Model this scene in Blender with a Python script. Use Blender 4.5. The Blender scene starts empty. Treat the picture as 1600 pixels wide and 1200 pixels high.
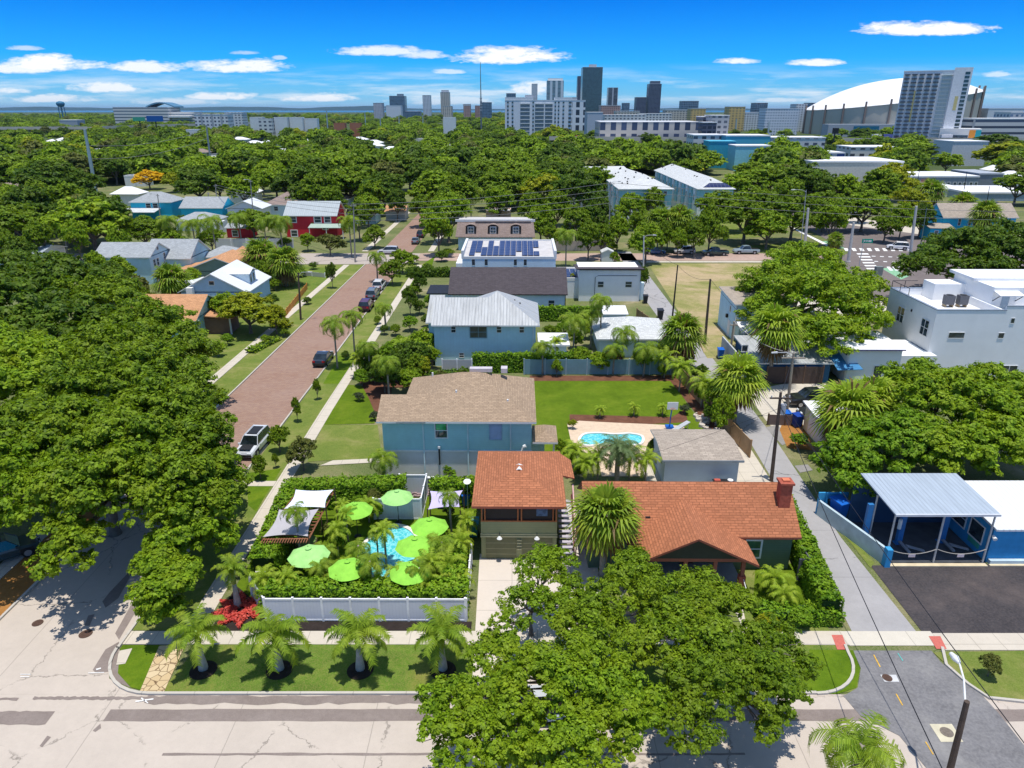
import bpy, bmesh, math, random
import numpy as np
from mathutils import Vector, Matrix
SC=bpy.context.scene
COL=SC.collection
R=math.radians
# ---------------- camera
FPX=1109.0; CAMH=31.0; PITCH=math.atan(430/FPX); CP,SP=math.cos(PITCH),math.sin(PITCH)
cam=bpy.data.cameras.new('camera'); cam.sensor_width=36; cam.lens=FPX*36/1600; cam.clip_start=.5; cam.clip_end=90000
co=bpy.data.objects.new('camera',cam); COL.objects.link(co); co.location=(0,0,CAMH); co.rotation_euler=(R(90)-PITCH,0,0); SC.camera=co
# ---------------- light
SUN_EL,SUN_AZ=R(83),R(165)     # azimuth from +Y clockwise: the sun stands behind the camera, slightly to the right
w=bpy.data.worlds.new('World'); SC.world=w; w.use_nodes=True
sd=Vector((math.sin(SUN_AZ)*math.cos(SUN_EL),math.cos(SUN_AZ)*math.cos(SUN_EL),math.sin(SUN_EL)))
sl=bpy.data.lights.new('sun','SUN'); sl.energy=4.4; sl.angle=R(.5); sl.color=(1,.96,.89)
so=bpy.data.objects.new('sun',sl); COL.objects.link(so); so.rotation_euler=(-sd).to_track_quat('-Z','Y').to_euler(); so.location=(0,-40,150)
SC.view_settings.view_transform='Standard'; SC.view_settings.look='None'; SC.view_settings.gamma=1; SC.view_settings.exposure=0.08
SC.cycles.use_denoising=True
try: SC.cycles.max_bounces=6; SC.cycles.diffuse_bounces=4; SC.cycles.transparent_max_bounces=4; SC.cycles.volume_bounces=0
except Exception: pass

# ---------------- node helper
class NT:
    def __init__(s,tree): s.t=tree; s.t.nodes.clear()
    def n(s,kind,ins=None,**kw):
        d=s.t.nodes.new('ShaderNode'+kind)
        for k,v in kw.items(): setattr(d,k,v)
        if ins:
            for k,v in ins.items():
                i=d.inputs[k]
                if isinstance(v,bpy.types.NodeSocket): s.t.links.new(v,i)
                elif isinstance(v,(tuple,list)) and len(v)==3 and i.type=='RGBA': i.default_value=(*v,1)
                else: i.default_value=v
        return d
    def m(s,op,a,b=0,c=0):
        d=s.n('Math',{0:a,1:b,2:c},operation=op); return d.outputs[0]
    def mixc(s,f,a,b,blend='MIX'):
        d=s.n('Mix',data_type='RGBA',blend_type=blend)
        for k,v in ((0,f),(6,a),(7,b)):
            i=d.inputs[k]
            if isinstance(v,bpy.types.NodeSocket): s.t.links.new(v,i)
            elif k and len(v)==3: i.default_value=(*v,1)
            else: i.default_value=v
        return d.outputs[2]
    def noise(s,vec,scale,detail=4,rough=.6,dist=0):
        d=s.n('TexNoise',{'Vector':vec,'Scale':scale,'Detail':detail,'Roughness':rough,'Distortion':dist}); return d.outputs[0]
    def ramp(s,f,stops,interp='LINEAR'):
        d=s.n('ValToRGB',{0:f}); cr=d.color_ramp; cr.interpolation=interp
        while len(cr.elements)<len(stops): cr.elements.new(.5)
        for e,(p,c) in zip(cr.elements,stops): e.position=p; e.color=(*c,1) if len(c)==3 else c
        return d.outputs[0]
    def mr(s,v,a,b,c=0,d=1):
        q=s.n('MapRange',{0:v,1:a,2:b,3:c,4:d}); return q.outputs[0]

# ---------------- sky: Nishita, tinted by height above the horizon, with low fair-weather clouds
def build_world():
    t=NT(w.node_tree)
    out=t.n('OutputWorld'); tc=t.n('TexCoord')
    sky=t.n('TexSky'); sky.sky_type='NISHITA'; sky.sun_disc=False; sky.sun_elevation=SUN_EL; sky.sun_rotation=SUN_AZ
    sky.altitude=0; sky.air_density=1.0; sky.dust_density=.25; sky.ozone_density=3.0
    nrm=t.n('VectorMath',{0:tc.outputs['Generated']},operation='NORMALIZE').outputs[0]
    sx=t.n('SeparateXYZ',{0:nrm}); X,Y,Z=sx.outputs
    tint=t.ramp(t.mr(Z,0,.4),[(0.0,SKY[0]),(.05,SKY[1]),(.14,SKY[2]),(.32,SKY[3]),(1,(1,1,1))])
    col=t.mixc(1,sky.outputs[0],tint,'MULTIPLY')
    # clouds: azimuth/elevation plane, each cloud an ellipse with a ragged edge and a flat base
    az=t.m('DIVIDE',X,t.m('MAXIMUM',Y,.05)); el=t.m('DIVIDE',Z,t.m('MAXIMUM',Y,.05))
    v=t.n('CombineXYZ',{0:t.m('MULTIPLY',az,9),1:t.m('MULTIPLY',el,30),2:0}).outputs[0]
    n1=t.noise(v,2.3,6,.65); n2=t.noise(v,11,4,.6)
    nn=t.m('ADD',t.m('MULTIPLY',t.m('SUBTRACT',n1,.5),3.0),t.m('MULTIPLY',t.m('SUBTRACT',n2,.5),.9))
    dens=None
    for (cx,cy,rx,ry,op) in CLOUDS:
        u=(cx-800); vv=cy-600
        fw=FPX*CP-vv*SP; up=-(FPX*SP+vv*CP)
        a0=u/fw; e0=up/fw
        dx=t.m('MULTIPLY',t.m('SUBTRACT',az,a0),fw/rx)
        dy=t.m('MULTIPLY',t.m('SUBTRACT',el,e0),FPX/ry)
        below=t.m('LESS_THAN',dy,0); dy=t.m('MULTIPLY',dy,t.m('ADD',1,t.m('MULTIPLY',below,.9)))
        r2=t.m('ADD',t.m('MULTIPLY',dx,dx),t.m('MULTIPLY',dy,dy))
        d=t.m('SUBTRACT',t.m('ADD',1.0,nn),r2)
        d=t.m('MULTIPLY',t.mr(d,0,.75),op)
        dens=d if dens is None else t.m('MAXIMUM',dens,d)
    # a band of thin bright cloud near the horizon
    band=t.m('MULTIPLY',t.mr(el,.004,.012),t.mr(el,.055,.02))
    vb=t.n('CombineXYZ',{0:t.m('MULTIPLY',az,5),1:t.m('MULTIPLY',el,50),2:3.3}).outputs[0]
    bn=t.mr(t.noise(vb,1.6,5,.6),.46,.68)
    dens=t.m('MAXIMUM',dens,t.m('MULTIPLY',t.m('MULTIPLY',band,bn),.65))
    shade=t.mr(t.noise(v,3.2,4,.6),.3,.75,.86,1.0)
    cc=t.mixc(shade,(4.6,5.2,6.2),(6.9,6.95,7.0))
    fin=t.mixc(dens,col,cc)
    bg=t.n('Background',{0:fin,1:.15}); t.t.links.new(bg.outputs[0],out.inputs[0])
SKY=[(.36,.72,1.3),(.18,.58,1.15),(.03,.47,1.08),(.0,.3,.95)]
CLOUDS=[(795,90,95,17,1),(75,102,85,15,1),(30,108,60,12,.9),(235,107,62,12,.9),(375,106,88,13,.95),(1440,48,120,13,1),(600,82,80,10,.8),(660,87,48,8,.7),
 (160,138,58,13,.9),(1152,97,42,6,.9),(1272,99,48,7,.95),(345,152,60,8,.9),(495,154,62,9,.9),(835,140,40,16,.85),(20,143,40,7,.8),(85,156,80,8,.8),(380,83,24,4,.4),
 (437,91,12,4,.5),(1555,117,24,6,.6),(40,76,30,5,.5),(700,113,30,5,.6),(1230,157,50,5,.6),(700,158,90,10,.6),(270,160,80,7,.6)]
build_world()

# ---------------- placing
def G(x,y,z=0.0):
    "world point at height z that the photograph shows at pixel x,y"
    v=y-600; fw=FPX*CP-v*SP; dn=FPX*SP+v*CP; k=(CAMH-z)/dn
    return Vector(((x-800)*k,fw*k,z))
def D(x,y,Y):
    v=y-600; fw=FPX*CP-v*SP; dn=FPX*SP+v*CP; k=Y/fw
    return Vector(((x-800)*k,Y,CAMH-dn*k))
def mpp(y,z=0): return (CAMH-z)/(FPX*SP+(y-600)*CP)   # metres across per photo pixel

def tag(o,label=None,cat=None,group=None,kind=None):
    if label: o['label']=label
    if cat: o['category']=cat
    if group: o['group']=group
    if kind: o['kind']=kind
    return o
def empty(name,loc,rz=0,label=None,cat=None,group=None):
    o=bpy.data.objects.new(name,None); COL.objects.link(o); o.location=loc; o.rotation_euler=(0,0,rz); o.empty_display_size=.3
    return tag(o,label,cat,group)
def copy_tree(o,parent=None):
    c=o.copy(); COL.objects.link(c)
    if parent: c.parent=parent
    for ch in list(o.children): copy_tree(ch,c)
    return c

class MB:
    def __init__(s): s.v=[]; s.f=[]; s.mi=[]; s.mats=[]
    def mat(s,m):
        if m is None: return 0
        if m not in s.mats: s.mats.append(m)
        return s.mats.index(m)
    def poly(s,pts,m=None):
        b=len(s.v); s.v+= [tuple(p) for p in pts]; s.f.append(tuple(range(b,b+len(pts)))); s.mi.append(s.mat(m)); return s
    def box(s,x0,x1,y0,y1,z0,z1,m=None):
        if x0>x1: x0,x1=x1,x0
        if y0>y1: y0,y1=y1,y0
        b=len(s.v); s.v+=[(x0,y0,z0),(x1,y0,z0),(x1,y1,z0),(x0,y1,z0),(x0,y0,z1),(x1,y0,z1),(x1,y1,z1),(x0,y1,z1)]
        for q in ((0,3,2,1),(4,5,6,7),(0,1,5,4),(1,2,6,5),(2,3,7,6),(3,0,4,7)):
            s.f.append(tuple(b+i for i in q)); s.mi.append(s.mat(m))
        return s
    def prism(s,pts,z0,z1,m=None):
        "vertical prism over a ccw outline"
        n=len(pts); s.poly([(p[0],p[1],z1) for p in pts],m); s.poly([(p[0],p[1],z0) for p in reversed(pts)],m)
        for i in range(n):
            a,b=pts[i],pts[(i+1)%n]; s.poly([(a[0],a[1],z0),(b[0],b[1],z0),(b[0],b[1],z1),(a[0],a[1],z1)],m)
        return s
    def slab(s,top,th,m=None,m2=None):
        "closed plate under a planar polygon (top given ccw from above)"
        bot=[(p[0],p[1],p[2]-th) for p in top]; n=len(top)
        s.poly(top,m); s.poly(list(reversed(bot)),m2 or m)
        for i in range(n):
            j=(i+1)%n; s.poly([bot[i],bot[j],top[j],top[i]],m2 or m)
        return s
    def tube(s,pts,r,n=8,m=None,cap=True):
        "tube along points, radius number or list"
        pts=[Vector(p) for p in pts]; L=len(pts); rr=r if isinstance(r,(list,tuple)) else [r]*L
        rings=[]
        for i,p in enumerate(pts):
            d=(pts[min(i+1,L-1)]-pts[max(i-1,0)]).normalized()
            a=d.cross(Vector((0,0,1)) if abs(d.z)<.9 else Vector((1,0,0))).normalized(); b=d.cross(a)
            base=len(s.v)
            for k in range(n):
                t=2*math.pi*k/n; s.v.append(tuple(p+(a*math.cos(t)+b*math.sin(t))*rr[i]))
            rings.append(base)
        mi=s.mat(m)
        for i in range(L-1):
            for k in range(n):
                k2=(k+1)%n; s.f.append((rings[i]+k,rings[i+1]+k,rings[i+1]+k2,rings[i]+k2)); s.mi.append(mi)
        if cap:
            s.f.append(tuple(rings[0]+k for k in range(n))); s.mi.append(mi)
            s.f.append(tuple(rings[-1]+k for k in reversed(range(n)))); s.mi.append(mi)
        return s
    def build(s,name,m=None,parent=None,smooth=False,fixn=False):
        me=bpy.data.meshes.new(name); me.from_pydata(s.v,[],s.f)
        mats=s.mats if s.mats else [m]
        for q in mats: me.materials.append(q)
        if s.mats: me.polygons.foreach_set('material_index',s.mi)
        if fixn:
            bm=bmesh.new(); bm.from_mesh(me); bmesh.ops.remove_doubles(bm,verts=bm.verts,dist=1e-4); bmesh.ops.recalc_face_normals(bm,faces=bm.faces); bm.to_mesh(me); bm.free()
        metric_uv(me)
        if smooth: me.polygons.foreach_set('use_smooth',[True]*len(me.polygons))
        me.update()
        o=bpy.data.objects.new(name,me); COL.objects.link(o)
        if parent is not None: o.parent=parent
        return o
def metric_uv(me):
    "UVs in metres: u along the level line of each face, v up its slope"
    uv=me.uv_layers.new(name='m'); nl=len(me.loops)
    co_=np.empty(len(me.vertices)*3); me.vertices.foreach_get('co',co_); co_=co_.reshape(-1,3)
    li=np.empty(nl,dtype=np.int32); me.loops.foreach_get('vertex_index',li)
    npoly=len(me.polygons); nr=np.empty(npoly*3); me.polygons.foreach_get('normal',nr); nr=nr.reshape(-1,3)
    lt=np.empty(npoly,dtype=np.int32); me.polygons.foreach_get('loop_total',lt)
    N=np.repeat(nr,lt,axis=0); P=co_[li]
    u=np.stack([-N[:,1],N[:,0],np.zeros(len(N))],1); l=np.linalg.norm(u,axis=1); flat=l<.02
    u[flat]=(1,0,0); l[flat]=1; u/=l[:,None]; v=np.cross(N,u); v[flat]=(0,1,0)
    out=np.stack([(P*u).sum(1),(P*v).sum(1)],1).astype(np.float32)
    uv.data.foreach_set('uv',out.ravel())

# ---------------- materials
_MC={}
def newmat(name):
    m=bpy.data.materials.new(name); m.use_nodes=True; t=NT(m.node_tree)
    t.out=t.n('OutputMaterial'); return m,t
def fin(t,col,rough=.8,bump=None,bs=.3,bd=.02,spec=.3,metal=0):
    p=t.n('BsdfPrincipled',{'Roughness':rough,'Specular IOR Level':spec,'Metallic':metal})
    if isinstance(col,bpy.types.NodeSocket): t.t.links.new(col,p.inputs[0])
    else: p.inputs[0].default_value=(*col,1)
    if bump is not None:
        b=t.n('Bump',{'Height':bump,'Strength':bs,'Distance':bd}); t.t.links.new(b.outputs[0],p.inputs['Normal'])
    t.t.links.new(p.outputs[0],t.out.inputs[0]); return p
def sc3(c,k): return tuple(max(0,min(1,x*k)) for x in c)
def M(name,col,rough=.8,var=.14,scale=1.2,spec=.3,metal=0,bs=0):
    if name in _MC: return _MC[name]
    m,t=newmat(name); o=t.n('TexCoord').outputs['Object']
    n=t.noise(o,scale,5,.65)
    c=t.mixc(t.mr(n,.3,.7),sc3(col,1-var),sc3(col,1+var))
    fin(t,c,rough,n if bs else None,bs,.03,spec,metal); _MC[name]=m; return m
def glassm(name='glass_dark',col=(.03,.045,.055)):
    if name in _MC: return _MC[name]
    m,t=newmat(name); o=t.n('TexCoord').outputs['Object']
    c=t.mixc(t.mr(t.noise(o,.9,2),.35,.65),sc3(col,.5),sc3(col,1.8))
    fin(t,c,.06,None,spec=.8); _MC[name]=m; return m
def shingle(name,col,row=.2,wid=.55,mort=.6,stain=.25):
    if name in _MC: return _MC[name]
    m,t=newmat(name); uv=t.n('UVMap').outputs[0]; o=t.n('TexCoord').outputs['Object']
    b=t.n('TexBrick',{'Vector':uv,'Color1':(*sc3(col,.78),1),'Color2':(*sc3(col,1.2),1),'Mortar':(*sc3(col,mort),1),'Scale':1.0,'Mortar Size':.028,'Mortar Smooth':.3,'Bias':-.1,'Brick Width':wid,'Row Height':row})
    b.offset=.37
    n=t.noise(o,.35,5,.7); n2=t.noise(o,7,3,.6)
    c=t.mixc(t.mr(n,.35,.75,0,stain),b.outputs[0],sc3(col,.45))
    c=t.mixc(t.mr(n2,.3,.7,.0,.35),c,sc3(col,1.35))
    fin(t,c,.92,b.outputs[1],.5,.03,.15); _MC[name]=m; return m
def seamroof(name,col,pitch=.42,rough=.45,stain=.35,metal=.0):
    if name in _MC: return _MC[name]
    m,t=newmat(name); uv=t.n('UVMap').outputs[0]; s=t.n('SeparateXYZ',{0:uv})
    f=t.m('FRACT',t.m('DIVIDE',s.outputs[0],pitch)); line=t.mr(t.m('ABSOLUTE',t.m('SUBTRACT',f,.5)),.38,.5)
    v=t.n('CombineXYZ',{0:t.m('MULTIPLY',s.outputs[0],1.6),1:t.m('MULTIPLY',s.outputs[1],.18),2:0}).outputs[0]
    st=t.mr(t.noise(v,1.5,5,.7),.4,.72,0,stain)
    c=t.mixc(st,col,sc3(col,.38)); c=t.mixc(t.m('MULTIPLY',line,.4),c,sc3(col,.5))
    fin(t,c,rough,line,.6,.04,.4,metal); _MC[name]=m; return m
def siding(name,col,row=.2,vert=False,line=.55,var=.08):
    if name in _MC: return _MC[name]
    m,t=newmat(name); uv=t.n('UVMap').outputs[0]; s=t.n('SeparateXYZ',{0:uv}); o=t.n('TexCoord').outputs['Object']
    f=t.m('FRACT',t.m('DIVIDE',s.outputs[0 if vert else 1],row)); l=t.mr(f,.0,.14,1,0)
    n=t.noise(o,.8,5,.65)
    c=t.mixc(t.mr(n,.3,.7),sc3(col,1-var),sc3(col,1+var)); c=t.mixc(t.m('MULTIPLY',l,.7),c,sc3(col,line))
    fin(t,c,.75,f,.35,.02,.3); _MC[name]=m; return m
def facade(name,wall,glass,pu=3.0,pv=3.2,fu=.55,fv=.5,rough=.3):
    "regular window grid of a far building"
    if name in _MC: return _MC[name]
    m,t=newmat(name); uv=t.n('UVMap').outputs[0]; s=t.n('SeparateXYZ',{0:uv}); geo=t.n('NewGeometry')
    up=t.m('LESS_THAN',t.m('ABSOLUTE',t.n('SeparateXYZ',{0:geo.outputs['Normal']}).outputs[2]),.5)
    a=t.m('LESS_THAN',t.m('FRACT',t.m('DIVIDE',s.outputs[0],pu)),fu); b=t.m('LESS_THAN',t.m('FRACT',t.m('DIVIDE',s.outputs[1],pv)),fv)
    k=t.m('MULTIPLY',t.m('MULTIPLY',a,b),up)
    wn=t.n('TexWhiteNoise',{'Vector':t.n('CombineXYZ',{0:t.m('FLOOR',t.m('DIVIDE',s.outputs[0],pu)),1:t.m('FLOOR',t.m('DIVIDE',s.outputs[1],pv)),2:0}).outputs[0]},noise_dimensions='3D')
    gc=t.mixc(t.m('MULTIPLY',wn.outputs[0],.6),sc3(glass,.7),sc3(glass,2.0))
    c=t.mixc(k,wall,gc); p=fin(t,c,.7,None,spec=.4)
    t.t.links.new(t.mr(k,0,1,.75,.15),p.inputs['Roughness']); _MC[name]=m; return m
def leafmat(name,dark,light,hue=(.13,.15,.01),transl=.42,scale=.5):
    if name in _MC: return _MC[name]
    m,t=newmat(name); o=t.n('TexCoord').outputs['Object']; g=t.n('NewGeometry'); oi=t.n('ObjectInfo')
    rnd=g.outputs['Random Per Island']
    c=t.mixc(rnd,dark,light)
    c=t.mixc(t.mr(t.noise(o,scale,3,.6),.42,.72,0,.55),c,hue)
    c=t.mixc(t.m('MULTIPLY',oi.outputs['Random'],.3),c,sc3(dark,1.3))
    p=t.n('BsdfPrincipled',{'Base Color':c,'Roughness':.55,'Specular IOR Level':.22})
    tr=t.n('BsdfTranslucent',{'Color':t.mixc(1,c,(1.0,1.0,.5),'MULTIPLY')})
    mx=t.n('MixShader',{0:transl,1:p.outputs[0],2:tr.outputs[0]}); t.t.links.new(mx.outputs[0],t.out.inputs[0]); _MC[name]=m; return m
def groundm(name,cols,scale=.25,rough=.95,fine=3.0,bs=.4,contrast=(.32,.68)):
    "mottled ground: two or three colours blended by noise"
    if name in _MC: return _MC[name]
    m,t=newmat(name); o=t.n('TexCoord').outputs['Object']
    n=t.noise(o,scale,6,.65,.4); f=t.noise(o,fine,5,.7); ff=t.noise(o,fine*7,3,.7)
    st=[(i/(len(cols)-1),c) for i,c in enumerate(cols)]
    c=t.ramp(t.mr(n,*contrast),st)
    c=t.mixc(t.mr(f,.3,.7,0,.45),c,sc3(cols[0],.62)); c=t.mixc(t.mr(ff,.35,.7,0,.35),c,sc3(cols[-1],1.25))
    fin(t,c,rough,ff,bs,.05,.1); _MC[name]=m; return m
def concrete(name,col,jx=0,jy=0,crack=0,stain=.3,rough=.9):
    if name in _MC: return _MC[name]
    m,t=newmat(name); o=t.n('TexCoord').outputs['Object']; s=t.n('SeparateXYZ',{0:o})
    n=t.noise(o,.3,6,.7); f=t.noise(o,2.2,6,.7); g=t.noise(o,16,3,.7)
    c=t.mixc(t.mr(n,.35,.7,0,stain),col,sc3(col,.62)); c=t.mixc(t.mr(f,.4,.75,0,stain),c,sc3(col,.7)); c=t.mixc(t.mr(g,.3,.7,0,.2),c,sc3(col,1.18))
    def ln(ax,p):
        a=t.m('ABSOLUTE',t.m('SUBTRACT',t.m('FRACT',t.m('DIVIDE',t.m('ADD',s.outputs[ax],t.m('MULTIPLY',t.m('SUBTRACT',f,.5),.06)),p)),.5)); return t.mr(a,.5-.035/p,.5-.01/p)
    for ax,p in ((0,jx),(1,jy)):
        if p: c=t.mixc(t.m('MULTIPLY',ln(ax,p),.55),c,sc3(col,.4))
    if crack:
        w_=t.n('VectorMath',{0:o,1:t.n('CombineXYZ',{0:t.m('MULTIPLY',f,1.2),1:t.m('MULTIPLY',n,2),2:0}).outputs[0]},operation='ADD').outputs[0]
        vo=t.n('TexVoronoi',{'Vector':w_,'Scale':crack},feature='DISTANCE_TO_EDGE')
        c=t.mixc(t.m('MULTIPLY',t.m('MULTIPLY',t.mr(vo.outputs[0],.009,.002),t.mr(n,.42,.5)),.7),c,sc3(col,.3))
    fin(t,c,rough,g,.25,.02,.2); _MC[name]=m; return m
# ================= GROUND
LAWN=groundm('lawn',[(.05,.11,.005),(.095,.17,.008),(.15,.21,.012)],.35,fine=2.5)
LAWN2=groundm('lawn_dry',[(.08,.15,.015),(.14,.19,.03),(.27,.25,.09)],.3,fine=2)
LAWNV=groundm('lawn_verge',[(.05,.13,.008),(.09,.19,.015),(.17,.2,.03),(.32,.23,.1)],.3,fine=2,contrast=(.35,.8))
TURF=groundm('turf',[(.055,.105,.004),(.095,.16,.007),(.15,.2,.015)],.22,fine=1.6)
DIRT=groundm('yard_ground',[(.06,.11,.015),(.1,.14,.03),(.2,.19,.08),(.36,.3,.2)],.12,fine=1.2,contrast=(.36,.72))
FARG=groundm('far_ground',[(.03,.06,.012),(.05,.09,.02),(.12,.12,.07)],.02,fine=.2)
MULCH=groundm('mulch',[(.02,.016,.014),(.045,.034,.03)],1.5,fine=9)
MULCHR=groundm('mulch_red',[(.09,.04,.025),(.2,.09,.055)],.8,fine=6)
MULCHO=groundm('mulch_orange',[(.27,.12,.03),(.42,.2,.06)],.5,fine=5)
SAND=groundm('sand_lot',[(.12,.17,.02),(.24,.24,.07),(.4,.31,.17),(.48,.35,.22)],.09,fine=1,contrast=(.35,.65))
ASPH=groundm('asphalt_dark',[(.035,.034,.038),(.06,.055,.058),(.11,.09,.085)],.14,fine=.9,bs=.2)
ASPL=groundm('asphalt_grey',[(.13,.126,.13),(.19,.185,.19),(.27,.26,.25)],.25,fine=.8,bs=.2)
ALLEYM=concrete('alley_concrete',(.36,.345,.34),0,6,.12,.4)
ROADC=concrete('road_concrete',(.51,.44,.37),7.5,0,.17,.28)
WALKC=concrete('walk_concrete',(.56,.5,.41),1.6,1.6,0,.3)
DRIVEC=concrete('drive_concrete',(.6,.53,.46),3.2,3.2,0,.2)
KERBC=concrete('kerb_concrete',(.5,.46,.4),3,3,0,.3)
def brickroad():
    m,t=newmat('brick_street'); o=t.n('TexCoord').outputs['Object']
    b=t.n('TexBrick',{'Vector':o,'Color1':(.28,.16,.11,1),'Color2':(.35,.225,.155,1),'Mortar':(.2,.13,.11,1),'Scale':1,'Mortar Size':.02,'Brick Width':.5,'Row Height':.22})
    n=t.noise(o,.2,6,.7); f=t.noise(o,1.6,5,.7)
    c=t.mixc(t.mr(n,.35,.7,0,.5),b.outputs[0],(.35,.25,.2)); c=t.mixc(t.mr(f,.4,.7,0,.4),c,(.2,.115,.1))
    fin(t,c,.85,b.outputs[1],.2,.02,.25); return m
BRICK=brickroad()
PINKR=groundm('pink_street',[(.36,.25,.2),(.46,.34,.28)],.12,fine=1,bs=.15)
def sheet(name,pts,z,m,kind='structure',label=None,cat=None,world=False,th=0):
    b=MB(); P=[(p[0],p[1]) if world else tuple(G(*p))[:2] for p in pts]
    a=sum(P[i][0]*P[(i+1)%len(P)][1]-P[(i+1)%len(P)][0]*P[i][1] for i in range(len(P)))
    if a<0: P.reverse()
    if th: b.prism(P,z-th,z,m)
    else: b.poly([(x,y,z) for x,y in P],m)
    o=b.build(name); tag(o,label,cat,kind=kind); return o
W=True
# far ground in rings of tiles, near ground finer
b=MB()
for (x0,x1,y0,y1,nx,ny) in ((-45000,45000,1600,60000,6,4),(-45000,-1500,-400,1600,3,2),(1500,45000,-400,1600,3,2),(-1500,1500,400,1600,4,2),(-1500,-200,-400,400,2,2),(300,1500,-400,400,2,2),(-200,300,-400,-60,2,1)):
    for i in range(nx):
        for j in range(ny):
            xa,xb=x0+(x1-x0)*i/nx,x0+(x1-x0)*(i+1)/nx; ya,yb=y0+(y1-y0)*j/ny,y0+(y1-y0)*(j+1)/ny
            b.poly([(xa,ya,-.02),(xb,ya,-.02),(xb,yb,-.02),(xa,yb,-.02)],FARG)
tag(b.build('terrain'),kind='structure')
b=MB()
for i in range(10):
    for j in range(10):
        xa=-200+50*i; ya=-60+46*j; b.poly([(xa,ya,0),(xa+50,ya,0),(xa+50,ya+46,0),(xa,ya+46,0)],DIRT)
tag(b.build('ground'),kind='structure')
WATER,tt=newmat('bay_water'); fin(tt,(.012,.1,.13),.25,None,spec=.5)
sheet('bay',[(-26000,7000),(26000,7000),(42000,30000),(-42000,30000)],1.0,WATER,world=W)

# streets
sheet('front_road',[(-140,-30),(140,-30),(140,31.2),(-140,31.2)],.01,ROADC,world=W)
side=[(-33.3,31.2),(-22,31.2)]
side=[(-33.3,31.2),(-20.5,31.2),(-22.2,31.6),(-23.5,32.4),(-24.2,33.6),(-24.3,35.5),(-24.4,56),(-33.1,56)]
sheet('side_road',side,.014,ROADC,world=W)
sheet('brick_road',[(-33.1,56),(-24.4,56),(-24.1,80),(-23.5,151),(-31.2,151),(-32.6,80)],.02,BRICK,world=W)
sheet('cross_road',[(-160,150.8),(-21,150.8),(-21,163),(-160,163)],.024,concrete('cross_concrete',(.42,.36,.31),6,0,.05,.3),world=W)
sheet('brick_road_beyond',[(-30.6,163),(-23.2,163),(-21.5,300),(-28.5,300)],.02,BRICK,world=W)
sheet('cross_road_brick',[(-21,154.5),(71,154.5),(71,163),(-21,163)],.02,PINKR,world=W)
# asphalt avenue with the junction at the right
sheet('avenue',[(1195,430),(1330,395),(1250,352),(1185,320),(1215,300),(1330,352),(1480,372),(1700,372),(1700,452),(1420,448),(1400,470),(1290,470)],.03,groundm('avenue_asphalt',[(.15,.125,.12),(.21,.18,.17)],.1,fine=1,bs=.1))
# alley and its apron
sheet('alley',[(21.6,36.3),(25.7,36.3),(25.5,47),(26.5,65),(27,118),(27.6,165),(24.4,165),(23.2,118),(23.8,65),(23.0,50)],.02,ALLEYM,world=W)
sheet('alley_crossing',[(20.9,35.1),(26.6,35.1),(26.6,36.4),(20.9,36.4)],.034,concrete('crossing_concrete',(.58,.53,.44),5,0,0,.25),world=W)
sheet('alley_apron',[(1333,1017),(1345,1045),(1340,1075),(1318,1088),(1345,1120),(1405,1150),(1455,1210),(1640,1210),(1600,1165),(1560,1115),(1535,1087),(1507,1067),(1470,1035),(1455,1017)],.03,ASPL)
sheet('parking_lot',[(1360,884),(1480,882),(1800,882),(1800,996),(1447,996)],.03,ASPH)
# asphalt patches on the concrete road
PATCH=groundm('road_patch',[(.2,.16,.14),(.27,.225,.2)],.5,fine=3,bs=.1)
def strip(name,xs,y0,y1,rag,m=PATCH,z=.018,seed=1):
    r=random.Random(seed); n=46; top=[];bot=[]
    for i in range(n+1):
        x=xs[0]+(xs[1]-xs[0])*i/n; top.append((x,y1+r.uniform(-rag,rag))); bot.append((x,y0+r.uniform(-rag,rag)))
    return sheet(name,bot+top[::-1],z,m,world=W)
strip('asphalt_patch',(-20.6,9),30.5,31.1,.1,seed=2)
strip('asphalt_patch',(-22.2,30),29.3,30.12,.03,seed=3,z=.019)
strip('asphalt_patch',(-40,-25.2),29.05,29.98,.04,seed=4,z=.02)
strip('asphalt_patch',(-40,-27.8),30.75,30.95,.05,seed=5,z=.021)
strip('asphalt_patch',(-27,-20.4),30.8,31.02,.05,seed=6,z=.0225)
strip('asphalt_patch',(-18,12),27.12,27.26,.03,seed=7)
strip('asphalt_patch',(-34,-27),27.12,27.32,.05,seed=8)
for k,q in enumerate([[(145,1047),(165,1015),(186,1003),(190,1045),(205,1075),(180,1065),(170,1050),(150,1052)],[(160,940),(172,925),(215,880),(185,935),(165,950)],[(132,978),(138,962),(148,960),(140,978)],[(180,990),(205,945),(230,915),(235,920),(205,968),(186,1000)],[(62,1166),(74,1150),(80,1152),(66,1168)],[(145,1142),(157,1131),(158,1138),(149,1144)]]):
    sheet('asphalt_patch',q,.022,PATCH)
def disc(name,px,py,r,z,m,label=None,cat=None,kind=None,th=.02):
    c=G(px,py); b=MB(); b.prism([(math.cos(a)*r,math.sin(a)*r) for a in [2*math.pi*k/24 for k in range(24)]],-th,0,m)
    for k in range(-3,4): b.box(-r*.6,r*.6,k*r*.2-.012,k*r*.2+.012,.001,.008,m)
    o=b.build(name); o.location=(c.x,c.y,z); tag(o,label,cat,kind=kind); return o
IRON=M('iron_rust',(.09,.05,.035),.8,.3,8)
disc('manhole_cover',134,991,.4,.05,IRON,'larger dark round manhole cover in the concrete side street','manhole cover')
disc('manhole_cover',59,974,.33,.05,IRON,'smaller rusty round manhole cover nearer the mulch verge','manhole cover')
COLLAR=M('manhole_collar',(.55,.5,.36),.9)
sheet('concrete_collar',[(1452,1132),(1487,1132),(1505,1160),(1470,1160)],.04,COLLAR)
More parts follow.
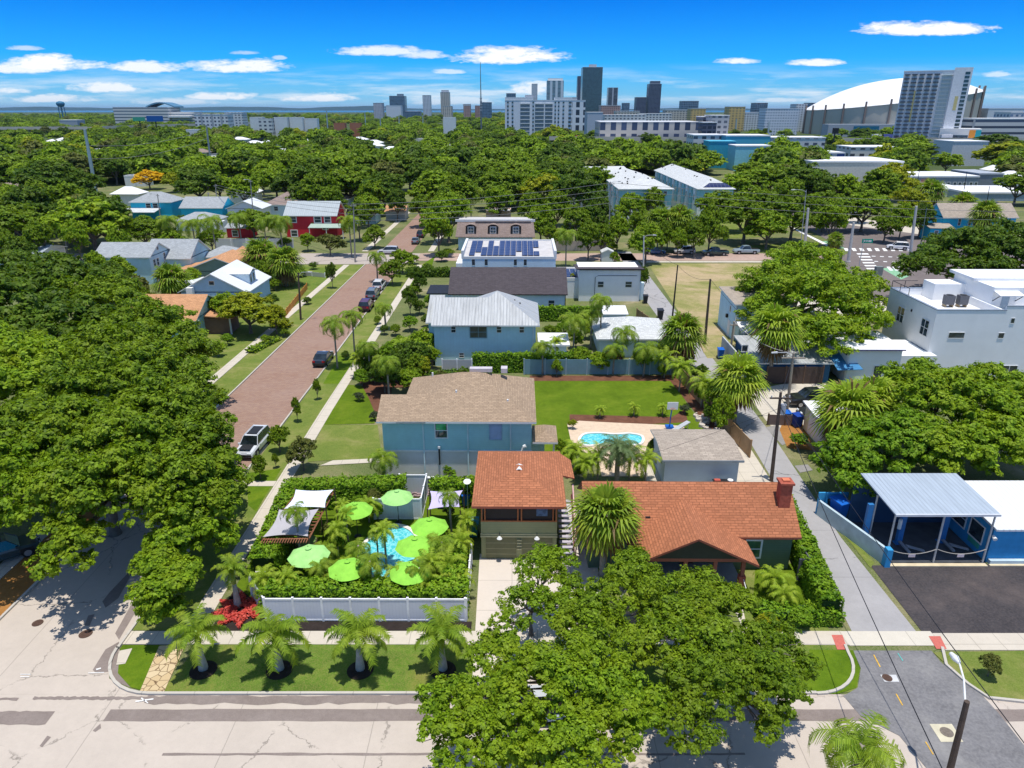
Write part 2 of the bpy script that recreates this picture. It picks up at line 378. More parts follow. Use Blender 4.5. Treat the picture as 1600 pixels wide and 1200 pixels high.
disc('manhole_cover',1479,1145,.33,.062,M('iron_grey',(.18,.15,.12),.7,.3,8),'round iron manhole cover in a pale concrete square on the alley apron','manhole cover')
sheet('valve_cover_patch',[(1375,1055),(1400,1055),(1405,1066),(1382,1066)],.04,M('patch_white',(.5,.5,.5),.9))
disc('valve_cover',1386,1060,.28,.062,IRON,'small dark iron cover in white painted box on alley apron','manhole cover')
YEL=M('paint_yellow',(.6,.36,.05),.8,.3,6); CYA=M('paint_cyan',(.1,.4,.36),.8,.3,6); WHT=M('paint_white',(.75,.74,.72),.8,.2,6)
for q,m in (([(1364,1024),(1366,1024),(1376,1043),(1374,1043)],YEL),([(1399,1085),(1401,1085),(1411,1103),(1409,1103)],YEL),([(1445,1160),(1447,1160),(1459,1180),(1457,1180)],YEL),([(1402,1022),(1403,1021),(1411,1033),(1410,1034)],CYA),
            ([(212,1096),(240,1092),(240,1094),(212,1098)],WHT),([(222,1091),(232,1099),(231,1100),(220,1092)],WHT),([(138,1052),(163,1051),(163,1052),(138,1053)],WHT),([(150,1046),(158,1044),(158,1046),(151,1048)],WHT),([(32,1054),(48,1054),(48,1055),(32,1055)],WHT),([(32,1058),(46,1058),(46,1059),(32,1059)],WHT)):
    sheet('road_marking',q,.05,m)
# kerbs
def kerb(name,pts,wd=.17,h=.14,m=KERBC):
    b=MB(); P=[Vector((p[0],p[1],0)) for p in pts]
    L=[];Rr=[]
    for i,p in enumerate(P):
        d=(P[min(i+1,len(P)-1)]-P[max(i-1,0)]).normalized(); n=Vector((-d.y,d.x,0)); L.append(p+n*wd/2); Rr.append(p-n*wd/2)
    for i in range(len(P)-1):
        b.prism([tuple(Rr[i])[:2],tuple(Rr[i+1])[:2],tuple(L[i+1])[:2],tuple(L[i])[:2]],0,h,m)
    return tag(b.build(name),kind='structure')
arc=lambda cx,cy,r,a0,a1,n=9:[(cx+r*math.cos(R(a0+(a1-a0)*i/n)),cy+r*math.sin(R(a0+(a1-a0)*i/n))) for i in range(n+1)]
kerb('kerb',[(-24.35,56),(-24.25,34.8)]+arc(-20.6,34.9,3.7,180,270)+[(17.3,31.25)]+arc(17.3,34.4,3.2,270,360)+[(20.6,35.1)])
kerb('kerb',[(-33.35,31.2),(-33.2,56),(-32.7,80),(-31.3,150.5)])
kerb('kerb',[(-24.35,56),(-24.0,80),(-23.4,150.5)])
kerb('kerb',[(26.5,34.9)]+[tuple(G(*p))[:2] for p in ((1478,1040),(1512,1070),(1545,1092),(1620,1100))])
# pavements
sheet('pavement',[(-24.2,35.2),(20.9,35.15),(20.9,36.4),(-24.2,36.4)],.05,WALKC,world=W,th=.05)
sheet('pavement',[(26.6,34.7),(70,34.7),(70,36.2),(26.6,36.2)],.05,WALKC,world=W,th=.05)
sheet('pavement',[(-20.95,36.4),(-19.7,36.4),(-19.8,72),(-19.0,150),(-20.2,150),(-21.0,72)],.05,WALKC,world=W,th=.05)
sheet('pavement',[(-37.3,20),(-36.1,20),(-36.2,75),(-34.6,150),(-35.8,150),(-37.4,75)],.05,WALKC,world=W,th=.05)
sheet('pavement',[(-35,165.5),(-33.6,165.5),(-31.6,300),(-33,300)],.05,WALKC,world=W,th=.05)
sheet('pavement',[(-19.6,165.5),(-18.2,165.5),(-16.6,300),(-18,300)],.05,WALKC,world=W,th=.05)
sheet('pavement',[(28,152.6),(64,152.6),(64,154.0),(28,154.0)],.05,WALKC,world=W,th=.05)
sheet('pavement',[(-24,55.0),(-21,55.0),(-21,55.9),(-24,55.9)],.05,WALKC,world=W,th=.05)
sheet('pavement',[(1195,430),(1290,470),(1400,470),(1400,500),(1290,500),(1185,450)],.045,WALKC)
RED=M('tactile_red',(.5,.13,.1),.85,.15,10)
sheet('tactile_paving',[(1299,993),(1316,993),(1324,1016),(1308,1016)],.056,RED)
sheet('tactile_paving',[(1451,995),(1469,995),(1479,1015),(1463,1015)],.056,RED)
sheet('garden_path',[(500,728),(606,722),(606,716),(520,720)],.05,WALKC)
sheet('garden_path',[(1140,940),(1162,985),(1168,985),(1158,940)],.05,WALKC)
# verges and lawns
sheet('verge_lawn',[(-20.0,31.35),(-19.4,35.2),(19.0,35.15),(20.45,34.5),(20.2,33),(19,31.8),(17.3,31.35)],.04,LAWNV,world=W)
sheet('verge_lawn',[(1265,1016),(1333,1017),(1344,1045),(1338,1075),(1310,1085),(1245,1086)],.05,LAWN)
sheet('corner_lawn',[(-24.1,34.8),(-23.2,32.8),(-21.9,31.7),(-21.2,31.5),(-20.6,35.15),(-24.1,35.15)],.04,LAWN,world=W)
sheet('corner_slab',[(186,1018),(207,1014),(196,1038),(182,1040)],.06,WALKC)
def flag():
    m,t=newmat('flagstone'); o=t.n('TexCoord').outputs['Object']
    vo=t.n('TexVoronoi',{'Vector':o,'Scale':2.1},feature='DISTANCE_TO_EDGE'); vc=t.n('TexVoronoi',{'Vector':o,'Scale':2.1})
    c=t.mixc(vc.outputs['Color'],(.5,.36,.19),(.6,.48,.3)); c=t.mixc(t.mr(vo.outputs[0],.05,.02),c,(.16,.1,.05)); fin(t,c,.9); return m
sheet('flagstone_path',[(249,1010),(290,1008),(256,1083),(218,1083)],.055,flag())
sheet('verge_mulch',[(-36.1,20),(-33.4,20),(-33.4,52),(-36.1,52)],.03,MULCHO,world=W)
sheet('verge_grass',[(-36.1,52),(-33.3,52),(-32.8,80),(-31.5,150),(-34.6,150),(-36.1,75)],.03,LAWN2,world=W)
sheet('verge_grass',[(-24.2,36.5),(-21,36.5),(-21,72),(-20.3,150),(-23.3,150),(-23.9,80)],.03,LAWN2,world=W)
sheet('verge_grass',[(505,600),(540,600),(556,560),(530,556)],.036,LAWN)
for q in ([(385,740),(440,732),(400,800),(388,790)],[(640,448),(670,430),(680,400),(650,420)]): sheet('verge_grass',q,.036,LAWN)
sheet('left_lawn',[(-48,75),(-37.4,75),(-35.9,150),(-48,150)],.02,LAWN2,world=W)
sheet('corner_yard_lawn',[(-58,128),(-36,128),(-35.8,148),(-62,148)],.028,LAWNV,world=W)
sheet('side_lawn',[(535,601),(582,604),(592,640),(585,662),(505,664),(510,645)],.03,TURF)
sheet('side_lawn_lower',[(505,664),(590,664),(598,722),(520,719),(480,722)],.03,LAWN2)
sheet('side_lawn_strip',[(-19.6,50),(-8,50),(-8,56.3),(-19.6,56.3)],.026,LAWN2,world=W)
sheet('back_lawn',[(2.2,60),(10,62),(14,66),(20.0,67),(19.5,81.0),(2.2,81.0)],.03,TURF,world=W)
sheet('lawn_border_mulch',[(2.2,80.9),(19.3,80.9),(20.4,67),(21.6,67),(20.8,82.8),(2.2,82.8)],.036,MULCHR,world=W)
sheet('house_border_mulch',[(555,585),(680,583),(640,606),(612,606),(610,650),(590,655),(575,620)],.034,MULCHR)
sheet('pool_border_mulch',[(890,648),(1050,652),(1070,640),(1075,660),(1000,664),(890,660)],.04,MULCHR)
sheet('front_mulch',[(-19.2,36.45),(-2.6,36.45),(-2.6,37.3),(-15.6,37.3),(-17.6,39.6),(-19.2,41)],.04,MULCH,world=W)
sheet('pool_yard_turf',[(-19.2,37.4),(-2.9,37.4),(-2.9,54.5),(-14,54.5),(-19.2,52)],.03,TURF,world=W)
sheet('driveway',[(-2.3,31.4),(4.1,31.4),(4.2,44.8),(-2.4,44.8)],.045,DRIVEC,world=W)
sheet('side_patio',[(4.2,40),(6.2,40),(6.2,52),(4.2,52)],.03,DRIVEC,world=W)
sheet('right_lawn',[(1180,890),(1240,880),(1285,955),(1175,965)],.03,TURF)
sheet('concrete_yard',[(1165,612),(1225,600),(1290,600),(1300,660),(1225,690),(1195,655)],.03,WALKC)
sheet('vacant_lot',[(1012,412),(1250,412),(1200,560),(1105,560),(1075,510)],.026,SAND)
sheet('alley_verge',[(1297,815),(1310,812),(1366,880),(1360,888),(1330,850)],.035,LAWN2)
sheet('corner_verge',[(1458,1020),(1640,1017),(1640,1098),(1545,1090),(1505,1063)],.04,LAWN2)
sheet('house_forecourt',[(5,30.5),(20,31.4),(20.5,43),(5,43)],.022,LAWN2,world=W)
sheet('shed_yard',[(12,50),(23,50),(23.4,66),(12,60)],.028,WALKC,world=W)

STAIN=groundm('alley_stain',[(.22,.21,.2),(.3,.285,.27)],.6,fine=3,bs=.1)
for q in ([(1241,728),(1262,726),(1270,735),(1250,739)],[(1196,668),(1215,664),(1238,690),(1222,696)],[(1120,585),(1132,583),(1150,612),(1140,616)]): sheet('alley_stain',q,.031,STAIN)
# ================= BUILDING KIT
TG=-R(.6)
WF=M('window_frame_white',(.75,.75,.73),.5,.05); GL=glassm(); TRIM=M('trim_white',(.72,.72,.7),.6,.06)
GLB=glassm('glass_blue',(.05,.09,.13))
class Bld:
    def __init__(s,name,label,cat,X,Y,rz=TG,z=0,group=None):
        s.r=empty(name,(X,Y,z),rz,label,cat,group); s.X,s.Y=X,Y; s.wc=0
    def part(s,name,mb,m=None,parent=None,**k): return mb.build(name,m,parent or s.r,**k)
    def wall(s,x0,x1,y0,y1,z0,z1,m,name='wall'): return s.part(name,MB().box(x0,x1,y0,y1,z0,z1,m))
    def win(s,x,z,w,h,face='S',d=0,frame=WF,glass=GL,cols=1,rows=2,fw=.09,name='window'):
        "window of w x h with lower left at x (along the face), z; d is the wall plane"
        f=MB(); p=MB(); t=.06
        f.box(-fw,w+fw,-t,0,-fw,0); f.box(-fw,w+fw,-t,0,h,h+fw); f.box(-fw,0,-t,0,0,h); f.box(w,w+fw,-t,0,0,h)
        for i in range(1,cols): f.box(w*i/cols-.03,w*i/cols+.03,-t,0,0,h)
        for i in range(1,rows): f.box(0,w,-t*.8,0,h*i/rows-.03,h*i/rows+.03)
        p.box(0,w,-.02,.0,0,h)
        o=s.part(name,f,frame); q=p.build('pane',glass,o)
        if face=='S': o.location=(x,d,z)
        elif face=='W': o.rotation_euler=(0,0,-R(90)); o.location=(d,x+w,z)
        elif face=='E': o.rotation_euler=(0,0,R(90)); o.location=(d,x,z)
        elif face=='T': o.location=(x,d,z)
        return o
    def winpx(s,x0,y0,x1,y1,d,**k):
        a=D(x0,y1,s.Y+d); b=D(x1,y0,s.Y+d); return s.win(a.x-s.X,a.z,b.x-a.x,b.z-a.z,'S',d,**k)
    def hip(s,x0,x1,y0,y1,ze,zr,m,ov=.5,edge=None,th=.18,name='roof',gab=(0,0)):
        x0-=ov;x1+=ov;y0-=ov;y1+=ov; b=MB(); e=edge or TRIM; w_,d_=x1-x0,y1-y0
        if w_>=d_: r0=(x0+d_/2*(1-gab[0]),(y0+y1)/2,zr); r1=(x1-d_/2*(1-gab[1]),(y0+y1)/2,zr)
        else: r0=((x0+x1)/2,y0+w_/2*(1-gab[0]),zr); r1=((x0+x1)/2,y1-w_/2*(1-gab[1]),zr)
        A,B_,C_,D_=(x0,y0,ze),(x1,y0,ze),(x1,y1,ze),(x0,y1,ze)
        if w_>=d_: b.poly([A,B_,r1,r0],m); b.poly([C_,D_,r0,r1],m); b.poly([B_,C_,r1],m); b.poly([D_,A,r0],m)
        else: b.poly([A,B_,r0],m); b.poly([B_,C_,r1,r0],m); b.poly([C_,D_,r1],m); b.poly([D_,A,r0,r1],m)
        lo=ze-th
        for p,q in ((A,B_),(B_,C_),(C_,D_),(D_,A)): b.poly([(p[0],p[1],lo),(q[0],q[1],lo),q,p],e)
        b.poly([(x0,y0,lo),(x0,y1,lo),(x1,y1,lo),(x1,y0,lo)],e)
        return s.part(name,b)
    def gable(s,x0,x1,y0,y1,ze,zr,m,axis='x',ov=.5,rake=.35,edge=None,th=.16,wallm=None,zw=None,name='roof',rpos=.5):
        "gable roof; the pediments are closed with wallm"
        b=MB(); e=edge or TRIM
        if axis=='x':
            ym=y0+(y1-y0)*rpos; sl=(zr-ze)/(ym-y0+ov); sl2=(zr-ze)/(y1+ov-ym)
            b.slab([(x0-rake,y0-ov,ze),(x1+rake,y0-ov,ze),(x1+rake,ym,zr),(x0-rake,ym,zr)],th,m,e)
            b.slab([(x0-rake,ym,zr),(x1+rake,ym,zr),(x1+rake,y1+ov,ze),(x0-rake,y1+ov,ze)],th,m,e)
            o=s.part(name,b)
            if wallm:
                z1=ze+sl*ov-th
                for xx in ((x0+.003,x0+.12),(x1-.12,x1-.003)):
                    xa,xb=xx; g=MB()
                    for X_,rev in ((xa,1),(xb,0)):
                        t=[(X_,y0,z1),(X_,y1,z1),(X_,ym,zr-th-.02)]; g.poly(t[::-1] if rev else t,wallm)
                    g.poly([(xa,y0,z1),(xb,y0,z1),(xb,y1,z1),(xa,y1,z1)],wallm); s.part('gable_wall',g)
        else:
            xm=x0+(x1-x0)*rpos; sl=(zr-ze)/(xm-x0+ov)
            b.slab([(x0-ov,y0-rake,ze),(xm,y0-rake,zr),(xm,y1+rake,zr),(x0-ov,y1+rake,ze)],th,m,e)
            b.slab([(xm,y0-rake,zr),(x1+ov,y0-rake,ze),(x1+ov,y1+rake,ze),(xm,y1+rake,zr)],th,m,e)
            o=s.part(name,b)
            if wallm:
                z1=ze+sl*ov-th
                for ya,yb in ((y0+.003,y0+.12),(y1-.12,y1-.003)):
                    g=MB()
                    for Y_,rev in ((ya,0),(yb,1)):
                        t=[(x0,Y_,z1),(x1,Y_,z1),(xm,Y_,zr-th-.02)]; g.poly(t[::-1] if rev else t,wallm)
                    g.poly([(x0,ya,z1),(x1,ya,z1),(x1,yb,z1),(x0,yb,z1)],wallm); s.part('gable_wall',g)
        return o
    def shed(s,x0,x1,y0,y1,zf,zb,m,ov=.3,th=.15,edge=None,name='roof',axis='y'):
        b=MB()
        if axis=='y': b.slab([(x0-ov,y0-ov,zf),(x1+ov,y0-ov,zf),(x1+ov,y1+ov,zb),(x0-ov,y1+ov,zb)],th,m,edge or TRIM)
        else: b.slab([(x0-ov,y0-ov,zf),(x1+ov,y0-ov,zb),(x1+ov,y1+ov,zb),(x0-ov,y1+ov,zf)],th,m,edge or TRIM)
        return s.part(name,b)
    def flat(s,x0,x1,y0,y1,z,m,wallm,par=.5,t=.25,name='roof'):
        s.part(name,MB().box(x0+t,x1-t,y0+t,y1-t,z-.15,z+.01,m))
        p=MB(); p.box(x0-.03,x1+.03,y0-.03,y0+t,z-.2,z+par,wallm); p.box(x0-.03,x1+.03,y1-t,y1+.03,z-.2,z+par,wallm)
        p.box(x0-.03,x0+t,y0+t,y1-t,z-.2,z+par,wallm); p.box(x1-t,x1+.03,y0+t,y1-t,z-.2,z+par,wallm)
        return s.part('parapet',p)
    def pipe(s,x,d,z0,z1,m=TRIM,r=.06):
        return s.part('drainpipe',MB().box(x-r,x+r,d-.12,d-.003,z0,z1,m))
    def vents(s,pts,m=None):
        for (x,y,z) in pts: s.part('roof_vent',MB().tube([(x,y,z-.2),(x,y,z+.3)],.09,8,m or TRIM))

SH_TAN=shingle('shingle_tan',(.38,.275,.185),row=.17,wid=.42); SH_RED=shingle('shingle_red',(.42,.16,.08),row=.2,wid=.5,mort=.5,stain=.45); SH_PEACH=shingle('shingle_peach',(.55,.29,.15)); SH_BROWN=shingle('shingle_brown',(.3,.23,.2))
SH_DARK=shingle('shingle_dark',(.085,.072,.078),stain=.15); SH_GREY=shingle('shingle_grey',(.36,.38,.39)); SH_TAUPE=shingle('shingle_taupe',(.38,.32,.26),row=.25); SH_LG=shingle('shingle_light',(.6,.61,.6))
MET_W=seamroof('metal_white',(.72,.74,.76),stain=.1); MET_G=seamroof('metal_galv',(.46,.47,.465),.4,stain=.6); MET_GR=seamroof('metal_green',(.4,.5,.42),stain=.2); MET_B=seamroof('metal_pale_blue',(.4,.46,.52),.32,stain=.35)
S_TEAL=siding('siding_teal',(.36,.62,.64),.22,line=.85); S_BLUE=siding('siding_sky',(.5,.7,.76),.4,True,.85); S_BLUE2=siding('siding_powder',(.5,.72,.8)); S_WB=siding('siding_whiteblue',(.62,.76,.84)); S_NAVYB=siding('siding_cobalt',(.42,.6,.8))
S_OLIVE=siding('siding_olive',(.3,.31,.16),.2,line=.75); S_RED=siding('siding_red',(.62,.03,.045),.25,True,.6); S_AZURE=siding('siding_azure',(.03,.5,.72)); S_SAGE=siding('siding_sage',(.24,.3,.24)); S_WHITE=siding('siding_white',(.7,.71,.7))
STUC_W=M('stucco_white',(.82,.82,.82),.9,.05,.6); STUC_G=M('stucco_grey',(.42,.44,.45),.9,.08,.6); STUC_B=M('stucco_slate',(.36,.46,.53),.9,.07,.6); RW=M('roof_white',(.74,.74,.75),.8,.08,.5); RGREY=M('roof_grey',(.5,.48,.47),.9,.12,.8)
SHOPB=M('shop_blue',(.04,.3,.58),.7,.12,1.2); PBLUE=M('pale_blue_paint',(.42,.52,.56),.8,.2,.7); BROWN=M('timber_orange',(.42,.14,.05),.7,.2,3); WOOD=M('timber_fence',(.33,.2,.1),.85,.3,2.5); WOODD=M('timber_dark',(.12,.075,.05),.85,.3,2.5); DARK=M('dark_void',(.02,.019,.02),.9); STEEL=M('galv_steel',(.5,.51,.52),.45,.15,3,metal=.3); BLACK=M('black_metal',(.02,.02,.022),.5); BRKR=M('chimney_red',(.36,.09,.055),.85,.25,4)
SOLAR,tt=newmat('solar_panel'); uvn=tt.n('UVMap').outputs[0]; bb=tt.n('TexBrick',{'Vector':uvn,'Color1':(.018,.022,.07,1),'Color2':(.024,.03,.09,1),'Mortar':(.16,.18,.25,1),'Scale':1,'Mortar Size':.03,'Brick Width':1.1,'Row Height':1.9}); bb.offset=0; fin(tt,bb.outputs[0],.18,None,spec=.6)
GRGL=glassm('glass_green_reflection',(.03,.3,.06))

# ---- tan-roofed teal house
h=Bld('teal_house','long teal two-storey house with tan shingle roof and pale grey lower storey','house',-11.3,56.3)
h.wall(0,13.0,0,5.0,0,2.8,M('block_lower',(.62,.63,.62),.9,.1,.8),'lower_wall'); h.wall(1.6,13.0,5.0,9.8,0,5.8,S_TEAL,'rear_wall')
h.wall(0,13.0,-.02,5.0,2.95,5.8,S_TEAL); h.part('band',MB().box(-.05,13.05,-.08,5.0,2.8,2.95,TRIM))
h.hip(1.8,12.9,.0,9.7,5.9,8.5,SH_TAN,.5)
h.gable(-.05,3.5,0,4.9,5.88,7.22,SH_TAN,'x',.5,.35,wallm=S_TEAL)
for px_ in (648.5,724.5,797.5): h.pipe((px_-800)*.0511-h.X,-.02,.6 if px_<640 else 0,5.75,M('pipe_pale',(.55,.68,.7),.5))
h.winpx(681,661,698,683,-.02,glass=GL); q=MB().box(D(682,672,56.28).x-h.X,D(697,672,56.28).x-h.X,-.075,-.05,D(690,671,56.28).z,D(690,661.5,56.28).z); h.part('painted_green_reflection',q,GRGL)  # green reflection on the upper sash, painted as a coloured glass plate
h.winpx(766,662,783,685,-.02,glass=M('shutter_lilac',(.35,.45,.62),.7),rows=1,frame=M('frame_tealw',(.3,.42,.55),.6))
h.part('skylight',MB().box(7.3,9.4,5.6,6.2,8.2,8.55,M('skylight_grey',(.55,.5,.5),.4))); h.part('skylight',MB().box(10.2,10.8,6.2,7.0,7.9,8.35,M('skylight_grey',(0,0,0))))
h.vents([(6.3,2.6,7.3),(10.9,1.7,6.8),(3.6,7.6,7.1)]); h.part('meter_pipe',MB().tube([(4.9,-.2,1.6),(4.9,-.2,3.2)],.07,8,BLACK).tube([(4.9,-.2,3.2),(4.9,-.2,3.4)],.12,8,TRIM)); h.part('dryer_vent',MB().tube([(12.0,-.4,2.6),(12.3,-.4,3.5)],.09,8,TRIM).tube([(12.3,-.4,3.5),(12.5,-.4,3.6)],.16,8,TRIM))
h.hip(13.4,15.0,0,2.9,3.9,4.5,SH_TAN,.3,name='porch_roof'); h.part('porch_post',MB().box(14.9,15.05,.1,.25,0,3.7,TRIM)); h.wall(13.0,14.2,1.2,3.0,0,3.7,S_TEAL,'porch_wall')
# low retaining wall and stone bed at its left end
r=Bld('retaining_wall','low dark retaining wall with white cap and rough stones below the teal house','wall',-9.6,54.6); r.part('wall_body',MB().box(0,3.2,0,.25,0,1.0,M('wall_dark',(.12,.12,.13),.9))); r.part('cap',MB().box(-.03,3.23,-.03,.28,1.0,1.1,TRIM))
rg=random.Random(5); q=MB()
for i in range(70):
    x,y=rg.uniform(.9,3.1),rg.uniform(-1.5,-.1); s_=rg.uniform(.1,.22); a=[(x+s_*math.cos(t)*rg.uniform(.7,1.1),y+s_*.8*math.sin(t)*rg.uniform(.7,1.1)) for t in [k*math.pi/3 for k in range(6)]]; q.prism(a,0,rg.uniform(.1,.25))
tag(q.build('stone_bed',M('stone_purple',(.28,.2,.2),.9,.4,5)),'loose reddish stones heaped below the retaining wall','stones',kind='stuff').location=(-9.6,54.6,0)

# ---- red-roofed garage apartment
h=Bld('garage_apartment','olive garage with screened upper porch under a red hip roof','building',-2.25,44.1)
h.wall(0,5.5,.15,7.5,0,2.15,S_OLIVE); h.wall(.0,5.5,0,.15,2.02,3.3,S_OLIVE,'porch_parapet'); h.wall(.4,5.1,3.0,7.5,2.15,4.75,S_OLIVE,'upper_wall'); h.wall(.0,5.5,.15,3.0,2.15,2.3,DARK,'porch_floor')
h.wall(0,.12,.15,3.0,2.3,3.3,S_OLIVE,'side_parapet'); h.wall(5.38,5.5,.15,3.0,2.3,3.3,S_OLIVE,'side_parapet'); h.part('trim_band',MB().box(-.04,5.54,-.05,.0,1.98,2.1,M('cream_trim',(.45,.42,.25),.6)).box(-.04,5.54,-.05,.0,2.2,2.27,M('cream_trim',(0,0,0))))
for x in (.02,.25,2.62,2.88,5.15,5.38): h.part('porch_post',MB().box(x,x+.1,-.02,.08,3.3,4.75,BROWN))
h.part('rail',MB().box(0,5.5,-.03,.1,3.28,3.36,BROWN)); h.part('screen',MB().box(.35,5.15,.1,.12,3.36,4.75,M('screen_black',(.022,.018,.02),.5)))
h.part('porch_picture',MB().box(4.0,4.8,.085,.1,3.7,4.4,M('blue_picture',(.08,.14,.25),.6,.5,4)))
for x in (.35,3.0):
    d_=h.part('garage_door',MB().box(x,x+2.2,.09,.14,.02,1.9,M('door_olive',(.16,.16,.08),.6)))
    MB().box(x,x+2.2,.075,.09,.45,.48).box(x,x+2.2,.075,.09,.92,.95).box(x,x+2.2,.075,.09,1.4,1.43).build('panel_joint',M('cream_trim',(0,0,0)),d_)
for x in (1.35,4.05):
    l_=h.part('barn_lamp',MB().tube([(x,-.05,2.4),(x,-.3,2.5),(x,-.42,2.3)],.02,6,BLACK)); MB().tube([(x,-.42,2.32),(x,-.42,2.26),(x,-.42,2.12)],[.04,.1,.2],12,M('lamp_white',(.8,.8,.78),.4)).build('lamp_shade',None,l_)
for k in range(4): h.part('shutter_slat',MB().box(2.6,2.95,-.04,.09,.9+.25*k,1.0+.25*k,M('cream_trim',(0,0,0))))
h.hip(.0,5.5,0,7.5,4.88,6.35,SH_RED,.6,edge=M('fascia_red',(.35,.1,.06),.7))
h.part('roof_extension',MB().slab([(5.95,4.0,4.9),(7.0,4.2,4.55),(6.9,7.2,4.55),(5.95,7.9,4.9)],.12,SH_RED,M('fascia_red',(0,0,0))))
h.part('gablet',MB().slab([(2.2,2.55,6.02),(2.75,2.3,6.32),(2.75,3.1,6.36),(2.2,3.1,6.1)],.05,TRIM).slab([(2.75,2.3,6.32),(3.3,2.55,6.02),(3.3,3.1,6.1),(2.75,3.1,6.36)],.05,TRIM))
st=empty('outdoor_stair',(h.X+5.75,h.Y-.4,0),TG,'steep grey wooden stair with pink handrail beside the red-roofed garage','stairs')
for k in range(12): MB().box(0,1.0,.38*k,.38*k+.3,.32+.21*k,.37+.21*k).build('tread',M('tread_grey',(.45,.42,.48),.8),st)
MB().slab([(1.02,-.1,.5),(1.1,-.1,.5),(1.1,4.6,3.1),(1.02,4.6,3.1)],.2).build('stringer',M('stair_red',(.2,.05,.05),.7),st); MB().tube([(1.15,-.2,1.3),(1.15,4.7,3.9)],.06,6).build('handrail',M('pink_rail',(.75,.45,.45),.6),st)
for k in range(6): MB().box(1.1,1.18,k*.9,k*.9+.07,.3+k*.48,1.35+k*.49).build('baluster',M('stair_red',(0,0,0)),st)

# ---- bungalow
h=Bld('bungalow','green bungalow under a long red shingle roof with a front gable porch','house',5.5,43.1)
S_GRN=siding('siding_green',(.11,.16,.1)); FR=M('fascia_redbrown',(.25,.08,.05),.7)
h.wall(0,14.4,0,5.9,0,3.1,S_GRN); h.gable(0,14.4,0,5.9,3.0,5.5,SH_RED,'x',.5,.4,edge=FR,wallm=S_GRN)
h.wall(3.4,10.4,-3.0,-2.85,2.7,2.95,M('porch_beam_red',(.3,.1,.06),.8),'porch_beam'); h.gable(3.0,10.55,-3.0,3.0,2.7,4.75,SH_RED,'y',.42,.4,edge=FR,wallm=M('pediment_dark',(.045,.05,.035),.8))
h.part('porch_floor',MB().box(3.2,10.4,-3.0,0,0,.5,M('porch_grey',(.3,.3,.3),.8)))
for x in (3.3,6.0,8.0,9.9): h.part('porch_column',MB().box(x,x+.45,-3.0,-2.6,.5,1.5,BRKR).box(x+.1,x+.35,-2.9,-2.7,1.5,2.72,M('porch_beam_red',(0,0,0))))
h.part('porch_step',MB().box(8.6,10.2,-3.4,-3.0,0,.34,M('porch_grey',(0,0,0))).box(8.6,10.2,-3.8,-3.4,0,.17,M('porch_grey',(0,0,0)))); h.part('handrail',MB().tube([(8.6,-3.9,1.0),(8.6,-3.0,1.3)],.03,6,TRIM)); h.part('handrail',MB().tube([(10.2,-3.9,1.0),(10.2,-3.0,1.3)],.03,6,TRIM).box(10.17,10.23,-3.9,-3.84,0,1,TRIM))
h.win(11.1,1.05,1.1,1.35,'S',0,glass=glassm('glass_leafy',(.04,.1,.05)),fw=.12); h.win(4.2,1.2,1,1.2,'S',0); h.part('door',MB().box(6.6,7.5,-.06,0,.5,2.5,M('door_dark',(.06,.03,.02),.5)))
c_=h.part('chimney',MB().box(13.6,14.4,1.3,2.1,4.0,6.15,BRKR)); MB().box(13.5,14.5,1.2,2.2,6.15,6.3,BRKR).box(13.75,14.25,1.5,1.9,6.3,6.42,M('chimney_cap_orange',(.6,.18,.09),.8)).build('chimney_cap',None,c_)
h.part('roof_vent',MB().box(4.0,4.35,.6,.85,3.6,3.9,BLACK))
r=Bld('patio_cover','low white flat patio roof between the red bungalow and the grey shed','patio cover',7.6,50.0); r.part('roof',MB().slab([(0,0,2.6),(9.0,0,2.6),(9.2,.9,2.6),(0,.9,2.6)],.12,RW)); 
for x in (.1,4.4,8.8): r.part('post',MB().box(x,x+.1,.1,.2,0,2.5,TRIM))
r=Bld('side_gate_fence','dark grey board fence at the right end of the red-roofed bungalow','fence',20.0,41.6); r.part('board_panel',MB().box(0,.8,0,.08,0,1.8,siding('board_grey',(.1,.1,.12),.15,True))); r.part('board_panel',MB().box(.72,.8,.08,3.2,0,1.8,siding('board_grey',(0,0,0))))

# ---- grey shed by the alley
h=Bld('grey_shed','low slate-grey outbuilding with taupe shingle roof beside the alley','shed',13.3,55.0); h.wall(0,6.4,0,5.6,0,2.7,STUC_B); h.gable(0,6.4,0,5.6,2.78,3.15,SH_TAUPE,'x',.4,.3,wallm=STUC_B); h.part('eave_board',MB().box(-.3,6.7,-.44,-.405,2.6,2.8,M('fascia_slate',(.25,.3,.33),.7)))
r=empty('patio_table',(18.3,54.2,0),TG,'dark patio table with red and white things on it against the grey shed','table'); MB().box(-.9,.9,-.35,.35,.95,1.0).build('table_top',BLACK,r); 
for a,b_ in ((-.8,-.3),(.8,-.3),(-.8,.3),(.8,.3)): MB().box(a-.03,a+.03,b_-.03,b_+.03,0,.95).build('leg',BLACK,r)
tag(MB().tube([(18.9,54.25,1.0),(18.9,54.25,1.08)],.25,14,TRIM).build('plate'),'round white tray on the dark patio table','tray'); tag(MB().box(17.5,18.0,54.05,54.4,1.0,1.12,M('red_thing',(.5,.1,.07))).build('box'),'flat red box on the dark patio table','box')

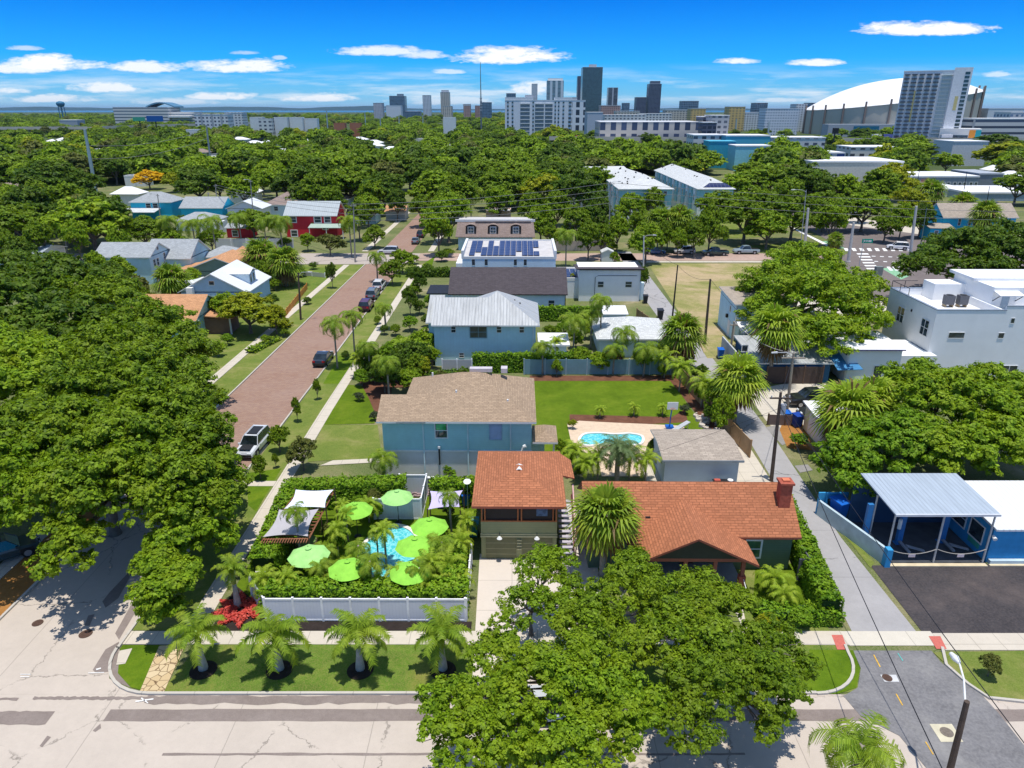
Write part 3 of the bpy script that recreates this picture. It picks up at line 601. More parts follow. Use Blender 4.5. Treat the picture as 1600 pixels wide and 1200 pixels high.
# ---- blue house with galvanised roof
h=Bld('blue_house','two-storey sky blue house with streaked galvanised metal hip roof','house',-9.9,86.4)
h.wall(0,12.9,0,10.4,0,5.5,S_BLUE); h.hip(2.9,12.9,0,10.2,5.62,8.7,MET_G,.5); h.gable(0,8,0,8.2,5.6,8.05,MET_G,'x',.5,.3,wallm=S_BLUE); h.shed(-1.0,.6,1.4,7,5.45,7.6,MET_G,.2); h.wall(-.9,0,1.8,7,0,5.3,S_BLUE,'side_wall')
FW2=M('frame_dkteal',(.2,.33,.38),.5)
for a in ((705.5,510,711.5,519),(776.5,510,783,519),(812,510,818.5,519),(718,551.5,724.5,558),(770.5,551.5,777,558),(800,551,812,559)): h.winpx(*a,0,frame=TRIM,fw=.06)
h.winpx(735,510,760,527,0,frame=FW2,cols=2)
h.vents([(10.2,4,6.9),(10.9,4.8,6.9),(10.2,5.2,7.2)],BLACK); h.pipe(12.6,0,0,5.5)
h.part('awning',MB().slab([(-2.6,1.5,3.0),(-.9,1.5,3.3),(-.9,4.0,3.3),(-2.6,4.0,3.0)],.1,RW)); h.part('rear_roof',MB().slab([(5,10.4,4.2),(13,10.4,4.2),(13,12,4),(5,12,4)],.1,MET_G))
# ---- dark roofed house
h=Bld('dark_roofed_house','long single-storey house under a plain charcoal shingle roof','house',-9.8,111.2); h.wall(0,18.3,0,10.6,0,3.3,S_WB); h.gable(0,18.3,0,10.6,3.45,6.6,SH_DARK,'x',.5,.4,edge=BLACK,wallm=S_WB,rpos=.5); h.winpx(857,469,866,479,0); h.part('corner_post',MB().box(18.28,18.4,-.05,.1,0,3.3,BLACK))
h.part('side_wing',MB().box(-3.6,-.1,1.5,7,0,3.0,S_WB)); h.part('side_wing_roof',MB().box(-4.1,-.1,1.2,7.2,3.0,3.15,BLACK))
# ---- white house with solar roof
h=Bld('solar_house','white modern house with solar panels across its pale flat roof','house',-8.9,126.3); h.wall(0,16.7,0,12.6,0,6.1,S_WB); h.part('roof',MB().slab([(.3,.25,6.4),(16.4,.25,6.4),(16.4,12.4,7.1),(.3,12.4,7.1)],.3,RGREY)); h.part('parapet',MB().box(-.15,.3,-.05,12.8,6.0,7.5,TRIM).box(16.4,16.85,-.05,12.8,6.0,7.5,TRIM).box(.3,16.4,12.4,12.7,6.2,7.3,TRIM).box(.3,16.4,-.05,.25,6.0,6.45,TRIM)); h.part('side_wing',MB().box(-1.4,0,3,12,0,4.6,STUC_W))
for a in ((737.5,405,742,414.5),(757.5,405,762,414.5),(803,405,807.5,414.5),(818.5,405,823,414.5)): h.winpx(*a,0,rows=1,fw=.04,frame=S_WB)
cols=[(0,1,1,1),(1,1,1,0),(2,0,1,1)[:0]]
lay={0:(0,1),1:(0,.62),2:(1,1)}
for i,(a,b_) in enumerate([(0,12),(2.6,12),(0,6.5),(0,12),(0,7.5),(0,12),(0,12),(0,12),(3.2,12),(0,12),(0,12),(0,3.2),(6.5,12)]):
    x=1.15+1.06*min(i,11); ya=.5+a*.93; yb=.5+b_*.93; sl=.7/12.15
    h.part('solar_panel',MB().slab([(x,ya,6.56+sl*ya),(x+1.0,ya,6.56+sl*ya),(x+1.0,yb,6.56+sl*yb),(x,yb,6.56+sl*yb)],.05,SOLAR))
h=Bld('solar_annex','low white flat-roofed annex with a block of solar panels','building',8.2,121.5); h.wall(0,7.8,0,9,0,3.2,STUC_W); h.flat(0,7.8,0,9,3.3,RGREY,TRIM,.35); 
for i in range(6): h.part('solar_panel',MB().slab([(1.1+1.03*i,1.0,3.6),(2.08+1.03*i,1.0,3.6),(2.08+1.03*i,6.4,3.9),(1.1+1.03*i,6.4,3.9)],.05,SOLAR))
# ---- mansard house
h=Bld('mansard_house','house with brown mansard roof and three arched dormers beyond the solar roofs','house',-13.2,166.5); h.wall(.6,18,.6,11,0,3.3,S_BLUE2); h.part('roof',MB().slab([(0,0,3.2),(18.6,0,3.2),(18.2,2.6,6.4),(.4,2.6,6.4)],.15,SH_BROWN).slab([(18.6,0,3.2),(18.6,12,3.2),(18.2,9.4,6.4),(18.2,2.6,6.4)],.15,SH_BROWN).box(.4,18.2,2.6,9.4,6.2,6.42,RGREY)); h.part('parapet',MB().box(-.1,18.6,2.4,2.7,6.3,6.85,TRIM).box(4.6,17.6,2.2,2.4,6.25,6.55,M('fascia_taupe',(.3,.26,.24),.8)))
for px_ in (737,771,806):
    x=(px_-800)*.152+13.2; d_=h.part('dormer',MB().box(x-.75,x+.75,.5,2.5,3.9,5.5,TRIM)); MB().box(x-.55,x+.55,.44,.5,4.1,5.3,GLB).box(x-.03,x+.03,.4,.44,4.1,5.3,TRIM).box(x-.55,x+.55,.4,.44,4.65,4.72,TRIM).build('window',None,d_)
    MB().box(x-1.15,x-.78,.42,.5,3.9,5.4,BLACK).build('shutter',None,d_); MB().box(x+.78,x+1.15,.42,.5,3.9,5.4,BLACK).build('shutter',None,d_)
    q=MB(); n=8; 
    for k in range(n):
        a0,a1=math.pi*k/n,math.pi*(k+1)/n; q.slab([(x-1.25*math.cos(a0),.3,5.4+.65*math.sin(a0)),(x-1.25*math.cos(a1),.3,5.4+.65*math.sin(a1)),(x-1.25*math.cos(a1),2.6,5.4+.65*math.sin(a1)),(x-1.25*math.cos(a0),2.6,5.4+.65*math.sin(a0))],.1,SH_BROWN)
    q.build('dormer_roof',None,d_)
# ---- white two-storey box house by the alley
h=Bld('white_box_house','plain white two-storey house with thin black roof edge beside the alley','house',11.5,119.5); h.wall(0,10.4,0,7,0,5.4,STUC_W); h.shed(0,10.4,0,7,5.75,4.9,SH_DARK,.55,edge=BLACK); h.winpx(934,440,943,448.5,0); h.winpx(977,440,987,448.5,0); h.pipe(10.3,0,0,5.4); h.part('conduit',MB().tube([(2.7,-.06,0),(2.7,-.06,4.2),(3.2,-.06,4.5),(9.8,-.06,4.5)],.04,6,BLACK)); h.part('utility_wing',MB().box(10.4,11.3,1,5,0,3,S_WB))
# ---- small grey building with carport
h=Bld('pale_blue_outbuilding','tall pale blue-grey outbuilding with shingle roof beside the wooden pole','outbuilding',31.6,97.2); h.wall(0,8,0,8.2,0,5.3,S_BLUE2); h.shed(0,8,0,8.2,5.4,5.9,SH_TAUPE,.3); h.part('door',MB().box(-.06,0,1.8,2.9,0,2.4,TRIM)); h.win(2.2,3.6,.5,.9,'W',0,rows=1); h.part('wall_fitting',MB().box(-.3,0,3.2,3.6,2.5,3.0,BLACK)); h.pipe(.1,0,0,5.3)
h.part('eave_trim',MB().box(.2,7.5,-.1,-.0,3.0,3.12,M('yellow_trim',(.55,.5,.12)))); h.shed(.3,6.5,-3.2,-.4,2.2,2.9,RW,.1,name='lean_to_roof')
h=Bld('blue_cottage','dark blue cottage with sun-dappled metal roof behind the shaggy fan palm','cottage',28.3,80.5); h.wall(1.2,10,0,9,0,2.5,M('cottage_blue',(.04,.13,.24),.8,.15)); h.shed(1.2,10,0,9,2.6,3.1,MET_G,.3); h.part('side_wall',MB().box(.2,.4,1,12,0,2.1,STUC_G)); h.winpx(1159,540,1168,549,0,rows=1)
h.part('tarp',MB().slab([(10.5,-1,2.0),(13.5,-1,2.1),(13,3,3.2),(10.5,3,3.0)],.06,M('tarp_blue',(.05,.2,.4),.5)))
# ---- white modern building
h=Bld('white_modern_building','large white modern house with flat terraced roofs at the right','house',50.9,82.4)
WM=M('render_white',(.82,.82,.81),.85,.05,.4); h.wall(0,26,0,11.5,0,7.5,WM); CO=M('coping_slate',(.2,.24,.3),.6)
q=MB(); q.box(0,8.2,0,.25,7.5,8.5,WM).box(0,.25,.25,11.5,7.5,8.5,WM).box(.25,8.2,11.25,11.5,7.5,8.5,WM).box(7.95,8.2,.25,11.25,7.5,8.5,WM); h.part('parapet',q); h.part('coping',MB().box(-.05,8.3,-.05,.3,8.5,8.58,CO).box(-.05,.3,.3,11.6,8.5,8.58,CO).box(.3,8.3,11.2,11.6,8.5,8.58,CO)); h.part('terrace_floor',MB().box(.25,7.95,.25,11.25,7.5,7.56,RW))
h.wall(8.2,26,3,11.5,7.5,10.6,WM,'upper_wall'); h.part('upper_roof',MB().box(7.7,26.3,6.5,12,10.6,10.95,RW)); h.part('upper_parapet',MB().box(8.2,26,0,.2,7.5,9.0,WM).box(8.2,26,-.04,.24,9.0,9.08,CO)); h.part('stair_block',MB().box(4.2,8.2,8.6,11.4,7.5,9.7,WM)); h.part('door',MB().box(9.4,10.3,2.94,3.0,7.6,9.7,M('door_slate',(.3,.38,.45),.5)))
h.part('awning',MB().slab([(8.2,1.6,9.9),(11.2,1.6,9.9),(11.2,3,10.2),(8.2,3,10.2)],.08,RW).tube([(8.3,1.8,9.8),(8.3,3,8.9)],.05,6,BLACK).tube([(11.1,1.8,9.8),(11.1,3,8.9)],.05,6,BLACK))
h.part('railing',MB().tube([(.1,7,9.5),(.1,11.4,9.5),(3.4,11.4,9.5)],.04,6,BLACK).tube([(.1,7,8.5),(.1,7,9.5)],.04,6).tube([(.1,9.2,8.5),(.1,9.2,9.5)],.04,6).tube([(.1,11.4,8.5),(.1,11.4,9.5)],.04,6).tube([(1.8,11.4,8.5),(1.8,11.4,9.5)],.04,6))
for a in ((1481,519.5,1507,528),(1558,520,1568.5,528),(1577.5,497,1585,504.5)): h.winpx(*a,0,rows=1,cols=1,fw=.05)
h.winpx(1559,571,1589,592,0,cols=2,fw=.06); h.winpx(1574,624,1595,634,0,rows=1,fw=.05)
h.win(1.0,4.9,1.6,1.9,'W',0,cols=2,frame=TRIM); h.win(6.9,4.9,1.6,1.9,'W',0,cols=2,frame=TRIM); h.win(.6,.6,2.2,2.1,'W',0,cols=3); h.part('canopy',MB().slab([(-.9,.2,3.1),(0,.2,3.3),(0,4,3.3),(-.9,4,3.1)],.12,CO))
h.part('light_well_fixture',MB().box(-.12,0,5.2,5.4,6.9,7.2,BLACK))
for i,x in enumerate((4.4,6.1)):
    a=empty('air_conditioner',(h.X+x,h.Y+5.2,7.56),TG,('left' if i==0 else 'right')+' one of two dark louvred condensers on the white roof terrace','air conditioner','condensers on the white roof terrace'); MB().box(-.55,.55,-.45,.45,.35,1.5).build('casing',M('condenser_grey',(.12,.12,.13),.6,.3,9),a); MB().tube([(0,0,1.5),(0,0,1.56)],.42,16,BLACK).build('fan',None,a); MB().box(-.5,-.4,-.4,.4,0,.35).box(.4,.5,-.4,.4,0,.35).build('stand',M('timber_tan',(.4,.3,.18)),a)
h=Bld('white_garage','white flat-roofed garage with purple-edged roof standing before the white modern house','garage',40.3,80.6); WM2=M('render_white2',(.82,.82,.81),.85,.05,.4)
h.wall(.0,6.4,0,.2,0,4.1,WM2); h.wall(0,.2,.2,6.6,0,3.3,WM2,'side_wall'); h.wall(.2,6.6,5.5,6.6,0,4.2,WM2,'rear_wall'); h.wall(6.2,11,.6,7,0,3.2,WM2,'link_wall'); h.part('roof',MB().slab([(-.6,-.4,4.3),(6.6,-.4,4.3),(6.6,7.0,4.45),(-.6,7.0,4.45)],.16,RW,M('fascia_purple',(.08,.07,.2),.6))); h.part('clerestory',MB().box(.03,.1,.3,5.4,3.3,4.15,GL)); h.part('door',MB().box(-.05,0,3.6,4.6,0,2.2,TRIM)); h.pipe(.15,0,0,4.1); h.win(3.4,.1,1,2,'S',0,rows=1)
# ---- auto shop
h=Bld('service_canopy','corrugated metal service canopy on thin posts over dark repair bays','canopy',27.3,43.7,0)
h.part('roof',MB().slab([(-.1,-.1,4.2),(7.35,-.1,4.2),(7.35,5.4,4.5),(-.1,5.4,4.5)],.1,MET_B)); h.part('gutter',MB().box(-.1,7.35,-.22,-.1,4.05,4.22,M('gutter_pale',(.6,.62,.65),.5)))
for x,y in ((0,0),(3.5,0),(7.1,0),(-.05,2.6)): h.part('post',MB().tube([(x,y,0),(x,y,4.15)],.07,8,STEEL))
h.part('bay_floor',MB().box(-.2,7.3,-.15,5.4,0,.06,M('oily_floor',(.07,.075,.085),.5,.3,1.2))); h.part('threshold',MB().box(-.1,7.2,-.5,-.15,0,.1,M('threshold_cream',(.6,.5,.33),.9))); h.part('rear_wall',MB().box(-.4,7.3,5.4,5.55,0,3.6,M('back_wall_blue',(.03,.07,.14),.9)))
ch=M('chain_rope',(.35,.33,.3),.8)
for a in ((.05,3.45),(3.55,7.05)):
    pts=[(a[0]+(a[1]-a[0])*t,-.1,1.25-1.0*t*(1-t)*1.6) for t in [k/10 for k in range(11)]]; c_=tag(MB().tube(pts,.03,5,ch).build('chain'),'drooping rope across the '+('left' if a[0]<1 else 'right')+' repair bay with a small sign','rope barrier','ropes across the repair bays'); c_.location=(27.3,43.7,0)
    xm=(a[0]+a[1])/2; MB().box(xm-.25,xm+.25,-.14,-.12,.6,.85,M('sign_pinkwhite',(.6,.5,.52),.6)).build('small_sign',None,c_)
for i,(x,y) in enumerate(((-.9+.9,3.1),(2.2,2.9),(5.6,3.1))):
    a=empty('vehicle_lift',(27.3+x+(.0 if i else -.35),43.7+y-.4,.06),0,['blue lift column at the left edge of the repair bays','blue lift column with arms in the middle repair bay','blue lift column nearest the shop office'][i],'vehicle lift','lift columns under the metal canopy'); MB().box(-.2,.2,-.15,.15,0,3.3,M('lift_blue',(.03,.17,.42),.45)).box(-.32,.32,-.25,.25,0,.06,M('lift_blue',(0,0,0))).build('column',None,a); MB().slab([(-.1,-1.6,.3),(.1,-1.6,.3),(.1,0,.3),(-.1,0,.3)],.12).slab([(.2,-.9,.3),(1.2,-1.5,.3),(1.2,-1.3,.3),(.2,-.6,.3)],.12).build('lift_arm',M('lift_grey',(.3,.3,.32),.5),a)
    if i==1: MB().tube([(-.3,-.2,1.4),(-.3,-.2,2.2)],.14,10,TRIM).build('cylinder_tank',None,a)
h=Bld('shop_office','bright blue shop office with pale standing-seam roof beside the service canopy','shop',34.7,43.8,0); h.wall(0,12,0,6,0,2.9,SHOPB); h.part('roof',MB().slab([(-.1,-.35,3.0),(12.3,-.35,3.0),(12.3,6.3,3.3),(-.1,6.3,3.3)],.15,MET_W)); h.win(.9,1.0,1.5,1.3,'W',0,cols=1,rows=1,frame=TRIM); h.win(3.0,1.0,1.6,1.3,'W',0,cols=1,rows=2,frame=TRIM); h.part('door_trim',MB().box(-.06,0,4.9,5.1,0,2.5,TRIM)); h.part('green_poster',MB().box(-.05,0,1.0,2.3,.45,.95,M('poster_green',(.05,.35,.25),.6))); h.part('kerb_trim',MB().box(.1,12,-.35,0,0,.35,PBLUE)); h.part('threshold',MB().box(0,12,-.55,-.35,0,.1,M('threshold_cream',(0,0,0)))); h.part('wall_lamp',MB().tube([(.0,-.05,2.3),(-.05,-.4,2.2)],[.1,.15],10,TRIM))
q=MB(); 
a_,b_=G(1320,828),G(1376,884); q.prism([(23.9+1.0,50.3),(27.05,43.4),(27.25,43.5),(25.1,50.4)],0,1.35,PBLUE); q.prism([(26.95,43.1),(27.35,43.1),(27.35,43.6),(26.95,43.6)],0,1.5,SHOPB); q.prism([(24.9,50.4),(27.3,50.4),(27.3,50.55),(24.9,50.55)],0,2.0,SHOPB); tag(q.build('boundary_wall'),'weathered pale blue boundary wall sloping along the alley to a bright blue end post','wall')
# ---- little cream sheds right of the alley
h=Bld('cream_shed','small cream shed with white roof beside the blue bins','shed',30.2,62.2); h.wall(0,4.5,0,5,0,2.5,M('cream_wall',(.62,.58,.38),.8)); h.part('pale_side',MB().box(-.04,0,.3,3.8,.1,2.3,TRIM)); h.shed(0,4.5,0,5,2.6,3.0,RW,.3)
# ================= more distant houses, left of the street
def simple(name,label,px0,px1,pye,ze,depth,zr,wallm,roofm,axis='x',kind='gable',base=0,wins=(),cat='house',ov=.4,z0=0,rear=None,edge=None):
    "house whose front eave spans px0..px1 at row pye and height ze"
    a=G(px0,pye,ze); b=G(px1,pye,ze); h=Bld(name,label,cat,a.x+ov,a.y+ov); W_=b.x-a.x-2*ov
    h.wall(0,W_,0,depth,z0,ze-.12,wallm)
    if kind=='gable': h.gable(0,W_,0,depth,ze,zr,roofm,axis,ov,ov,wallm=wallm,edge=edge)
    elif kind=='hip': h.hip(0,W_,0,depth,ze,zr,roofm,ov,edge=edge)
    elif kind=='shed': h.shed(0,W_,0,depth,ze,zr,roofm,ov,edge=edge)
    else: h.flat(0,W_,0,depth,ze,roofm,wallm,.4)
    for q in wins: h.winpx(*q[:4],0,cols=q[4] if len(q)>4 else 1,fw=.08)
    h.w_=W_; return h
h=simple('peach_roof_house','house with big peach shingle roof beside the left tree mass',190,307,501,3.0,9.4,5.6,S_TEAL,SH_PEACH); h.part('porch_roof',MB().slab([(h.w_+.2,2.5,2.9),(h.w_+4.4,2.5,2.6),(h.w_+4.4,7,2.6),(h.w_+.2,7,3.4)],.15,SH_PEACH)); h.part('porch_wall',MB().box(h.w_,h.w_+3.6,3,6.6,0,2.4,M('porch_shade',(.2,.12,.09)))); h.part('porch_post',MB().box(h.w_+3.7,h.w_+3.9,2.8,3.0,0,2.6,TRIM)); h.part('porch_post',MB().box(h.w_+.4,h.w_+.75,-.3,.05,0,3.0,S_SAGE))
h=simple('white_roofed_blue_house','blue bungalow with white metal gable roof and dormer',277,388,457,3.0,11,6.1,S_NAVYB,MET_W,'y'); q=h.part('dormer',MB().box(7.0,10.2,3.5,6.5,3.4,5.3,S_WB)); MB().slab([(5.8,3.2,5.3),(10.5,3.2,5.3),(10.5,5,5.9),(5.8,5,5.9)],.1,MET_W).slab([(5.8,5,5.9),(10.5,5,5.9),(10.5,6.8,5.3),(5.8,6.8,5.3)],.1,MET_W).build('dormer_roof',None,q)
for y in (4.0,5.3): o=MB().box(10.2,10.26,y,y+.6,3.7,5.0,GLB).build('window',None,q)
h.win(4.9,4.2,.8,.6,'S',0,rows=1); c_=h.part('chimney',MB().box(1.4,2.4,-1.1,-.3,0,3.9,STUC_W)); h.part('side_roof',MB().slab([(-4.5,3,2.9),(0,3,3.3),(0,10,3.3),(-4.5,10,2.9)],.12,MET_W))
h=simple('sage_house','sage green house with tan gable roof behind the white-roofed blue house',283,395,424,2.9,8,5.4,S_SAGE,SH_PEACH,'y'); h.part('side_roof',MB().slab([(-3,1,2.4),(.5,1,3.0),(.5,9,3.0),(-3,9,2.4)],.12,SH_PEACH))
simple('orange_hip_house','house with bright orange pyramid roof above the sage house',337,402,412,2.9,7.5,5.6,S_SAGE,SH_PEACH,kind='hip')
simple('low_grey_house','low house with pale grey hip roof behind the orange roof',308,375,402,2.7,7,4.4,S_WB,SH_GREY,kind='hip')
h=simple('powder_blue_house','powder blue two-storey house with light grey gable roof',143,235,402,5.2,7.6,7.3,S_BLUE2,SH_GREY); 
for y,z in ((1.2,3.1),(2.5,3.1),(5.4,3.6)): h.win(y,z,.8,1.3,'E',h.w_)
h.win(3.3,5.9,.6,.6,'E',h.w_,rows=1)
simple('second_grey_roof_house','pale house with grey gable roof joined right behind the powder blue one',222,298,404,3.8,9,6.8,S_BLUE2,SH_GREY)
h=simple('white_porch_annex','small white porch roof between the two grey-roofed houses',250,290,407,3.0,3,3.2,S_WB,RW,kind='shed',cat='annex')
simple('pale_metal_roof_house','low building with pale metal roof at the left edge',-60,62,398,3.0,9,4.2,STUC_W,MET_B); simple('small_pale_roof_shed','small pale blue roof poking out of the tree mass',128,182,428,2.8,6,3.6,S_WB,MET_B,cat='shed')
h=simple('red_barn_house','dark red two-storey barn-like house with light metal roof','442' and 442,527,337,5.5,9.2,8.6,S_RED,seamroof('metal_barn',(.4,.44,.45),.5,stain=.25))
for a in ((453,338.5,462,347),(492,338.5,501,347.5),(508,338.5,516,347.5),(456,360,464,369),(505,352,512,358)): h.winpx(*a,0,fw=.2)
h.part('porch_roof',MB().slab([(6.5,-3.2,2.9),(15.5,-3.2,2.9),(15.5,0,3.5),(6.5,0,3.5)],.12,MET_GR)); 
for x in (6.7,11,15.2): h.part('porch_post',MB().box(x,x+.18,-3.1,-2.9,0,2.8,TRIM))
h=simple('small_red_shed','small dark red shed with grey roof behind the white fence',350,392,356,2.6,5,3.4,S_RED,SH_GREY,cat='shed'); h.winpx(364,360,371,369,0,fw=.15)
simple('brown_hip_house','white house with brown hip roof behind the red barn',410,470,320,3.4,14,6.6,S_WB,SH_BROWN,kind='hip',wins=((429,323,434,329),)); simple('long_brown_roof','long low brown roof behind the red barn house',455,545,311,3.2,9,5,S_WB,SH_BROWN,kind='hip')
h=simple('azure_hip_house','bright blue house with grey hip roof left of the utility poles',200,268,316,5,9,7.6,S_AZURE,SH_GREY,kind='hip',wins=((229,318,235,325),(240,318,246,325))); h.part('lower_roof',MB().slab([(-1,-4.5,2.6),(9,-4.5,2.6),(9,0,3.3),(-1,0,3.3)],.15,SH_LG))
simple('azure_gable_house','blue walled house with grey roof in the middle of the left cluster',279,348,325,3.6,10,6.3,S_AZURE,SH_GREY); simple('white_gambrel_house','small white house with rounded metal roof left of the brown hip roof',352,410,326,3.6,8,5.8,STUC_W,MET_W,'y'); simple('grey_carport_house','low white garage with grey roof below the blue cluster',270,338,345,2.8,8,4.6,STUC_W,SH_GREY,kind='hip',cat='garage')
simple('white_garage_row','small white garage by the left white fence',300,340,352,2.6,6,3.4,STUC_W,RW,cat='garage',kind='flat'); simple('tan_edge_house','tan-roofed house at the left edge below the big tree',-40,40,298,3.2,12,6,STUC_G,SH_BROWN,kind='hip')
simple('slate_shed','blue-grey walled shed with dark roof right of the red barn',540,588,335,2.8,8,4.8,S_BLUE2,SH_DARK,cat='shed'); simple('terracotta_shed','small low shed with terracotta roof beside the brick street',600,634,331,2.6,7,4,STUC_G,SH_PEACH,cat='shed'); simple('pale_hip_house','pale house with white hip roof above the street end',770,812,296,3,14,6,S_WB,SH_LG,kind='hip'); simple('far_white_roof','white metal roof among trees right of the far street',1000,1045,338,3,9,5,S_WHITE,RW,kind='hip') if 0 else None
simple('mission_garage','tan building with curved parapet behind the mansard house',757,800,332,3.2,7,3.2,M('mission_tan',(.55,.4,.3)),RGREY,kind='flat',cat='building')
# azure house on the right
h=simple('azure_right_house','azure blue two-storey house with grey roof near the avenue',1474,1592,340,5.3,8,8.4,S_AZURE,SH_TAUPE,wins=((1496,342,1502,352),(1512,342,1518,352),(1519,342,1525,352),(1538,342,1544,352),(1560,342,1567,352))); h.part('front_wing',MB().box(-4.5,1,-3,2,0,3.2,S_AZURE)); h.part('front_wing_roof',MB().slab([(-5,-3.5,3.2),(1.5,-3.5,3.0),(1.5,0,3.9),(-5,0,3.9)],.15,SH_TAUPE)); h.winpx(1460,361,1466,367,-3.02,fw=.15)
# townhouses
TW=siding('town_teal',(.32,.6,.66)); TL=siding('town_white',(.76,.8,.82))
def town(label,x0,x1,y0,y1,ze,zr,split):
    h=Bld('townhouse_row',label,'townhouses',x0,y0,0); h.wall(0,x1-x0,0,y1-y0,0,ze*.5,TL,'lower_wall'); h.wall(-.05,x1-x0+.05,-.05,y1-y0+.05,ze*.5,ze-.15,TW,'upper_wall'); h.hip(0,x1-x0,0,y1-y0,ze,zr,SH_LG,.6)
    rg=random.Random(int(x0)); n=int((y1-y0)/5)
    for i in range(n): h.part('bay',MB().box(-.5,-.05,2+i*5,4.4+i*5,2.6,ze-.3,TW if i%2 else TL)); h.win(2.6+i*5,ze*.62,1,1.6,'W',-.5)
    for i in range(16):
        x=rg.uniform(1.5,x1-x0-1.5); y=rg.uniform(3,(y1-y0)-3); z=ze+(zr-ze)*min(x,x1-x0-x,y)/((x1-x0)/2+.6); h.part('roof_vent',MB().box(x-.2,x+.2,y-.3,y+.3,z-.1,z+.5,BLACK))
    return h
h=town('left row of pale teal three-storey townhouses with pale hip roof',31.5,46.6,213,262,9.3,12,1); h.winpx(1037,299,1042,305,-.06); h.winpx(1034,316,1040,325,0,fw=.3); h.part('rear_block_roof',MB().slab([(-6,40,9.4),(11,40,9.4),(10,62,11.2),(-6,62,11)],.3,SH_LG))
h=town('right row of pale teal townhouses with solar panels on the front slope',54.4,64.4,213,280,9.3,12,1); h.winpx(1101,301,1106,308,-.06); h.winpx(1093,318,1098,326,0,fw=.3)
h.part('solar_panel',MB().slab([(1.2,.1,9.75),(9.6,.1,9.75),(8.0,2.2,10.75),(3.4,2.2,10.75)],.08,SOLAR)); 
# ================= FAR CITY
def fb(name,label,x0,x1,yt,Y,dep,m,cat='building',group=None,roof=None,ybase=None,extra=(),rz=0):
    a=D(x0,yt,Y); b=D(x1,yt,Y); h=Bld(name,label,cat,a.x,Y,rz,group=group); W_=b.x-a.x
    h.wall(0,W_,0,dep,0,a.z,m)
    h.part('roof_deck',MB().box(-.2,W_+.2,-.2,dep+.2,a.z,a.z+.6,roof or RW)); h.w_=W_; h.h_=a.z; h.s_=W_/(x1-x0)
    for (u0,u1,v0,z1,mm) in extra: h.part('rooftop_plant',MB().box(W_*u0,W_*u1,dep*v0,dep*(v0+.4),a.z+.6,a.z+.6+z1,mm))
    return h
GLS=(.05,.1,.13)
F1=facade('facade_green_glass',(.09,.15,.17),(.035,.075,.09),3,3.4,.85,.75); F2=facade('facade_white_grid',(.62,.65,.68),(.12,.15,.18),4,3.2,.5,.5); F3=facade('facade_blue_glass',(.16,.24,.31),(.05,.09,.14),3.5,3.4,.8,.7)
F4=facade('facade_stripes',(.6,.66,.7),(.08,.15,.18),16,3.3,.55,.85); F5=facade('facade_cream',(.55,.5,.42),(.14,.15,.15),5,3.2,.55,.5); F6=facade('facade_purple',(.1,.11,.16),(.03,.035,.06),4,3.4,.75,.6); F7=facade('facade_pink',(.45,.28,.24),(.12,.1,.1),4,3.4,.5,.5); F8=facade('facade_yellow',(.6,.42,.16),(.25,.2,.12),5,3.4,.5,.5); F9=facade('facade_lowrise',(.62,.62,.6),(.08,.09,.12),5,3.6,.5,.45)
GR=M('far_grey',(.35,.38,.42),.8)
fb('skyscraper','tallest dark green glass skyscraper of the skyline',911,942,105,2400,60,F1,'skyscraper',extra=((.35,.7,.2,8,GR),))
fb('skyscraper','slim purple-grey tower just behind the tallest green skyscraper',903,913,119,2650,40,F6,'skyscraper')
fb('skyscraper','broad striped white and green tower left of the tallest skyscraper',855,881,126,2300,40,F4,'skyscraper',extra=((.05,.95,.1,6,TRIM),))
fb('skyscraper','thin pale tower against the cloud left of the striped tower',831,840,131,2700,30,F2,'skyscraper')
fb('skyscraper','dark two-strip tower right of the tallest skyscraper',951,966,137,2500,40,facade('facade_two',(.5,.52,.58),(.05,.06,.08),17,3.4,.75,.9),'skyscraper')
fb('skyscraper','short dark tower beside the tilted dark slab tower',995,1010,152,2200,40,F6,'skyscraper')
fb('skyscraper','dark blue-grey slab tower second tallest at the right',1015,1034,131,2200,40,F6,'skyscraper',extra=((.1,.9,.1,7,F6),))
fb('skyscraper','small striped block low between the dark towers',974,984,161,2000,30,F3,'tower')
fb('skyscraper','glass tower with white fins at the left of downtown',608,632,150,2100,40,F3,'skyscraper',extra=((.5,.9,.1,5,F3),)); fb('office_block','white blank office block in front of the finned glass tower',603,626,165,1900,30,M('far_white',(.66,.68,.7)),'office block'); fb('office_block','stepped pinkish office block left of downtown',583,597,161,2000,30,facade('facade_pinkgrey',(.5,.5,.53),(.2,.18,.2),4,3.3,.5,.5),'office block')
fb('skyscraper','plain pale concrete tower left of the masted cream tower',660,672,149,2100,30,F2,'tower'); fb('skyscraper','cream tower with dark crown and square shoulders',688,702,144,2200,30,F5,'tower',extra=((.1,.9,.1,5,GR),)); fb('office_block','brown-topped block at the foot of the cream tower',692,706,166,1900,30,F5,'office block')
fb('office_block','small pink and grey block left of the radio mast',724,735,165,1900,30,F7,'office block',extra=((-.05,1.05,.0,3,GR),)); fb('office_block','reddish block just left of the radio mast',742,750,165,1950,25,F7,'office block'); fb('skyscraper','blue-grey twin-banded tower just right of the radio mast',750,768,160,1800,30,F3,'tower'); fb('skyscraper','grey rooftop tower behind the left end of the white apartments',791,806,146,1500,30,F3,'tower')
fb('office_block','domed glass arena-like hall right of the finned tower',633,656,174,1950,40,F3,'hall')
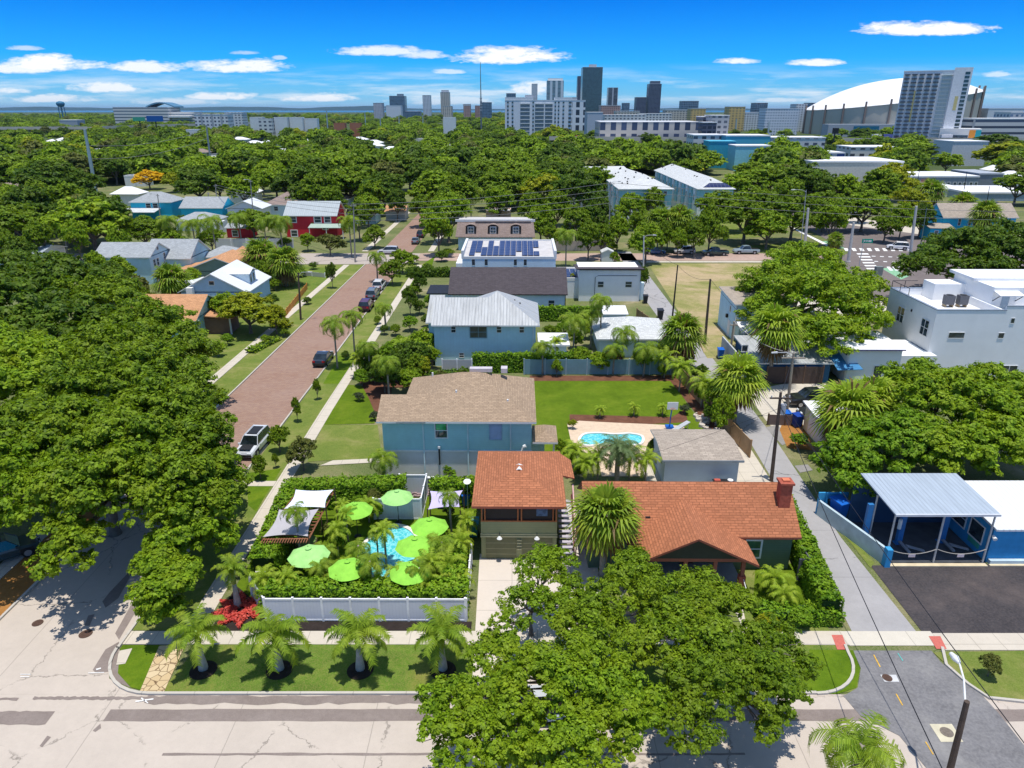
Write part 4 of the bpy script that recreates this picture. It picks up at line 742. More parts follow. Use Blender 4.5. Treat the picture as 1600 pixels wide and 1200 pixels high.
# apartment blocks near the junction of downtown
h=fb('apartment_block','long white apartment block with rows of balconies before downtown',789,894,157,880,24,M('apt_white',(.68,.7,.73)),'apartment block')
WNK=None
def winrow(h,xs,zs,w,hh,d=-.05,m=GL):
    for x in xs:
        for z in zs:
            o=bpy.data.objects.new('window',winrow.c[(w,hh)]) if (w,hh) in winrow.c else None
            if o is None:
                o=MB().box(0,w,-.25,.0,0,hh,m).build('window'); winrow.c[(w,hh)]=o.data
            else: COL.objects.link(o)
            o.parent=h.r; o.location=(x,d,z)
winrow.c={}
W_=h.w_; nz=[4+4.0*i for i in range(9)]; H_=h.h_; nz=[3+(H_-6)*i/8.0 for i in range(9)]
winrow(h,[W_*.03,W_*.10],nz,2.0,1.9); winrow(h,[W_*.86],nz,2.0,1.9); winrow(h,[W_*.95],nz,3.2,1.9); winrow(h,[W_*.41,W_*.74,W_*.79],nz,1.8,1.8)
for u0,u1 in ((.23,.37),(.45,.58),(.6,.71)):
    h.part('recess',MB().box(W_*u0,W_*u1,-.12,-.02,2,H_-3,M('recess_grey',(.2,.25,.28),.8)))
    for z in nz: h.part('balcony',MB().box(W_*u0,W_*u1,-1.3,-.1,z-1.0,z-.2,TRIM))
h.part('left_block',MB().box(0,W_*.42,-.04,12,H_,H_+3.4,M('apt_white',(0,0,0)))); h.part('right_block',MB().box(W_*.74,W_,-.04,12,H_,H_+3.4,M('apt_white',(0,0,0)))); h.part('rooftop_plant',MB().box(W_*.3,W_*.46,4,12,H_+3.4,H_+6,GR))
h=fb('apartment_block','slender white and black apartment block right behind the long white one',889,915,157,1150,20,facade('facade_bw',(.7,.72,.74),(.03,.04,.06),11,11,.5,.7),'apartment block',extra=((.05,.5,.1,4,GR),))
fb('office_block','brown-banded low block at the foot of the tallest skyscraper',939,970,165,1600,40,F7); fb('office_block','grey and white flat block right of the slender apartments',918,942,176,800,30,M('far_grey2',(.42,.46,.52)))
h=fb('industrial_building','wide flat-roofed pale building with dark blue bays before downtown',938,1092,191,640,40,facade('facade_bays',(.5,.48,.45),(.05,.07,.13),9,14,.5,.8),roof=RW)
rg=random.Random(11)
for i,(x0,x1,yt,Y,m,lb) in enumerate([(945,1010,180,1000,F9,'low pale office row below the tallest tower'),(962,1000,174,1300,F5,'cream parapet building below the two-strip tower'),(1000,1050,178,1150,F9,'white low block under the dark slab tower'),(1040,1078,172,1300,F5,'cream low block right of the dark slab tower'),(1066,1092,158,1500,F3,'grey building with open crown frame right of downtown'),(1080,1103,170,1200,F8,'mustard low building by the open-crowned block'),(1113,1140,181,620,facade('facade_conc',(.46,.46,.48),(.12,.13,.16),5,4,.55,.5),'square grey concrete building with window grid'),(1099,1114,183,640,F6,'dark charcoal block left of the square concrete building'),(1140,1165,167,1100,F8,'orange-yellow building with dark roof above the trees'),(1181,1200,161,1250,F3,'blue glass tower with slanted top right of the yellow building'),(1197,1250,170,950,facade('facade_resid',(.66,.68,.72),(.2,.25,.32),3.2,3.2,.5,.5),'long white residential slab left of the stadium'),(1245,1262,163,1100,F2,'white tower with dark strip beside the white slab'),(1265,1283,161,1250,F3,'small grey block peeping over the stadium left end'),(1050,1096,192,780,F9,'white warehouse with awnings right of the bay building'),(1164,1186,176,1150,F2,'pale low block between yellow building and blue glass tower')]):
    fb('office_block',lb,x0,x1,yt,Y,25,m)
fb('dark_annex','black cubic pavilion in front of the concrete building',1098,1120,192,560,12,F6); fb('blue_shop_block','turquoise commercial building with arched windows above the trees',1135,1204,213,430,22,facade('facade_turq',(.08,.42,.55),(.02,.05,.08),4,9,.25,.3),roof=RW); fb('white_shop_block','pale grey commercial building left of the turquoise one',1084,1132,212,440,18,F9,roof=RW); fb('turquoise_annex','low aqua annex with white roof below the turquoise building',1150,1206,229,395,14,M('aqua_wall',(.25,.6,.7)),roof=RW); fb('teal_lean_to','small teal roofed store in front of the grey commercial building',1108,1150,222,415,12,M('teal_wall',(.04,.35,.48)),roof=M('teal_roof',(.1,.45,.6)))
fb('white_shop_block','long white warehouse right of the turquoise building',1205,1290,216,440,20,F9,roof=RW); fb('warehouse','white flat-roofed warehouse with antenna poles at the right',1270,1412,254,315,30,M('wh_cream',(.6,.57,.52)),'warehouse',roof=RW)
h=fb('warehouse','grey warehouse with pink and white flower mural and white-framed windows',1413,1530,277,300,22,M('wh_grey',(.24,.27,.3)),'warehouse',roof=RW)
for i in range(8): h.win(14+i*2.0+(i//3)*.6,1.4,1.1,1.6,'S',0,fw=.15)
h.part('mural',MB().prism([(8.5+2.6*math.cos(t)*(1+.15*math.sin(5*t)),0+0*t) for t in (0,1)],0,0) if 0 else MB().poly([(9+2.3*math.cos(t)*(1+.2*math.sin(6*t)),-.03,3.0+1.6*math.sin(t)*(1+.2*math.sin(6*t))) for t in [k*.21 for k in range(30)]],M('mural_pink',(.6,.25,.2))).poly([(6.6+1.5*math.cos(t)*(1+.2*math.sin(5*t)),-.05,2.3+1.3*math.sin(t)*(1+.2*math.sin(5*t))) for t in [k*.21 for k in range(30)]],M('mural_cream',(.6,.5,.4))))
fb('warehouse','dark grey end wing of the mural warehouse',1530,1568,273,305,20,M('wh_dark',(.2,.22,.25)),'warehouse',roof=GR); fb('warehouse','blue-grey low warehouse with white roof at the right edge',1515,1640,303,262,24,M('wh_blue',(.3,.38,.45)),'warehouse',roof=RW); fb('warehouse','white-roofed strip building before the mural warehouse',1440,1515,297,275,18,M('wh_w',(.6,.6,.6)),'warehouse',roof=RW)
simple('red_gable_shed','small house with dark red gable roof among white roofs at the right',1512,1545,240,4,14,7.5,S_WHITE,M('roof_darkred',(.3,.03,.03)),'y'); fb('warehouse','white flat building behind the red gabled shed',1490,1545,222,430,20,M('wh_w',(0,0,0)),'warehouse',roof=RW); fb('warehouse','white wavy-roofed store in the trees right of the billboard',1330,1400,231,395,18,F9,'warehouse',roof=RW); fb('warehouse','white shop with blue canopies left of the bright yellow-green tree',1250,1320,240,360,16,facade('facade_shop',(.6,.6,.62),(.05,.1,.3),6,9,.6,.4),'shop',roof=RW)
# stadium: tilted dome on a cream drum
st=empty('domed_stadium',(430,900,0),0,'huge stadium with a slanted white dome on cream walls','stadium')
SW=M('stadium_wall',(.5,.46,.38),.85,.06,.05); SD=M('stadium_dome',(.8,.79,.79),.6,.03,.05); RIB=M('stadium_rib',(.25,.19,.16),.8)
cx,cy=495,1000; st.location=(cx,cy,0); RD=102
def rimz(a): return 42+12*math.cos(a)  # higher to the right
b=MB(); n=72
for k in range(n):
    a0,a1=2*math.pi*k/n,2*math.pi*(k+1)/n; p0=(RD*math.cos(a0),RD*math.sin(a0)); p1=(RD*math.cos(a1),RD*math.sin(a1)); b.poly([(p0[0],p0[1],0),(p1[0],p1[1],0),(p1[0],p1[1],rimz(a1)),(p0[0],p0[1],rimz(a0))],SW)
b.build('drum_wall',None,st)
b=MB(); rings=12
def dz(a,r): 
    q=r/RD; return rimz(a)*q+(1-q)*42+25*(1-q**2.2)
for j in range(rings):
    r0,r1=RD*1.01*(j/rings),RD*1.01*((j+1)/rings)
    for k in range(36):
        a0,a1=2*math.pi*k/36,2*math.pi*(k+1)/36
        q=[(r0*math.cos(a0),r0*math.sin(a0),dz(a0,r0)),(r1*math.cos(a0),r1*math.sin(a0),dz(a0,r1)),(r1*math.cos(a1),r1*math.sin(a1),dz(a1,r1)),(r0*math.cos(a1),r0*math.sin(a1),dz(a1,r0))]
        b.poly(q if j else [q[0],q[1],q[2]],SD)
b.build('dome',None,st)
for k in range(24):
    a=2*math.pi*(k+.3)/24; x,y=(RD+1.2)*math.cos(a),(RD+1.2)*math.sin(a)
    if y<40: MB().box(x-.9,x+.9,y-.9,y+.9,0,rimz(a)+5,RIB).build('rib',None,st)
MB().box(-RD-20,RD*.2,-RD-8,-RD+10,0,14,GR).box(-RD+10,-RD+40,-RD-8.4,-RD-8,2,12,M('stadium_glass',(.02,.15,.25),.2)).build('concourse',None,st)
# residential tower in front of the stadium
h=fb('apartment_tower','tall white apartment tower with balcony grid and colour accents in front of the stadium',1413,1505,112,640,20,M('tower_white',(.74,.74,.76)),'apartment tower',rz=-R(27)); W_,H_=h.w_,h.h_
fl=[6+(H_-9)*i/17 for i in range(18)]
WB=M('balcony_dark',(.09,.1,.12),.4)
for ci,u in enumerate((.03,.14,.25,.36,.47)):
    h.part('window_column',MB().box(W_*(u+.005),W_*(u+.05),-.14,-.03,5,H_-2,M('tower_glass',(.5,.52,.55),.3)))
for i,z in enumerate(fl):
    for u in (.02,.13,.24,.35,.46):
        if len([c for c in h.r.children if c.name.startswith('balcony')])<90: h.part('balcony',MB().box(W_*u,W_*(u+.08),-1.4,-.14,z,z+1.1,WB))
h.part('corner_balconies',[h_ for h_ in [MB()]][0].box(W_*.58,W_*.72,-.12,-.03,4,H_-2,M('tower_teal',(.42,.5,.52),.3)))
q=MB()
for z in fl: q.box(W_*.57,W_*.73,-1.2,-.05,z-.3,z,TRIM)
h.part('balcony_slabs',q)
h.part('white_fin',MB().box(W_*.74,W_,-2.0,-.03,0,H_+2.2,M('tower_white2',(.76,.76,.78)))); 
for i,z in enumerate(fl): h.part('window',MB().box(W_*.9,W_*.97,-2.1,-1.95,z,z+2.0,GL)) if i<18 else None
h.part('accent_panel',MB().box(W_*.82,W_*.87,-2.08,-1.95,H_*.5,H_*.68,M('accent_yellow',(.65,.55,.25)))); h.part('accent_panel',MB().box(W_*.2,W_*.23,-.2,-.02,H_*.35,H_*.75,M('accent_yellow',(0,0,0)))); h.part('accent_panel',MB().box(W_*.02,W_*.3,-.18,-.02,2,9,M('accent_purple',(.4,.2,.4)))); h.part('base_wing',MB().box(W_*.7,W_*1.3,-6,14,0,16,TRIM)); h.part('base_glazing',MB().box(W_*.72,W_*1.12,-6.2,-6,1,11,GLB)); h.part('mural',MB().box(W_*1.13,W_*1.22,-6.2,-6,2,15,M('mural_orange',(.75,.3,.05))).box(W_*1.22,W_*1.3,-6.2,-6,6,15,M('mural_teal',(.03,.35,.4))))
fb('parking_structure','low white parking deck with dark bands right of the tall apartment tower',1525,1660,186,660,30,facade('facade_deck',(.62,.6,.58),(.07,.08,.12),60,5,.95,.4),'parking garage'); fb('office_block','pale block with coloured windows at the far right',1580,1660,176,720,25,facade('facade_right',(.62,.6,.6),(.15,.2,.3),5,4,.5,.5)); fb('office_block','white curved hall behind the parking deck',1545,1600,170,950,30,M('far_white',(0,0,0)))
# highways
def viaduct(label,pts,wd,z,th=2.2,m=None,name='elevated_highway'):
    r=empty(name,(pts[0][0],pts[0][1],0),0,label,'highway'); b=MB(); o=Vector((pts[0][0],pts[0][1],0)); P=[Vector((p[0],p[1],0))-o for p in pts]
    mm=m or M('viaduct_cream',(.55,.5,.42),.9,.08,.1)
    for i in range(len(P)-1):
        d=(P[i+1]-P[i]).normalized(); n_=Vector((-d.y,d.x,0))*wd/2; b.prism([tuple(P[i]-n_)[:2],tuple(P[i+1]-n_)[:2],tuple(P[i+1]+n_)[:2],tuple(P[i]+n_)[:2]],z-th,z,mm)
        b.prism([tuple(P[i]-n_)[:2],tuple(P[i+1]-n_)[:2],tuple(P[i+1]-n_*.96)[:2],tuple(P[i]-n_*.96)[:2]],z,z+1,mm)
    b.build('deck',None,r)
    for i in range(len(P)-1):
        L=(P[i+1]-P[i]).length; k=int(L/38)
        for j in range(k):
            p=P[i].lerp(P[i+1],(j+.5)/max(k,1)); MB().box(p.x-2.5,p.x+2.5,p.y-2,p.y+2,0,z-th,mm).build('pier',None,r)
    return r
a=D(-60,196,880); viaduct('long concrete viaduct crossing at the left edge behind the trees',[(a.x,880),(D(140,197,900).x,900),(D(230,196,1000).x,1000),(D(420,192,1250).x,1250)],16,10.5)
viaduct('pale elevated highway running below the stadium and apartment tower',[(D(860,210,640).x,640),(D(1100,210,620).x,620),(D(1300,210,600).x,600),(D(1700,206,600).x,600)],18,8.5)
viaduct('second pale highway ramp above the first below the apartment tower',[(D(1380,204,690).x,660),(D(1700,204,690).x,690)],10,11,1.5)
CARW=M('far_car_white',(.7,.7,.72),.4); CARB=M('far_car_blue',(.08,.1,.3),.4); CARR=M('far_car_red',(.4,.03,.03),.4)
for i,(px_,m,lb) in enumerate(((1285,CARW,'white van'),(1372,CARW,'long white truck'),(1386,CARB,'dark blue lorry'),(1480,CARW,'white box truck'),(905,CARR,'red car'),(1535,CARW,'pale car'),(1005,M('far_car_dark',(.05,.05,.06),.4),'dark car'))):
    X=D(px_,208,612).x; r=empty('highway_vehicle',(X,612 if px_>1250 else 630,8.5),0,lb+' driving on the elevated highway near '+['the billboard','the stadium wall','the white truck','the tall apartment tower','the white apartments','the parking deck','the bay-fronted building'][i],'truck' if i in(1,2,3) else 'car'); L=9 if i in (1,2,3) else 4.6; MB().box(-L/2,L/2,-1,1,.5,1.2 if L<5 else 3.0,m).build('body',None,r); MB().box(-L*.25,L*.3,-.9,.9,1.2 if L<5 else 3.0,1.8 if L<5 else 3.3,m).build('cab_roof',None,r)
# left: hospital, hotel, tower, billboards
CW=facade('facade_ribbon',(.62,.6,.57),(.1,.13,.16),200,5.2,.99,.35); h=fb('hospital','long cream building with ribbon windows and blue curved roof on the left skyline',176,262,168,1350,50,CW,'hospital',roof=RW); W_=h.w_
q=MB(); n=12; 
for k in range(n):
    x0,x1=W_*.55+W_*.52*k/n,W_*.55+W_*.52*(k+1)/n; z0,z1=h.h_+2+7*math.sin(math.pi*k/n),h.h_+2+7*math.sin(math.pi*(k+1)/n); q.slab([(x0,10,z0),(x1,10,z1),(x1,50,z1),(x0,50,z0)],2,M('roof_steelblue',(.08,.2,.3),.4))
h.part('curved_roof',q); h.part('east_wing',MB().box(W_,W_*1.45,5,40,0,h.h_*.78,CW)); h.part('portico',MB().box(W_*1.0,W_*1.4,-6,5,h.h_*.5,h.h_*.58,TRIM))
h=fb('hotel','white four-storey hotel with dark stair strips left of centre',303,355,179,900,18,facade('facade_hotel',(.68,.68,.68),(.09,.1,.14),4.6,4,.5,.5),'hotel',roof=RW); 
for u in (.18,.5,.78): h.part('stair_strip',MB().box(h.w_*u,h.w_*(u+.06),-.3,-.02,0,h.h_+1,GR))
fb('office_block','low white office row right behind the hotel',350,378,176,1100,20,F9,roof=RW); fb('office_block','pair of grey sheds behind the viaduct',92,120,188,1100,20,GR)
t=empty('water_tower',tuple(D(96,170,1900))[:2]+(0,),0,'blue water tower standing over the left tree line','water tower'); zt=D(96,158,1900).z; zb=D(96,166,1900).z; BT=M('tank_blue',(.03,.16,.28),.6); rr=10
MB().tube([(0,0,zb-2),(0,0,zb+1),(0,0,zb+(zt-zb)*.5),(0,0,zt-2),(0,0,zt)],[3,rr*.8,rr,rr*.8,2],20,BT).build('tank',None,t,smooth=True)
for k in range(6): a=math.pi*k/3; MB().tube([(8*math.cos(a),8*math.sin(a),0),(7*math.cos(a),7*math.sin(a),zb+3)],.9,6,BT).build('leg',None,t)
MB().tube([(0,0,0),(0,0,zb)],1.6,8,BT).build('riser',None,t)
def billboard(label,x0,x1,y0,y1,Y,m):
    a,b=D(x0,y1,Y),D(x1,y0,Y); r=empty('billboard',(a.x,Y,0),0,label,'billboard'); MB().box(0,b.x-a.x,-.2,.2,a.z,b.z,m).build('panel',None,r); MB().tube([((b.x-a.x)/2,.5,0),((b.x-a.x)/2,.5,a.z)],.5,8,BLACK).build('post',None,r)
billboard('green billboard left of the blue one among the trees',208,226,183,189,760,M('bb_green',(.05,.35,.22),.6)); billboard('blue billboard beside the green one among the trees',230,254,181,190,740,M('bb_blue',(.01,.1,.35),.6)); billboard('black billboard seen from behind beside the right highway',1300,1311,200,209,560,BLACK)
# scattered white roofs and flats in the wooded middle distance
rg=random.Random(21)
spots=[(414,188,415,'white flats'),(438,186,430,'w'),(462,186,440,'w'),(485,188,0,'w'),(400,186,0,'w'),(702,186,0,'w'),(1040,200,0,'w'),(300,205,0,'w'),(372,212,0,'w'),(395,218,0,'w'),(100,212,0,'w'),(80,216,0,'w'),(585,222,0,'w'),(640,242,0,'w'),(655,268,0,'w'),(583,217,0,'w'),(310,232,0,'t'),(330,244,0,'w'),(340,236,0,'t'),(210,270,0,'w'),(460,245,0,'r'),(530,195,0,'r'),(555,195,0,'r'),(415,218,0,'w'),(430,220,0,'w'),(545,262,0,'w'),(640,265,0,'b'),(735,258,0,'w'),(830,246,0,'w'),(1062,230,0,'w'),(1330,300,0,'t'),(1345,308,0,'t'),(1560,260,0,'w'),(1585,270,0,'w'),(380,295,0,'w'),(195,297,0,'w'),(850,262,0,'w'),(890,300,0,'w'),(1002,205,0,'w')]
spots+=[(x,y,0,k) for x,y,k in ((45,245,'w'),(150,250,'t'),(275,255,'w'),(420,252,'w'),(500,236,'w'),(560,243,'t'),(690,246,'w'),(770,236,'w'),(60,262,'w'),(700,222,'w'),(480,215,'w'),(255,228,'w'),(155,228,'w'),(610,228,'w'),(860,222,'w'),(910,232,'w'),(985,226,'w'),(350,262,'w'),(505,270,'r'),(590,255,'w'),(20,228,'w'),(745,212,'w'),(655,212,'w'),(560,212,'w'),(950,215,'t'),(440,232,'w'))]
adj=['white flats with dark windows','small white house','pale block','low white roof','tiny white roof','white cubic villa','square white house','little pale house','flat white roof','long pale shed','small white warehouse','low bright roof','white bungalow','white gabled cottage','pale-roofed cottage','white roofed shed','tan roofed house','white yard building','tan hipped house','bright little house','rust coloured house','orange-roofed hall','red-roofed hall','pale pair house','narrow white house','grey-white cottage','blue-grey garage','small bright bungalow','half hidden white roof','white-fronted shop','sandy roofed house','sandy gable','bright office','white corner house','pale carport','white tent-like roof','half hidden villa','pale bungalow','white store']
near=['left of the tall poles','beside the second flats','third in the row','at the end of the row','first in the row','below the cream tower','before the bay building','behind the hotel','below the hotel','left of the poles','under the viaduct','beyond the viaduct','in the deep trees','left of the far street','above the red barn','in the dense canopy','near the grey pole','below the grey pole','beside the grey pole','above the azure house','behind the dark tree','right of the steel pole','left of the steel pole','by the left flats','under the left flats','above the brown roof','among dark oaks','near the street end','above the townhouses','near the orange tree','by the bright yellow-green tree','under the bright yellow-green tree','at the right edge','by the right edge','above the barn','above the yellow tree','behind the townhouses','in the trees left of the townhouses','left of the highway']
for i,(px_,py_,_,k) in enumerate(spots):
    c=G(px_,py_+6,4) if py_>205 else D(px_,py_,760+(i%40)*6); Wd=min(26,max(9,c.y*.022)) if py_>205 else 13; hh=4 if py_>205 else max(6,D(px_,py_-2,c.y).z)
    wm={'w':S_WHITE,'t':STUC_G,'r':M('wall_rust',(.4,.16,.09)),'b':S_BLUE2}.get(k,F9); rm={'w':RW,'t':SH_BROWN,'r':M('roof_rust',(.5,.2,.1)),'b':SH_GREY}.get(k,RW)
    pass
    h=Bld('distant_house',adj[i]+' '+near[i] if i<len(adj) else '%s roof among the trees, %s'%({'w':'white','t':'tan','r':'rust-red'}[k],['near the viaduct end','below the first monopole','between the two monopoles','above the brown hip roof','left of the far street end','above the oak ridge','right of the far street','above the mission garage','at the left edge under the viaduct','below the radio mast','below the square flats','left below the hotel','right below the hospital','below the blank white block','below the white apartments','below the bay-fronted building','left of the highway ramp','above the azure gabled house','just above the red barn oak','above the street-end oaks','at the far left edge','right of the radio mast foot','below the plain pale tower','below the stepped pink block','in front of the bay-fronted building','above the paired poles'][i-39]),'house',c.x-Wd/2,c.y,rg.uniform(-.05,.05)); h.wall(0,Wd,0,Wd*.7,0,hh,wm)
    if py_>205 and rg.random()<.7: h.hip(0,Wd,0,Wd*.7,hh,hh+2.2,rm,.5)
    else: h.flat(0,Wd,0,Wd*.7,hh,rm,wm,.5)
# radio mast
r=empty('radio_mast',tuple(D(752,195,900))[:2]+(0,),0,'tall thin lattice radio mast rising above the skyline','radio mast'); zt=D(752,97,900).z; zm=D(752,160,900).z; mm=M('mast_grey',(.16,.18,.2),.6); MB().tube([(0,0,0),(0,0,zm),(0,0,zt)],[1.1,.7,.25],4,mm).build('mast',None,r)
for k in range(5): MB().box(-1.3,1.3,-.5,.5,zm*.75+k*3.2,zm*.75+k*3.2+1.8,GR).build('antenna',None,r)
# low hills and distant shore on the horizon
b=MB(); rg=random.Random(3); n=160; X0=-16000; hz=[34+44*abs(math.sin(i*.21)*math.cos(i*.083+1))+rg.uniform(0,8) for i in range(n+1)]
for i in range(n):
    xa,xb=X0+32000*i/n,X0+32000*(i+1)/n
    if -2500<xa<16500: z0,z1=hz[i]*.6,hz[i+1]*.6
    else: z0,z1=hz[i],hz[i+1]
    for (ya,yb,f0,f1) in ((14000,14400,0,1),(14400,15500,1,.6)): b.poly([(xa,ya,z0*f0),(xb,ya,z1*f0),(xb,yb,z1*f1),(xa,yb,z0*f1)],M('shore_green',(.01,.045,.055),.95,.2,.0005))
tag(b.build('far_shore'),kind='structure')
# ================= VEGETATION
def leafmesh(name,P,N,S,rng,mat,asp=.62,bend=True,mats=None,mi=None):
    n=len(P); N=N/np.linalg.norm(N,axis=1)[:,None]
    T=rng.normal(size=(n,3)); T-= (T*N).sum(1)[:,None]*N; T/=np.linalg.norm(T,axis=1)[:,None]; B=np.cross(N,T)
    S=S[:,None]; a=P-T*S; c=P+T*S; b=P+B*S*asp-T*S*.15; d=P-B*S*asp-T*S*.15
    V=np.stack([a,b,c,d],1).reshape(-1,3)
    return V
def meshquads(name,V,mats,mi=None):
    n=len(V)//4; me=bpy.data.meshes.new(name); me.vertices.add(len(V)); me.vertices.foreach_set('co',V.astype(np.float32).ravel())
    me.loops.add(4*n); me.loops.foreach_set('vertex_index',np.arange(4*n,dtype=np.int32)); me.polygons.add(n); me.polygons.foreach_set('loop_start',np.arange(0,4*n,4,dtype=np.int32)); me.polygons.foreach_set('loop_total',np.full(n,4,dtype=np.int32))
    for m in (mats if isinstance(mats,(list,tuple)) else [mats]): me.materials.append(m)
    if mi is not None: me.polygons.foreach_set('material_index',mi.astype(np.int32))
    me.update(calc_edges=True); return me
def crown_V(lobes,blob,dens,npb,leaf,seed,fill=.3,flat=.62,zmin=.2):
    "leaf sprays on clumps that cover a set of lobes (x,y,z,rx,rz)"
    rng=np.random.default_rng(seed); out=[]; C=[];Rb=[]
    L=np.array(lobes,float)
    for (x,y,z,r,rz) in lobes:
        nb=max(6,int(dens*.58*4*math.pi*r*r*.62/(blob*blob)))
        d=rng.normal(size=(nb,3)); d/=np.linalg.norm(d,axis=1)[:,None]; d[:,2]=np.where(d[:,2]<-.35,-d[:,2],d[:,2])
        k=np.where(rng.random(nb)<fill,rng.uniform(.45,.85,nb),rng.uniform(.8,1.16,nb))
        c=np.stack([x+d[:,0]*k*r,y+d[:,1]*k*r,z+d[:,2]*k*rz],1)
        keep=np.ones(nb,bool)
        for (x2,y2,z2,r2,rz2) in lobes:
            if (x2,y2,z2)==(x,y,z): continue
            q=((c[:,0]-x2)/r2)**2+((c[:,1]-y2)/r2)**2+((c[:,2]-z2)/rz2)**2; keep&=~((q<.55)&(rng.random(nb)<.85))
        keep&=c[:,2]>zmin; C.append(c[keep])
    C=np.concatenate(C); nb=len(C); rb=blob*rng.uniform(.6,1.35,nb)
    # each clump is a dome of small sprays, each spray a tuft of leaves
    nsp=np.maximum(4,(11*(rb/blob)**2)).astype(int); i1=np.repeat(np.arange(nb),nsp); m1=len(i1)
    d1=rng.normal(size=(m1,3)); d1/=np.linalg.norm(d1,axis=1)[:,None]; d1[:,2]=np.where(d1[:,2]<-.1,-d1[:,2]*.7,d1[:,2])
    S1=C[i1]+d1*(rb[i1]*rng.uniform(.6,1.12,m1))[:,None]*np.array([1,1,flat]); r1=rb[i1]*.36
    per=max(3,int(npb/11)); i2=np.repeat(np.arange(m1),per); n=len(i2); d=rng.normal(size=(n,3)); d/=np.linalg.norm(d,axis=1)[:,None]
    P=S1[i2]+d*(r1[i2]*rng.uniform(.3,1.15,n))[:,None]*np.array([1,1,.75]); N=d1[i2]*.75+d*.35+rng.normal(size=(n,3))*.33; N[:,2]+=.45
    return leafmesh('',P,N,leaf*rng.uniform(.55,1.3,n),rng,None),C
OAK=leafmat('oak_leaves',(.055,.11,.004),(.28,.43,.016),(.35,.43,.02)); OAK2=leafmat('oak_leaves_bright',(.08,.16,.005),(.36,.54,.02),(.44,.5,.024)); OAKD=leafmat('oak_leaves_dark',(.03,.075,.006),(.17,.29,.018),(.22,.28,.018))
YELG=leafmat('leaves_yellowgreen',(.14,.2,.006),(.46,.5,.018),(.6,.54,.02)); FLAME=leafmat('flowers_yellow',(.6,.4,.01),(.95,.66,.02),(.9,.5,.01),scale=.8); SILV=leafmat('leaves_silvery',(.05,.075,.03),(.13,.17,.08),(.16,.18,.1)); HEDG=leafmat('hedge_leaves',(.06,.15,.005),(.32,.54,.025),(.42,.54,.03),scale=1.2); DRYM=leafmat('leaves_olive',(.08,.11,.02),(.25,.28,.06),(.3,.28,.07)); REDL=leafmat('leaves_red',(.5,.05,.05),(.95,.18,.14),(.95,.25,.16)); MARO=leafmat('leaves_maroon',(.08,.02,.02),(.22,.06,.04),(.12,.08,.02))
BARK=M('bark',(.16,.135,.11),.95,.3,3); BARKG=M('bark_grey',(.36,.34,.31),.95,.25,3); PBARK=M('palm_bark',(.27,.24,.2),.95,.3,4)
def trunk(b,h,lobes,r,rg,m=None,lean=0,vis=1.0,n=8):
    "tapered bole and a limb to each lobe"
    base=Vector((0,0,0)); fork=Vector((lean*.5,0,h)); b.tube([base-Vector((0,0,.1)),base+Vector((0,0,.4)),(base+fork)/2+Vector((rg.uniform(-.1,.1),rg.uniform(-.1,.1),0)),fork],[r*1.35,r,r*.85,r*.7],n)
    for (x,y,z,R_,rz) in lobes:
        e=Vector((x,y,z+rz*.25*vis)); mid=fork.lerp(e,.5)+Vector((rg.uniform(-.3,.3),rg.uniform(-.3,.3),-.2)); b.tube([fork-Vector((0,0,.15)),mid,e],[r*.6,r*.4,r*.12],6)
        for k in range(4):
            a=rg.uniform(0,6.28); e2=Vector((x+math.cos(a)*R_*.8,y+math.sin(a)*R_*.8,z+rz*rg.uniform(-.1,.5))); b.tube([mid,(mid+e2)/2+Vector((0,0,rg.uniform(-.2,.5))),e2],[r*.32,r*.2,r*.05],5)
    return b
def hero(name,label,base,lobes,blob,dens,npb,leaf,mat,seed,th,tr,cat='tree',group=None,fill=.3,flat=.62,bark=BARK):
    "tree built for its place; lobes in pixel terms (px,py,z,r,rz)"
    X,Y=base; r=empty(name,(X,Y,0),0,label,cat,group); W_=[]
    for (a,b_,z,R_,rz) in lobes:
        c=G(a,b_,z); W_.append((c.x-X,c.y-Y,z,R_,rz))
    V,_=crown_V(W_,blob,dens,npb,leaf,seed,fill,flat)
    o=bpy.data.objects.new('crown',meshquads('crown',V,mat)); COL.objects.link(o); o.parent=r
    trunk(MB(),th,W_,tr,random.Random(seed)).build('trunk',bark,r,smooth=True); return r
# ---- great oaks at the left
LG='tall oaks massed along the left of the street'
hero('oak_tree','large oak in the mass beside the white jeep-like car, nearest the brick street',(-27.5,56),[(300,690,6.5,3.3,2.5),(275,640,7,3.6,2.6),(335,768,5,2.2,1.8),(295,760,5.5,3.0,2.2)],.75,.82,210,.15,OAK,1,3.2,.35,group=LG)
hero('oak_tree','wide oak spreading its shadow over the concrete side road',(-31,47.5),[(225,760,6.5,3.7,2.7),(160,770,7,3.4,2.6),(265,800,5.5,2.7,2.2),(110,860,5,2.0,1.7),(185,700,8,3.6,2.5)],.7,.8,220,.145,OAK,2,3.4,.4,group=LG)
hero('oak_tree','broad oak with pale bare limbs showing in the middle of the left mass',(-45,62),[(120,640,8,4.6,3.0),(190,600,8.5,4.4,2.8),(60,700,7.5,4.2,2.8),(240,650,8,3.6,2.6),(130,700,7.8,3.8,2.6)],.8,.78,200,.17,OAK,3,4,.45,group=LG,fill=.38,bark=BARKG)
hero('oak_tree','oak at the left frame edge with dead grey branches in its crown',(-57,68),[(40,600,8.5,4.6,3.0),(-30,640,8.5,4.6,3.0),(0,560,9,4.4,3.0),(-20,720,7,4.2,2.8)],.85,.72,180,.18,OAK2,4,4,.45,group=LG,bark=BARKG)
